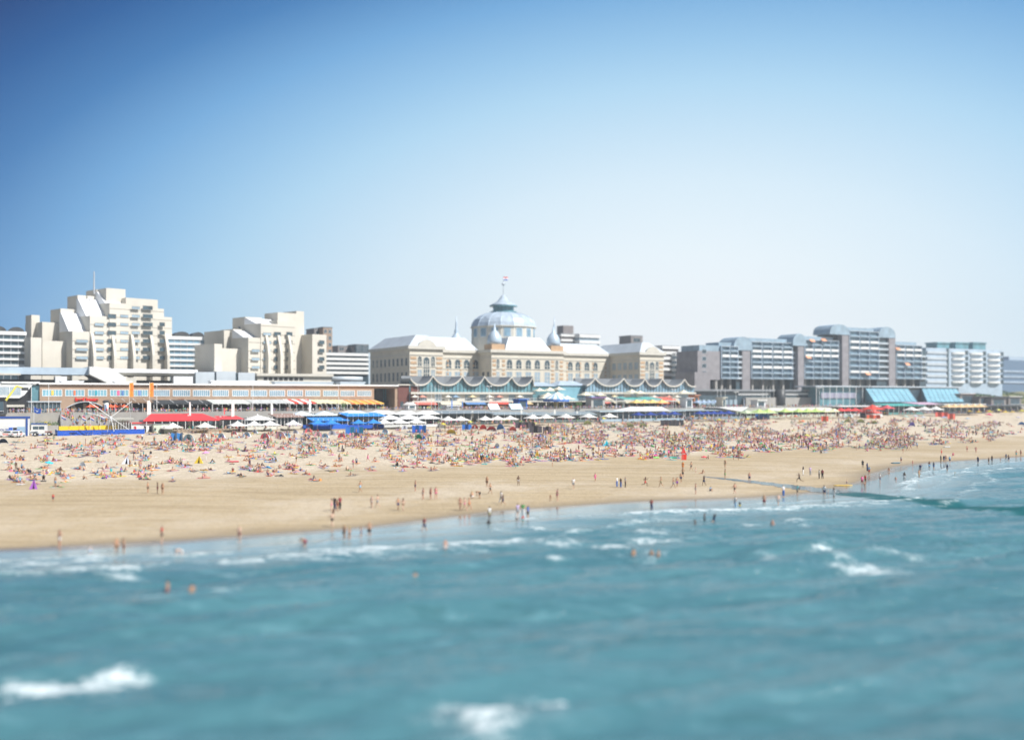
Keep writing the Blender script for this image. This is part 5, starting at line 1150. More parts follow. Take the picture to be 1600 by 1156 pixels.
pav(1434, 1474, -2, 9, 628.5, 'pavilion with lavender pink roof right of the turquoise one', (.2,.2,.25), (.50,.36,.48), style='shed')
pav(1474, 1538, -6, 9, 631, 'pavilion behind the row of orange cream parasols', (.08,.09,.11), (.62,.66,.68), style='flat')
pav(1538, 1610, -4, 9, 633, 'dark cluttered pavilion at the far right end of the beach', (.05,.06,.07), (.10,.12,.14), style='flat')

def prow(data, o, w, h, c, what, group, kind='square'):
    n = len(data)
    for i, px in enumerate(data):
        oo = o[i] if isinstance(o, (list, tuple)) else o
        p = Lp(px, oo); z = sandz(p.x, p.y)
        lab = (ORD(i) + ' from the left of the ' + what) if n > 1 else what
        parasol(p.x, p.y, z, w, h, c, lab, group, kind)
prow([270, 320], -14, 5.2, 3.3, (.74,.72,.66), 'large white parasols before the red awning', 'white terrace parasols')
prow([371, 397, 422, 458], -14, 5.0, 3.4, (.74,.74,.73), 'white parasols between the red awning and the blue hoarding', 'white terrace parasols')
prow([496, 517, 560, 583], -17, 4.6, 3.6, (.03,.22,.66), 'bright blue parasols on the blue terrace', 'blue terrace parasols')
x_ = Lp(542, -12); MB_ = empty('folded_parasol', (x_.x, x_.y, sandz(x_.x, x_.y)), 0, 'closed dark blue parasol standing on the blue terrace', 'parasol'); MB().tube((0,0,0),(0,0,4.6),.06).build('pole', M['steel'], MB_); MB().lathe([(.1,1.4),(.35,1.7),(.22,3.6),(.05,4.6)], 8).build('canopy', M['fabric'], MB_, color=(.02,.10,.42))
prow([600, 624, 650], -16, 5.2, 3.5, (.74,.74,.73), 'white parasols before the white balustrade', 'white terrace parasols')
prow([700, 720, 758, 777, 797], -14, 4.8, 3.9, (.74,.73,.70), 'white parasols before the slate grey roofs', 'white terrace parasols')
prow([832, 853, 884, 919, 952], -14, 5.0, 4.1, (.74,.73,.70), 'white parasols before the dark glass pavilion', 'white terrace parasols')
prow([997, 1016, 1036, 1053, 1093, 1105, 1115, 1126, 1138], -14, 4.2, 4.3, (.02,.05,.26), 'navy blue parasols of the grey timber pavilions', 'navy terrace parasols')
prow([1186, 1200, 1227, 1248, 1262, 1275], -13, 5.0, 4.6, (.45,.62,.20), 'lime green parasols', 'lime green terrace parasols')
prow([1290, 1303], -13, 4.8, 4.4, (.68,.70,.45), 'pale yellow green parasols left of the red ones', 'pale yellow green parasols')
prow([1314, 1325, 1336], -14, 4.4, 4.6, (.66,.06,.06), 'red parasols beside the large red one', 'red terrace parasols'); prow([1363], -16, 7.5, 6.0, (.66,.07,.05), 'largest red parasol, over the white slatted terrace', 'red terrace parasols'); prow([1386], -13, 5.2, 5.6, (.66,.10,.12), 'single pinkish red parasol right of the largest red one', 'red terrace parasols')
prow([1424, 1444, 1462], -12, 5.6, 4.6, (.72,.72,.70), 'white parasols before the turquoise and lavender roofs', 'white terrace parasols')
prow([1481, 1491, 1501, 1511, 1521, 1531], -13, 5.0, 5.6, (.68,.48,.26), 'orange cream parasols in the tight row on the right', 'orange cream parasols')

# ------------------------------------------------------------------ police post, cars, fence and bungee frame at the left
def at(px, py): return G(px, py)
g = Lp(-14, -7.0); g.z = sandz(g.x, g.y); r_ = empty('police_post', g, R(14), 'long white and blue police container with open door', 'container'); S = 1600 / g.y; Wd = 53 / S; Hh = gz(651.5, g.y) - g.z
MB().box(0, Wd, 0, 2.6, 0, Hh).build('wall', M['white'], r_); MB().box(-.1, Wd+.1, -.12, 2.7, Hh - .45, Hh + .12).build('blue_edge', M['fabric'], r_, color=(.03,.08,.30))
MB().box(Wd*.50, Wd*.59, -.9, -.05, .1, 2.4).build('door', M['fabric'], r_, color=(.03,.12,.50)); MB().box(Wd*.60, Wd*.70, -.03, .02, .1, 2.4).build('doorway', M['black'], r_); MB().box(Wd*.71, Wd*.93, -.05, .01, .0, 2.6).build('blue_panel', M['fabric'], r_, color=(.30,.45,.60)); MB().box(Wd*.945, Wd, -.14, -.03, 0, Hh - .46).build('blue_post', M['fabric'], r_, color=(.03,.08,.30))
text_mesh('POLITIE', .85, r_, M['fabric'], (Wd*.36, -.03, 1.45), .02, color=(.05,.08,.25), bold=.012)
g2 = Lp(49, -8); g2.z = sandz(g2.x, g2.y); r_ = empty('police_cabin', g2, R(14), 'white mobile cabin with wide dark window beside the police post', 'cabin'); Wd = 21 / (1600 / g2.y)
MB().box(0, Wd, 0, 2.5, .35, 3.2).build('body', M['white'], r_); MB().box(-.15, Wd+.15, -.15, 2.6, 3.21, 3.45).build('roof', M['fabric'], r_, color=(.03,.08,.30)); m = MB(); m.box(.4, Wd*.48, -.05, .01, 1.75, 2.6); m.box(Wd*.52, Wd-.4, -.05, .01, 1.75, 2.6); m.build('window', M['glass'], r_); MB().box(.3, Wd-.3, -.04, .0, .02, .34).build('skirt', M['fabric'], r_, color=(.03,.10,.40))
for x in (.8, Wd-.8): MB().tube((x, -.1, .3), (x, .12, .3), .3, n=12).build('wheel', M['black'], r_)
def police_car(px, py, rz, label, stripes=True):
    g = Lp(px, py); g.z = sandz(g.x, g.y); r_ = empty('police_car', g, rz, label, 'car', 'police cars parked on the sand')
    prof = [(-2.3,.45),(-2.35,.95),(-2.15,1.15),(-1.9,1.85),(-.2,1.9),(.75,1.25),(2.0,1.1),(2.25,.85),(2.25,.45)]
    b_ = MB().extr(prof, -.9, .9).build('body', M['paint'], r_, color=(.68,.70,.72))
    m = MB(); m.extr([(-1.75,1.25),(-1.72,1.72),(-.3,1.76),(.45,1.25)], -.915, .915); m.build('side_window', M['glass'], r_)
    MB().face([(.78,-.78,1.27),(.78,.78,1.27),(-.12,.7,1.86),(-.12,-.7,1.86)]).build('windscreen', M['glass'], r_).location.x = .06
    MB().box(-2.2,-2.05,-.7,.7,1.25,1.65).build('rear_window', M['glass'], r_)
    for x in (-1.4, 1.45):
        for y in (-.86, .86):
            w = MB().tube((x, y-.12, .36), (x, y+.12, .36), .36, n=16).build('wheel', M['black'], r_); MB().tube((x, y-.13, .36), (x, y+.13, .36), .18, n=10).build('rim', M['steel'], w)
    for y in (-.65, .65): MB().box(2.2,2.28,y-.18,y+.18,.75,.92).build('headlight', M['paleglass'], r_); MB().box(-2.38,-2.3,y-.12,y+.12,.8,1.05).build('tail_light', M['fabric'], r_, color=(.5,.03,.03))
    MB().box(-.9,-.55,-.55,.55,1.9,2.05).build('light_bar', M['fabric'], r_, color=(.03,.12,.6))
    for k in range(4): 
        for s_ in (-1, 1): y = s_*.905; MB().extr([(-1.2+k*.38,.6),(-1.0+k*.38,.6),(-.75+k*.38,1.1),(-.95+k*.38,1.1)], y-.01, y+.01).build('stripe', M['fabric'], r_, color=(.75,.10,.03))
    return r_
police_car(8, -12.0, R(186), 'white police car side-on with red slanted stripes, at the left edge'); police_car(29, -13.5, R(95), 'white police car seen from behind with roof light bar, beside the other')
for i, (px, py, lab) in enumerate([(56, -11, 'small quad trailer beside the police cabin'), (78, -11, 'beach trailer with large black wheel left of the blue fence')]):
    g = Lp(px, py); g.z = sandz(g.x, g.y); r_ = empty('trailer', g, R(10), lab, 'trailer'); m = MB(); m.box(-1.6,1.4,-.6,.6,.75,.87); m.tube((1.4,0,.8),(3.0,0,.4),.06); m.tube((-1.4,-.5,.8),(.5,-.5,1.5),.05); m.build('frame', M['steel'], r_)
    for y in (-.75,.75): w = MB().tube((0,y-.14,.55),(0,y+.14,.55),.55,n=16).build('wheel', M['black'], r_); MB().tube((0,y-.15,.55),(0,y+.15,.55),.22,n=10).build('rim', M['white'], w)
    MB().box(-1.2,.4,-.5,.5,.88,1.3).build('load', M['fabric'], r_, color=(.35,.15,.12) if i else (.2,.22,.25))
# blue fence round the bungee trampolines and the yellow inflatable wall behind it
ga, gb = at(90, 681), at(226, 677.5); d = gb - ga; ang = math.atan2(d.y, d.x); Ln = math.hypot(d.x, d.y); r_ = empty('blue_fence', ga, ang, 'long royal blue corrugated fence on the sand', 'fence')
m = MB(); n = int(Ln / .35); 
for i in range(n): x = Ln*i/n; m.face([(x,0,-.2),(x+.2,-.09,-.2),(x+.2,-.09,1.45),(x,0,1.45)]); m.face([(x+.2,-.09,-.2),(x+.35,0,-.2),(x+.35,0,1.45),(x+.2,-.09,1.45)])
m.build('panel', M['fabric'], r_, color=(.015,.10,.52)); MB().box(0,Ln,-.12,.05,1.46,1.55).build('top_rail', M['fabric'], r_, color=(.01,.06,.3)); 
mm = MB(); [mm.box(Ln*i/8-.05, Ln*i/8+.05, .06, .2, -.2, 1.9) for i in range(9)]; mm.build('post', M['steel'], r_)
r_ = empty('blue_fence', at(90, 681), R(118), 'short end panel of the blue fence beside the trailer', 'fence'); MB().box(0, 9, -.05, .05, -.2, 1.45).build('panel', M['fabric'], r_, color=(.015,.10,.48)); MB().box(0,9,-.07,.07,1.46,1.55).build('top_rail', M['fabric'], r_, color=(.01,.06,.3))
gy = Vector((gx(92, ga.y+3.5), ga.y+3.5, 0)); gy.z = sandz(gy.x, gy.y); r_ = empty('yellow_wall', gy, ang, 'yellow inflatable wall of the trampoline field behind the blue fence', 'inflatable wall'); Ly = 88 / (1600/gy.y)
for i in range(6): a = Ly*i/6; MB().box(a+.05, a+Ly/6-.05, 0, .8, -.2, 2.5).build('panel', M['fabric'], r_, color=(.72,.52,.03))
MB().box(0, Ly, -2.2, -.05, -.2, .5).build('mat_edge', M['fabric'], r_, color=(.7,.5,.05))
def pz(px, py, Y): return Vector((gx(px, Y), Y, gz(py, Y)))
Yf = ga.y + 2.2; base = Vector((gx(170, Yf), Yf, sandz(gx(170, Yf), Yf))); r_ = empty('bungee_frame', base, 0, 'tall steel bungee trampoline frame with crossing diagonal arms', 'bungee frame')
def fr_tube(m, a, b_, r, Ya=Yf, Yb=Yf, ra=None): m.tube(pz(*a, Ya) - base, pz(*b_, Yb) - base, r)
for nm, a, b_, r, Ya, Yb in [('arm',(138,627),(173,652),.16,Yf-3,Yf),('arm',(206,627),(173,652),.12,Yf+3,Yf),('arm',(138,645),(173,654),.10,Yf-2,Yf),('arm',(173,652),(201,671),.14,Yf,Yf-3),('leg',(140,628),(142,668),.07,Yf-3,Yf-3),('leg',(205,628),(203,662),.07,Yf+3,Yf+3),('leg',(173,650),(168,674),.10,Yf,Yf-2),('leg',(173,650),(178,674),.10,Yf,Yf-2),('leg',(179,629),(179,668),.07,Yf+2,Yf+2),('leg',(176,640),(172,672),.06,Yf+1,Yf+1)]:
    m = MB(); fr_tube(m, a, b_, r*.75, Ya, Yb); m.build(nm, M['white'] if nm == 'arm' else M['steel'], r_)
m = MB(); m.lathe([(.5,0),(.6,.5),(.3,.9)], 10, *(pz(173,654,Yf)-base).xy); 
for o_ in [m.build('hub', M['steel'], r_)]: o_.location.z = (pz(173,656,Yf)-base).z
for i in range(4):
    c = Vector((gx(112 + i*26, Yf), Yf + .6 + (110 - i*26)*.0, 0)); c.z = sandz(c.x, c.y); t_ = empty('trampoline', c, 0, ORD(i) + ' round trampoline from the left inside the blue fence', 'trampoline', 'trampolines under the bungee frame')
    MB().lathe([(1.1,.7),(1.2,.75),(1.2,.85),(1.0,.86)], 18).build('bed', M['fabric'], t_, color=(.03,.06,.2)); m = MB(); [m.tube((1.05*math.cos(a),1.05*math.sin(a),0),(1.05*math.cos(a),1.05*math.sin(a),.72),.05) for a in (0,1.57,3.14,4.71)]; m.build('legs', M['steel'], t_)
for i, (px, py, w) in enumerate([(141, 652, 'striped national flag hanging left in the trampoline field'), (157, 650, 'striped national flag beside the round trampolines'), (128, 652, 'red white and blue flag on the stroller side of the trampoline field'), (96, 650, 'red white and blue flag behind the yellow wall end')]):
    Y = Yf + 4 + i; b_ = Vector((gx(px, Y), Y, sandz(gx(px, Y), Y))); r_ = empty('flag', b_, 0, w, 'flag', 'small striped flags in the trampoline field'); zt = gz(py, Y) - b_.z; MB().tube((0,0,0),(0,0,zt+.6),.04).build('pole', M['white'], r_); m = MB()
    for k in range(3): m.face([(0,0,zt+.5-k*.35),(1.1,.1,zt-.1-k*.35),(1.1,.1,zt-.45-k*.35),(0,0,zt+.15-k*.35)], k)
    m.build('cloth', [red, fwh, fbl], r_)
Y = 292; b_ = Vector((gx(53, Y), Y, sandz(gx(53, Y), Y))); r_ = empty('flag', b_, 0, 'blue flag with white ribbon marks flying above the police cabin', 'flag'); zt = gz(636, Y) - b_.z; MB().tube((0,0,0),(0,0,zt+.4),.05).build('pole', M['white'], r_); m = MB(); m.extr([(0,zt+.1),(1.1,zt-.5),(2.1,zt-.5),(1.9,zt-1.8),(1.0,zt-1.9),(0,zt-1.5)], -.02, .02); m.build('cloth', M['fabric'], r_, color=(.02,.10,.45)); MB().extr([(.5,zt-.8),(.9,zt-1.1),(1.3,zt-.9),(1.2,zt-1.3),(.8,zt-1.4)], -.05, -.03).build('white_mark', M['white'], r_)
b_ = at(74, 678); Y = b_.y + 2; r_ = parasol(gx(72, Y), Y, sandz(gx(72, Y), Y), 3.4, 3.6, (.78,.55,.04), 'yellow parasol beside the police cabin roof', kind='round', drop=.3)

# broad grey steps from the promenade down to the trampoline field, with railings and planting
f = FrB(96, -2.8, 'stone_steps', 'broad grey stone steps behind the trampoline field', 'steps', z0=0); rt = f.root; xe = f.lx(176); m = MB(); zb_ = sandz(*Lp(130, -6.5).xy) - .3
for i in range(16): m.box(0, xe, i*.26, 4.2 if i == 0 else i*.26 + .26, zb_ if i == 0 else zb_, zb_ + .3 + (i+1)*(DECK - zb_ - .3)/16 - .005*i)
m.build('stairs', M['concrete'], rt)
for k in range(5):
    x = .5 + k*(xe - 1)/4; m = MB(); m.tube((x, -.2, zb_ + 1.2), (x, 4.1, DECK + 1.0), .05); [m.tube((x, .2 + j*.95, zb_ + .3 + j*.95/4.1*(DECK-zb_)), (x, .2 + j*.95, zb_ + 1.3 + j*.95/4.1*(DECK-zb_)), .04, n=4) for j in range(5)]; m.build('handrail', M['steel'], rt)
for i, (pa, pb, lab) in enumerate([(48, 92, 'long planter with green bushes left of the stone steps'), (180, 200, 'short planter with green bushes right of the stone steps')]):
    f = FrS(pa, -2.5, 'planter', lab, 'planter'); xe = f.lx(pb); MB().box(0, xe, 0, 2.2, -.3, 2.6).build('trough', M['concrete'], f.root); m = MB(); qq = random.Random(i)
    for k in range(int(xe*40)):
        v = Vector((qq.uniform(0, xe), qq.uniform(0, 2.2), 2.6 + abs(qq.gauss(0, .5)))); u_ = Vector((qq.gauss(0,1), qq.gauss(0,1), qq.gauss(0,1))).normalized()*.2; w_ = u_.orthogonal().normalized()*.14; m.face([v-u_, v+w_, v+u_, v-w_])
    m.build('bushes', M['leaf'], f.root)
# red flag on its post, out on the wet sand
g = at(1067, 727); S = 1600 / g.y; r_ = empty('warning_flag', g, 0, 'red swimming warning flags on a slim post among the bathers', 'flag'); zt = gz(697, g.y) - g.z
MB().tube((0,0,0),(0,0,zt),.05).build('post', M['steel'], r_); m = MB(); m.extr([(-.35,zt-1.5),(.65,zt-1.5),(.10,zt-.1)], -.03, .03); m.build('upper_flag', M['fabric'], r_, color=(.75,.03,.03)); MB().extr([(-.3,zt-2.9),(.75,zt-2.9),(.8,zt-1.7),(-.25,zt-1.7)], -.03, .03).build('lower_flag', M['fabric'], r_, color=(.75,.05,.03))

# ------------------------------------------------------------------ things on the sand
def dome_tent(px, py, w, h, c, label, c2=None, rz=None, name='beach_tent'):
    g = at(px, py); S = 1600 / g.y; w = w / S; h = h / S; r_ = empty(name, g, rng.uniform(-.4,.4) if rz is None else rz, label, 'tent', 'small beach tents'); m = MB(); nA, nB = 10, 5
    for i in range(nA):
        for j in range(nB):
            def P(u_, v_): a = math.pi*u_; b__ = math.pi*.5*v_; return (-w/2*math.cos(a)*math.cos(b__*.25), (w*.42)*(v_*1.0) - .1, h*math.sin(a)*math.cos(b__*.9))
            m.face([P(i/nA, j/nB), P((i+1)/nA, j/nB), P((i+1)/nA, (j+1)/nB), P(i/nA, (j+1)/nB)], 0)
    m.build('shell', M['fabric'], r_, color=c)
    m = MB(); [m.tube((-w/2*math.cos(math.pi*i/10), -.12, h*math.sin(math.pi*i/10)), (-w/2*math.cos(math.pi*(i+1)/10), -.12, h*math.sin(math.pi*(i+1)/10)), .03, n=4) for i in range(10)]; m.build('pole', M['steel'], r_)
    m = MB(); m.box(-w*.46, w*.46, -.3, w*.38, .0, .05); m.build('groundsheet', M['fabric'], r_, color=c2 or (.15,.2,.3))
    if c2: m = MB(); m.face([(-w*.5,-.14,.02),(-w*.25,-.14,.02),(-w*.12,-.14,h*.9),(-w*.35,-.14,h*.7)]); m.face([(w*.5,-.14,.02),(w*.35,-.14,h*.7),(w*.12,-.14,h*.9),(w*.25,-.14,.02)]); m.build('front_panel', M['fabric'], r_, color=c2)
def cone_tent(px, py, w, h, c, label, c2=None):
    g = at(px, py); S = 1600 / g.y; w = w / S; h = h / S; r_ = empty('beach_tent', g, rng.uniform(-.3,.3), label, 'tent', 'small beach tents'); T = (w*.05, w*.2, h); P = [(-w/2,0,0),(w/2,-.1,0),(w*.4,w*.5,0),(-w*.4,w*.5,0)]
    MB().face([P[1],P[2],T]).face([P[2],P[3],T]).face([P[3],P[0],T]).build('shell', M['fabric'], r_, color=c); MB().face([P[0],(-w*.1,-.02,0),T]).face([(w*.15,-.06,0),P[1],T]).build('front_panel', M['fabric'], r_, color=c2 or c)
def windbreak(px0, px1, py, h, c, label, n=5, c2=None, rz=0.0):
    g, g1 = at(px0, py), at(px1, py); S = 1600 / g.y; Ln = (px1 - px0) / S; h = h / S; r_ = empty('windbreak', g, rz, label, 'windbreak', 'canvas windbreaks')
    for i in range(n):
        a, b__ = Ln*i/n, Ln*(i+1)/n; y0, y1 = (.5 if i % 2 else -.3), (-.3 if i % 2 else .5); m = MB(); m.face([(a,y0,0),(b__,y1,0),(b__,y1,h*(.9+.1*(i%2))),(a,y0,h)]); m.face([(a,y0,h),(b__,y1,h*(.9+.1*(i%2))),(b__,y1+1.1,h*.8),(a,y0+1.1,h*.8)]); m.build('canvas', M['fabric'], r_, color=c2 if c2 and i % 2 else c)
    m = MB(); [m.tube((Ln*i/n, (.5 if i%2 else -.3)-.05, 0), (Ln*i/n, (.5 if i%2 else -.3)-.05, h+.1), .03, n=4) for i in range(n+1)]; m.build('stakes', M['timber'], r_)
windbreak(268, 286, 689, 13, (.03,.16,.42), 'dark and pale blue striped windbreak left of the arched tent', 4, (.30,.45,.60)); dome_tent(295, 689, 18, 11, (.42,.50,.50), 'grey arched tent beside the striped blue windbreak', (.25,.35,.4))
windbreak(540, 568, 678, 11, (.02,.13,.45), 'royal blue and turquoise windbreak before the white balustrade', 4, (.05,.42,.68)); windbreak(644, 666, 676, 12, (.01,.09,.42), 'royal blue windbreak above the green tent', 4, (.02,.22,.60)); dome_tent(654, 687, 12, 9, (.02,.35,.18), 'green dome tent below the royal blue windbreak'); cone_tent(662, 687, 8, 7, (.02,.08,.35), 'dark blue pointed tent touching the green dome tent')
dome_tent(705, 678.5, 16, 8, (.78,.62,.06), 'bright yellow dome tent in the open sand'); windbreak(722, 737, 671, 8, (.02,.12,.42), 'blue windbreak left of the red tents', 3); dome_tent(782, 672, 13, 10, (.05,.20,.48), 'blue dome tent left of the black windbreaks')
windbreak(805, 836, 669, 9, (.055,.045,.06), 'long charcoal windbreak, leftmost of the dark ones', 6, (.09,.075,.09)); windbreak(827, 847, 676, 11, (.05,.045,.055), 'charcoal windbreak in front of the longest one', 3); windbreak(848, 862, 678, 12, (.07,.055,.07), 'aubergine windbreak right of the other charcoal ones', 3); windbreak(1032, 1068, 665, 9, (.035,.035,.045), 'black and grey windbreak under the gabled pavilion', 6, (.16,.16,.18))
for a in [(742, 671, 11, 8, (.70,.06,.05), 'red dome tent with open front beside the blue windbreak'), (755, 672, 12, 9, (.72,.08,.05), 'biggest red dome tent before the slate roof'), (768, 673, 15, 7, (.74,.05,.04), 'long low red tent right of the biggest red dome'), (801, 674, 13, 8, (.72,.12,.06), 'orange red tent left of the black windbreaks'), (691, 669, 10, 7, (.72,.66,.55), 'cream dome tent above the yellow tent')]: dome_tent(*a)
cone_tent(310, 724, 14, 12, (.75,.58,.05), 'yellow pointed beach tent', (.62,.45,.04)); cone_tent(197, 725, 15, 12, (.05,.06,.09), 'black and white pointed shelter tent', (.66,.70,.80)); cone_tent(948, 697, 10, 9, (.02,.50,.68), 'bright cyan pointed tent'); cone_tent(839, 712, 7, 8, (.78,.48,.04), 'orange yellow pointed tent near the wet sand'); cone_tent(881.5, 680, 5, 5, (.75,.25,.05), 'small orange tent below the white parasols'); dome_tent(5, 693, 14, 8, (.04,.05,.08), 'black dome tent at the left edge'); cone_tent(52, 764, 12, 16, (.35,.12,.50), 'purple pointed shelter inside the big group at left'); dome_tent(129, 729, 9, 8, (.72,.74,.76), 'white tent with red corner in the left field'); dome_tent(1425, 666, 9, 7, (.20,.15,.55), 'blue purple dome tent before the lavender roof'); dome_tent(1596, 664, 10, 5, (.03,.22,.60), 'blue dome tent at the right edge'); dome_tent(777, 699, 8, 7, (.74,.74,.74), 'white round tent in the middle crowd')
# pale shelters of the left beach, before the red awning
q = random.Random(3); PT = [(281,674,9),(318,683,11),(346,684,12),(352,673,11),(366,679,10),(374,674,9),(386,682,12),(398,677,10),(414,686,16),(438,684,17),(449,682,10),(462,677,9),(482,676,12),(497,682,13),(508,684,12),(519,680,12),(534,684,13),(560,683,11),(602,676,10),(632,671,10),(340,690,10),(313,688,8)]
for i, (px, py, w) in enumerate(PT):
    c = [(.52,.56,.64),(.60,.62,.66),(.66,.68,.70),(.48,.50,.62)][i % 4]; near = ['the grey arched tent','the red awning','the thin red sail flag','the brown canvas roof','the blue hoarding','the white balustrade'][min(5, int((px-270)/65))]
    dome_tent(px, py, w, w*.62, c, ['silver grey','pale grey','whitish','lilac grey'][i % 4] + ' pop-up shelter, ' + ORD(i) + ' from the left, near ' + near, [(.6,.1,.12),(.5,.52,.6),(.2,.35,.55),(.62,.3,.35)][(i*7) % 4])
windbreak(1283, 1295, 658, 8, (.50,.07,.04), 'dark red windbreak left of the olive tents', 3, (.62,.16,.06)); windbreak(1354, 1375, 654, 6, (.55,.10,.05), 'brick red windbreak below the largest red parasol', 4); windbreak(1461, 1481, 651, 7, (.55,.10,.08), 'left part of the red windbreaks near the white parasols', 4); windbreak(1480, 1493, 655, 9, (.60,.12,.08), 'tallest red windbreak, right of the others', 3); windbreak(1180, 1202, 655, 8, (.02,.12,.42), 'blue windbreak under the first green parasols', 4); windbreak(1318, 1334, 652, 5, (.45,.55,.58), 'grey blue windbreak right of the dark red one', 3)
for i, (px, py, w, c, lab) in enumerate([(1324,660,10,(.62,.66,.25),'leftmost olive yellow tent below the red parasols'),(1345,661,12,(.60,.64,.25),'olive yellow dome tent with orange gear beside it'),(1366,662,9,(.66,.64,.22),'rightmost olive yellow tent below the large red parasol'),(1172,653,9,(.55,.42,.12),'ochre tent left of the blue windbreak'),(918,664,13,(.64,.66,.28),'yellow green tent left of the pale domes'),(895,672,9,(.66,.64,.30),'pale yellow tent below the navy flag end'),(985,668,12,(.62,.62,.30),'yellow green low tent before the grey pavilion'),(1005,668,13,(.62,.64,.34),'long pale green tent before the grey pavilion'),(958,668,10,(.60,.62,.30),'olive tent left of the long pale green one'),(1088,665,5,(.75,.55,.04),'small yellow tent right of the black and grey windbreak'),(968,658,10,(.55,.60,.70),'pale blue dome tent close to the gabled pavilion')]): dome_tent(px, py, w, w*.55, c, lab)
# sunshades stuck in the sand
SH = [(323,719,12,(.70,.30,.60),'pink lilac sunshade beside the yellow tent',0),(76,727,13,(.05,.50,.72),'bright turquoise sunshade lying on its side',1),(418,735,9,(.06,.32,.65),'blue and green sunshade in the big group',1),(290,674,7,(.70,.10,.06),'small red sunshade above the grey arched tent',0),(1265,697,9,(.80,.20,.45),'hot pink sunshade, low in the dense crowd',1),(1261,688,10,(.72,.66,.15),'yellow sunshade behind the hot pink one',0),(1549,683,7,(.05,.42,.65),'turquoise sunshade on the right of the beach',0),(1100,718,9,(.65,.10,.12),'dark red sunshade tipped over near the flag',1),(835,668,8,(.62,.62,.16),'olive sunshade between the dark windbreaks',0),(861,660,9,(.72,.66,.15),'yellow sunshade right of the charcoal windbreaks',0),(943,660,8,(.75,.68,.12),'yellow sunshade standing before the white parasols',0),(666,664,9,(.78,.66,.18),'pale yellow sunshade near the royal blue windbreak',0),(722,662,10,(.75,.38,.10),'orange sunshade above the red tents',0),(734,666,9,(.74,.66,.12),'yellow sunshade between the red tents',0),(692,670,9,(.76,.66,.08),'gold sunshade near the cream dome tent',0),(792,663,9,(.72,.66,.2),'pale yellow sunshade above the blue dome',0),(1081,657,7,(.80,.35,.05),'orange sunshade right of the black and grey windbreak',0),(1101,660,7,(.78,.50,.05),'amber sunshade next to the orange one',0),(1123,662,6,(.75,.62,.06),'yellow sunshade below the navy parasols',0),(1149,662,6,(.75,.55,.06),'gold sunshade below the white triangular roof',0),(1168,661,8,(.78,.60,.05),'bright yellow sunshade left of the blue windbreak',0),(1142,652,6,(.75,.20,.06),'red orange sunshade below the triangular roof',0),(1208,653,9,(.78,.22,.06),'orange red sunshade right of the blue windbreak',0),(1219,655,8,(.78,.25,.08),'second orange red sunshade right of the blue windbreak',0),(1230,652,9,(.76,.30,.10),'third orange red sunshade right of the blue windbreak',0),(1243,656,7,(.70,.10,.06),'red sunshade left of the dark red windbreak',0),(1254,664,8,(.78,.18,.05),'deep orange sunshade in front of the dark red windbreak',0),(1262,652,8,(.55,.66,.45),'pale green sunshade under the lime parasols',0),(1323,655,9,(.50,.66,.55),'mint sunshade above the olive tents',0),
      (1430,655,10,(.45,.50,.65),'lilac grey sunshade before the lavender roof',0),(1442,657,9,(.55,.60,.70),'pale blue sunshade near the red windbreaks',0),(1475,657,10,(.25,.35,.55),'dusty blue sunshade below the red windbreaks',0),(1415,656,10,(.35,.50,.48),'grey green sunshade left of the lilac one',0),(1545,652,12,(.60,.05,.15),'crimson sunshade right of the orange cream row',0),(1515,647,9,(.70,.50,.06),'leftmost mustard sunshade along the top of the sand',0),(1529,648,9,(.72,.55,.06),'second mustard sunshade along the top of the sand',0),(1546,647,10,(.74,.58,.06),'mustard sunshade above the crimson one',0),(1560,645,10,(.74,.74,.10),'lemon yellow sunshade at far right',0),(1571,648,10,(.72,.52,.06),'mustard sunshade right of the lemon one',0),(1582,648,9,(.70,.50,.06),'mustard sunshade second from the right edge',0),(1597,646,10,(.74,.70,.10),'lemon sunshade at the right edge',0),(1512,659,9,(.40,.50,.62),'blue grey sunshade in the right crowd',0),(1555,664,9,(.45,.35,.42),'mauve sunshade in the right crowd',0),(1590,657,9,(.45,.42,.5),'grey mauve sunshade at the right edge',0),(1370,685,9,(.55,.55,.68),'lilac striped sunshade in the dense right crowd',0),(1058,686,10,(.74,.66,.2),'pale yellow sunshade left of the red flag',1),(1047,692,9,(.72,.64,.2),'straw yellow sunshade low left of the red flag',1),(1190,696,7,(.25,.75,.15),'neon green sunshade in the crowd',1),(1018,700,7,(.10,.45,.15),'dark green sunshade left of the crowd by the flag',1)]
for px, py, w, c, lab, tl in SH:
    g = at(px, py); S = 1600 / g.y; parasol(g.x, g.y, g.z, w / S, 2.0 if not tl else .95, c, lab, 'sunshades on the sand', 'round', drop=.22, tilt=(rng.uniform(-.4,.1), rng.uniform(-.5,.5)) if tl else (rng.uniform(-.12,.12), rng.uniform(-.15,.15)), name='sunshade', cat='sunshade')
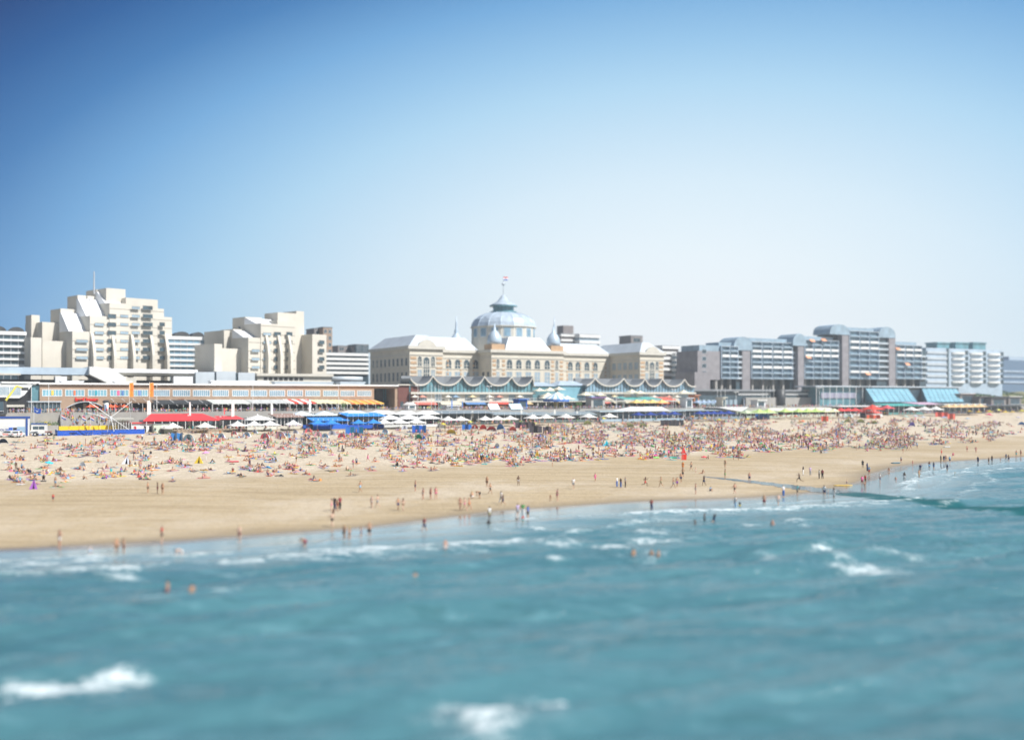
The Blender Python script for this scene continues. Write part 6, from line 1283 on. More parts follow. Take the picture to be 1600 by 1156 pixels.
# bins, board, boats
for px, py, c, lab in ((243, 676.5, (.65,.04,.04), 'red square bin right of the blue fence'), (253, 677, (.12,.11,.10), 'dark bin beside the red one'), (556, 683, (.06,.06,.07), 'dark round bin before the turquoise windbreak')):
    g = at(px, py); r_ = empty('bin', g, .2, lab, 'bin'); MB().box(-.5,.5,-.45,.45,0,1.3).build('body', M['fabric'], r_, color=c); MB().box(-.55,.55,-.5,.5,1.31,1.42).build('lid', M['fabric'], r_, color=tuple(x*.7 for x in c))
g = at(1317, 759); r_ = empty('surfboard', g, R(8), 'long yellow board lying on the wet sand with a child beside it', 'board'); m = MB(); m.prism([(-1.7,0),(-1.3,.28),(0,.36),(1.2,.28),(1.7,0),(1.2,-.28),(0,-.36),(-1.3,-.28)], .05, .16); m.build('deck', M['fabric'], r_, color=(.72,.50,.10)); MB().extr([(-1.4,.0),(-1.2,-.12),(-1.1,.05)], -.02, .02).build('fin', M['dark'], r_)
for px, py, c, lab in ((1020, 712, (.80,.10,.40), 'pink inflatable ring board at the edge of the crowd'), (1023, 716, (.30,.75,.15), 'lime green air mattress at the edge of the crowd'), (1051, 716, (.05,.40,.20), 'green air mattress near the flag'), (366, 722, (.65,.08,.12), 'red inflatable boat on the left beach'), (1399, 724, (.10,.22,.30), 'blue green bag alone on the sand'), (1479, 699, (.60,.66,.72), 'white windmill disc on the damp sand')):
    g = at(px, py); r_ = empty('air_mattress' if 'mattress' in lab or 'ring' in lab or 'boat' in lab else 'beach_bag', g, .3, lab, 'inflatable' if 'mattress' in lab or 'ring' in lab or 'boat' in lab else 'bag'); m = MB(); m.box(-.9,.9,-.35,.35,.02,.2); m.build('body', M['fabric'], r_, color=c); m = MB(); m.tube((-.9,-.4,.18),(.9,-.4,.18),.13,n=8); m.build('side_tube', M['fabric'], r_, color=c)
# low cricket of post-and-wire on the middle sand
# ------------------------------------------------------------------ people
# one skeleton per pose; the body grows from it as a single skin, clothes and hair are cut from that skin
def pose(kind):
    """joints (x right, y forward = -y is the way they face) for a 1.72 m adult; returns joints, edges"""
    J = {}
    def leg(s, hip, knee, ank, toe): J['hip'+s]=hip; J['kne'+s]=knee; J['ank'+s]=ank; J['toe'+s]=toe
    def arm(s, sh, el, wr, hd): J['sho'+s]=sh; J['elb'+s]=el; J['wri'+s]=wr; J['han'+s]=hd
    def stand_core(lean=0.0, z=0.0): 
        J['pel']=(0,0,.93+z); J['spi']=(0,-.02-lean*.3,1.12+z-lean*.05); J['che']=(0,-.0-lean*.7,1.32+z-lean*.14); J['nec']=(0,.01-lean*.95,1.47+z-lean*.22); J['hea']=(0,-.02-lean*1.15,1.57+z-lean*.28); J['top']=(0,-.01-lean*1.25,1.66+z-lean*.3)
    if kind in ('stand','hips','phone','wave','walk','run','child'):
        stand_core(.06 if kind == 'run' else 0)
        leg('L',(-.09,0,.88),(-.10,-.01,.48),(-.11,.02,.08),(-.12,-.14,.03)); leg('R',(.09,0,.88),(.11,-.02,.48),(.13,.02,.08),(.14,-.14,.03))
        arm('L',(-.18,0,1.40),(-.23,.03,1.13),(-.23,-.06,.89),(-.22,-.09,.80)); arm('R',(.18,0,1.40),(.23,.03,1.13),(.23,-.06,.89),(.22,-.09,.80))
        if kind == 'hips': arm('L',(-.18,0,1.40),(-.38,.08,1.18),(-.19,-.06,1.0),(-.13,-.12,.99)); arm('R',(.18,0,1.40),(.38,.08,1.18),(.19,-.06,1.0),(.13,-.12,.99))
        if kind == 'phone': arm('R',(.18,0,1.40),(.25,-.08,1.16),(.12,-.26,1.30),(.09,-.31,1.38)); arm('L',(-.18,0,1.40),(-.23,-.02,1.14),(-.02,-.22,1.12),(.05,-.26,1.13))
        if kind == 'wave': arm('R',(.18,0,1.40),(.38,-.03,1.55),(.44,-.06,1.80),(.45,-.07,1.90))
        if kind == 'walk': leg('L',(-.09,0,.88),(-.10,-.20,.50),(-.10,-.26,.10),(-.11,-.42,.06)); leg('R',(.09,0,.88),(.10,.08,.48),(.10,.38,.16),(.10,.30,.03)); arm('L',(-.18,0,1.40),(-.24,.16,1.16),(-.24,.12,.91),(-.23,.08,.83)); arm('R',(.18,0,1.40),(.24,-.10,1.15),(.21,-.30,.98),(.20,-.37,.94))
        if kind == 'run': leg('L',(-.09,0,.88),(-.10,-.36,.66),(-.10,-.34,.26),(-.11,-.50,.24)); leg('R',(.09,0,.88),(.10,.16,.50),(.10,.58,.42),(.10,.60,.30)); arm('L',(-.18,-.05,1.40),(-.26,.22,1.24),(-.26,.02,1.06),(-.25,-.06,1.04)); arm('R',(.18,-.05,1.40),(.26,-.28,1.22),(.20,-.42,1.40),(.18,-.47,1.47))
    elif kind == 'bend':
        J['pel']=(0,.12,.90); J['spi']=(0,-.06,1.00); J['che']=(0,-.26,1.03); J['nec']=(0,-.42,.99); J['hea']=(0,-.53,.95); J['top']=(0,-.62,.94)
        leg('L',(-.10,.12,.85),(-.12,.0,.48),(-.13,.08,.08),(-.14,-.08,.03)); leg('R',(.10,.12,.85),(.12,.0,.48),(.13,.08,.08),(.14,-.08,.03)); arm('L',(-.17,-.34,.99),(-.18,-.38,.72),(-.10,-.42,.48),(-.07,-.43,.39)); arm('R',(.17,-.34,.99),(.18,-.38,.72),(.10,-.42,.48),(.07,-.43,.39))
    elif kind == 'crouch':
        J['pel']=(0,.16,.34); J['spi']=(0,.08,.50); J['che']=(0,-.02,.68); J['nec']=(0,-.08,.82); J['hea']=(0,-.14,.91); J['top']=(0,-.15,1.0)
        leg('L',(-.10,.14,.34),(-.16,-.26,.50),(-.14,-.02,.09),(-.15,-.18,.03)); leg('R',(.10,.14,.34),(.16,-.26,.50),(.14,-.02,.09),(.15,-.18,.03)); arm('L',(-.17,-.04,.75),(-.20,-.24,.58),(-.08,-.42,.42),(-.05,-.46,.34)); arm('R',(.17,-.04,.75),(.20,-.24,.58),(.08,-.42,.42),(.05,-.46,.34))
    elif kind == 'sitknees':
        J['pel']=(0,.10,.12); J['spi']=(0,.08,.31); J['che']=(0,.0,.50); J['nec']=(0,-.05,.65); J['hea']=(0,-.10,.75); J['top']=(0,-.10,.84)
        leg('L',(-.09,.06,.12),(-.12,-.30,.46),(-.12,-.52,.07),(-.13,-.66,.04)); leg('R',(.09,.06,.12),(.12,-.30,.46),(.12,-.52,.07),(.13,-.66,.04)); arm('L',(-.17,-.0,.58),(-.22,-.20,.40),(-.08,-.42,.38),(.0,-.46,.36)); arm('R',(.17,-.0,.58),(.22,-.20,.40),(.08,-.42,.38),(.03,-.49,.40))
    elif kind == 'sitlean':
        J['pel']=(0,.10,.11); J['spi']=(0,.18,.29); J['che']=(0,.25,.47); J['nec']=(0,.27,.62); J['hea']=(0,.24,.72); J['top']=(0,.25,.81)
        leg('L',(-.09,.06,.11),(-.12,-.36,.16),(-.14,-.76,.06),(-.15,-.82,.17)); leg('R',(.09,.06,.11),(.12,-.34,.26),(.10,-.70,.06),(.10,-.83,.10)); arm('L',(-.17,.26,.54),(-.24,.42,.32),(-.26,.46,.08),(-.27,.54,.03)); arm('R',(.17,.26,.54),(.24,.42,.32),(.26,.46,.08),(.27,.54,.03))
    elif kind == 'supine':
        J['pel']=(0,.0,.12); J['spi']=(0,.19,.12); J['che']=(0,.39,.13); J['nec']=(0,.55,.11); J['hea']=(0,.66,.12); J['top']=(0,.75,.12)
        leg('L',(-.09,-.04,.11),(-.12,-.44,.13),(-.15,-.83,.07),(-.20,-.87,.18)); leg('R',(.09,-.04,.11),(.11,-.38,.30),(.12,-.66,.06),(.12,-.80,.04)); arm('L',(-.18,.47,.11),(-.32,.26,.08),(-.30,.02,.06),(-.28,-.07,.05)); arm('R',(.18,.47,.11),(.40,.58,.08),(.22,.74,.08),(.12,.76,.08))
    elif kind == 'prone':
        J['pel']=(0,.0,.13); J['spi']=(0,.19,.14); J['che']=(0,.37,.22); J['nec']=(0,.50,.33); J['hea']=(0,.58,.41); J['top']=(0,.61,.50)
        leg('L',(-.09,-.04,.11),(-.11,-.45,.09),(-.12,-.84,.10),(-.12,-.98,.04)); leg('R',(.09,-.04,.11),(.12,-.45,.08),(.12,-.70,.38),(.12,-.66,.50)); arm('L',(-.17,.42,.24),(-.20,.50,.04),(-.05,.70,.04),(.02,.76,.04)); arm('R',(.17,.42,.24),(.20,.50,.04),(.05,.70,.04),(-.02,.74,.06))
    elif kind == 'flat':
        J['pel']=(0,.0,.12); J['spi']=(0,.19,.12); J['che']=(0,.39,.12); J['nec']=(0,.54,.10); J['hea']=(.02,.65,.11); J['top']=(.03,.74,.12)
        leg('L',(-.09,-.04,.11),(-.12,-.45,.08),(-.14,-.85,.06),(-.14,-1.0,.04)); leg('R',(.09,-.04,.11),(.12,-.45,.08),(.15,-.85,.06),(.16,-1.0,.04)); arm('L',(-.18,.46,.10),(-.36,.58,.06),(-.24,.78,.05),(-.16,.84,.05)); arm('R',(.18,.46,.10),(.36,.58,.06),(.24,.78,.05),(.16,.84,.05))
    E = [('pel','spi'),('spi','che'),('che','nec'),('nec','hea'),('hea','top')]
    for s in 'LR': E += [('pel','hip'+s),('hip'+s,'kne'+s),('kne'+s,'ank'+s),('ank'+s,'toe'+s),('che','sho'+s),('sho'+s,'elb'+s),('elb'+s,'wri'+s),('wri'+s,'han'+s)]
    return J, E
RAD = dict(pel=.125, spi=.105, che=.125, nec=.055, hea=.092, top=.075, hip=.085, kne=.056, ank=.038, toe=.032, sho=.058, elb=.038, wri=.027, han=.036)
POSES = {}
def body_mesh(kind, sub=1):
    J, E = pose(kind); names = list(J); idx = {n: i for i, n in enumerate(names)}
    me = bpy.data.meshes.new('tmp'); me.from_pydata([J[n] for n in names], [(idx[a], idx[b]) for a, b in E], []); me.update()
    o = bpy.data.objects.new('tmp', me); col.objects.link(o); o.modifiers.new('s', 'SKIN')
    sv_ = me.skin_vertices[0].data
    for n, i in idx.items():
        r = RAD[n[:3]]; 
        rx, ry = (r * 1.18, r * .85) if n in ('pel', 'che', 'spi') else (r, r)
        sv_[i].radius = (rx, ry); sv_[i].use_root = (n == 'pel')
    if sub: m = o.modifiers.new('u', 'SUBSURF'); m.levels = sub; m.render_levels = sub
    bpy.context.view_layer.update(); dgp = bpy.context.evaluated_depsgraph_get()
    res = bpy.data.meshes.new_from_object(o.evaluated_get(dgp)); bpy.data.objects.remove(o)
    V = np.array([v.co[:] for v in res.vertices]); F = [tuple(p.vertices) for p in res.polygons]
    bpy.data.meshes.remove(res)
    # nearest bone of each face
    segs = [(a, b_) for a, b_ in E]; A = np.array([J[a] for a, _ in segs]); B = np.array([J[b_] for _, b_ in segs]); D = B - A; L2 = (D*D).sum(1)
    C = np.array([V[list(f)].mean(0) for f in F]); t = np.clip(((C[:,None,:]-A)*D).sum(2)/L2, 0, 1); Q = A + t[:,:,None]*D
    rad = np.array([(RAD[a[:3]] + RAD[b_[:3]])/2 for a, b_ in segs]); dist = np.linalg.norm(C[:,None,:]-Q, axis=2) / rad; k = dist.argmin(1)
    tag_ = [(segs[i][0][:3] + segs[i][1][:3], float(t[n, i])) for n, i in enumerate(k)]
    return J, V, F, C, tag_
def sel(tag_, what, C, J):
    out_ = []
    hd = Vector(J['hea']); up = (Vector(J['top']) - hd).normalized(); sp = (Vector(J['che']) - Vector(J['spi'])).normalized()
    across = (Vector(J['shoR']) - Vector(J['shoL'])).normalized(); back = sp.cross(across) if sp.cross(across).length else Vector((0,1,0)); back = -back if back.dot(Vector((0, 1, 0))) < 0 and abs(back.y) > .3 else back
    for i, (b_, t) in enumerate(tag_):
        torso = b_ in ('pelspi', 'spiche', 'chenec', 'chesho'); ok = False
        if what == 'trunks': ok = b_ == 'pelhip' or (b_ == 'pelspi' and t < .35) or (b_ == 'hipkne' and t < .55)
        elif what == 'long': ok = b_ == 'pelhip' or (b_ == 'pelspi' and t < .35) or (b_ == 'hipkne') or (b_ == 'kneank' and t < .9)
        elif what == 'briefs': ok = b_ == 'pelhip' or (b_ == 'pelspi' and t < .2) or (b_ == 'hipkne' and t < .10)
        elif what == 'bikini_top': ok = b_ == 'spiche' and t > .72 or (b_ == 'chenec' and t < .15)
        elif what == 'shirt': ok = (torso and not (b_ == 'chenec' and t > .75)) or (b_ == 'shoelb' and t < .6)
        elif what == 'swimsuit': ok = b_ in ('pelhip', 'pelspi', 'spiche') or (b_ == 'chenec' and t < .3) or (b_ == 'hipkne' and t < .08)
        elif what == 'dress': ok = b_ in ('pelhip', 'pelspi', 'spiche') or (b_ == 'chenec' and t < .4) or (b_ == 'hipkne' and t < .8)
        elif what == 'hair':
            if b_ in ('heatop', 'nechea') : d = (Vector(C[i]) - hd - up*.02); ok = d.dot(up) > .045 or (d.dot(back) > .02 and (b_ == 'heatop' or t > .4))
        elif what == 'longhair':
            if b_ in ('heatop', 'nechea', 'chenec'): d = (Vector(C[i]) - hd - up*.02); ok = (d.dot(up) > .045 and b_ != 'chenec') or (d.dot(back) > .015)
        if ok: out_.append(i)
    return out_
GM = {}
KIND_LIST = ['stand','hips','phone','wave','walk','run','bend','crouch','sitknees','sitlean','supine','prone','flat']
def get(kind, part):
    if kind not in POSES: POSES[kind] = body_mesh(kind, 1)
    key = (kind, part)
    if key in GM: return GM[key]
    J, V, F, C, tg = POSES[kind]; me = bpy.data.meshes.new(part)
    if part == 'body':
        v = [tuple(x) for x in V]; f = list(F)
        def spike(p, d, l, w):     # a tapered four-sided finger, nose or ear rooted inside the body
            p = Vector(p); d = Vector(d).normalized(); a = d.orthogonal().normalized()*w; c = d.cross(a).normalized()*w; b_ = len(v)
            for q, r in ((p, 1), (p + d*l, .6)): v.extend([tuple(q + a*r), tuple(q + c*r), tuple(q - a*r), tuple(q - c*r)])
            for i in range(4): j = (i+1) % 4; f.append((b_+i, b_+j, b_+4+j, b_+4+i))
            f.append((b_+4, b_+5, b_+6, b_+7))
        for s in 'LR':
            w_, h_, e_ = Vector(J['wri'+s]), Vector(J['han'+s]), Vector(J['elb'+s]); d = (h_ - w_).normalized(); sd_ = d.cross(Vector((0,0,1)) if abs(d.z) < .8 else Vector((1,0,0))).normalized(); dn = sd_.cross(d)
            for k, ln in enumerate((.062, .072, .068, .052)): spike(h_ + sd_*(k-1.5)*.018 - d*.005, d + dn*.25*(1 if s == 'L' else -1)*.6, ln, .0085)
            spike(w_ + d*.03 + sd_*.02, d*.7 + sd_*.8, .055, .010)
        hd = Vector(J['hea']); up = (Vector(J['top']) - hd).normalized(); ac = (Vector(J['shoR']) - Vector(J['shoL'])).normalized(); fw = up.cross(ac); fw = -fw if kind not in ('supine',) and fw.y > .2 else fw
        if kind == 'supine': fw = Vector((0,0,1))
        if kind == 'flat': fw = Vector((0,0,-1))
        spike(hd + fw*.075, fw - up*.3, .03, .014)
        for sg in (-1, 1): spike(hd + ac*sg*.08, ac*sg + up*.3, .022, .018)
        me.from_pydata(v, [], f)
    else:
        s_ = sel(tg, part, C, J); nrm = np.zeros_like(V)
        for f_ in F:
            p = V[list(f_)]; n = np.cross(p[1]-p[0], p[2]-p[0]); nrm[list(f_)] += n
        nrm /= (np.linalg.norm(nrm, axis=1, keepdims=True) + 1e-9); used = sorted({x for i in s_ for x in F[i]}); mp = {x: k for k, x in enumerate(used)}
        off = {'hair': .022, 'longhair': .026, 'long': .022, 'trunks': .022, 'shirt': .020, 'dress': .03}.get(part, .010)
        vo = [tuple(V[x] + nrm[x]*off) for x in used]; vi = [tuple(V[x] - nrm[x]*.004) for x in used]; n0 = len(vo)
        fo = [tuple(mp[x] for x in F[i]) for i in s_]; ed = {}
        for f_ in fo:
            for a, b_ in zip(f_, f_[1:] + f_[:1]): ed[(a, b_)] = 1
        rim = [(b_, a, a + n0, b_ + n0) for (a, b_) in ed if (b_, a) not in ed]
        me.from_pydata(vo + vi, [], fo + rim)
    me.polygons.foreach_set('use_smooth', [True]*len(me.polygons)); me.update()
    me.materials.append(M['skin'] if part == 'body' else M['hair'] if 'hair' in part else M['fabric']); GM[key] = me; return me
SKINS = {'pale': (.62,.42,.32), 'tan': (.46,.26,.16), 'dark': (.13,.07,.045), 'red': (.54,.29,.21)}
COLS = {'black': (.015,.015,.018), 'navy': (.02,.035,.12), 'white': (.75,.75,.75), 'red': (.65,.03,.03), 'blue': (.04,.14,.45), 'light blue': (.25,.45,.65), 'grey': (.28,.29,.31), 'pink': (.78,.16,.36), 'green': (.08,.35,.10), 'turquoise': (.03,.42,.45), 'yellow': (.75,.58,.06), 'orange': (.78,.24,.03), 'purple': (.25,.08,.40), 'maroon': (.22,.02,.04), 'lilac': (.50,.40,.62), 'brown': (.16,.09,.05), 'khaki': (.35,.32,.20)}
HAIRS = {'dark': (.02,.014,.01), 'brown': (.07,.04,.02), 'blond': (.42,.30,.13), 'grey': (.35,.34,.33)}
N_PEOPLE = 0
def person(loc, rz, kind, scale, skin, hair, clothes, label, group, sex='m'):
    global N_PEOPLE; N_PEOPLE += 1
    b_ = bpy.data.objects.new('person', get(kind, 'body')); col.objects.link(b_); b_.location = loc; b_.rotation_euler = (0, 0, rz); b_.scale = (scale,)*3; b_.color = (*SKINS[skin], 1)
    tag(b_, label, 'person', group)
    for part, c in clothes:
        o = bpy.data.objects.new({'trunks': 'swim_shorts', 'long': 'trousers', 'briefs': 'swim_briefs'}.get(part, part), get(kind, part)); col.objects.link(o); o.parent = b_; o.color = (*COLS[c], 1)
    h = bpy.data.objects.new('hair', get(kind, 'longhair' if sex == 'f' else 'hair')); col.objects.link(h); h.parent = b_; h.color = (*HAIRS[hair], 1)
    return b_
# outfit codes
def outfit(code):
    """T:black = trunks; B:white = bikini; S:red/T:black = shirt and shorts; W:navy = swimsuit; D:pink = dress; L = long trousers"""
    out_ = []; sex = 'm'
    for c in code.split('/'):
        k, v = c.split(':')
        if k == 'T': out_.append(('trunks', v))
        if k == 'L': out_.append(('long', v))
        if k == 'S': out_.append(('shirt', v))
        if k == 'B': out_ += [('briefs', v), ('bikini_top', v)]; sex = 'f'
        if k == 'W': out_.append(('swimsuit', v)); sex = 'f'
        if k == 'D': out_.append(('dress', v)); sex = 'f'
        if k == 'P': out_.append(('briefs', v))
    return out_, sex
def words_of(code):
    w = []
    for c in code.split('/'):
        k, v = c.split(':'); w.append(v + ' ' + {'T': 'shorts', 'L': 'trousers', 'S': 'top', 'B': 'bikini', 'W': 'swimsuit', 'D': 'dress', 'P': 'trunks'}[k])
    return ' and '.join(w)
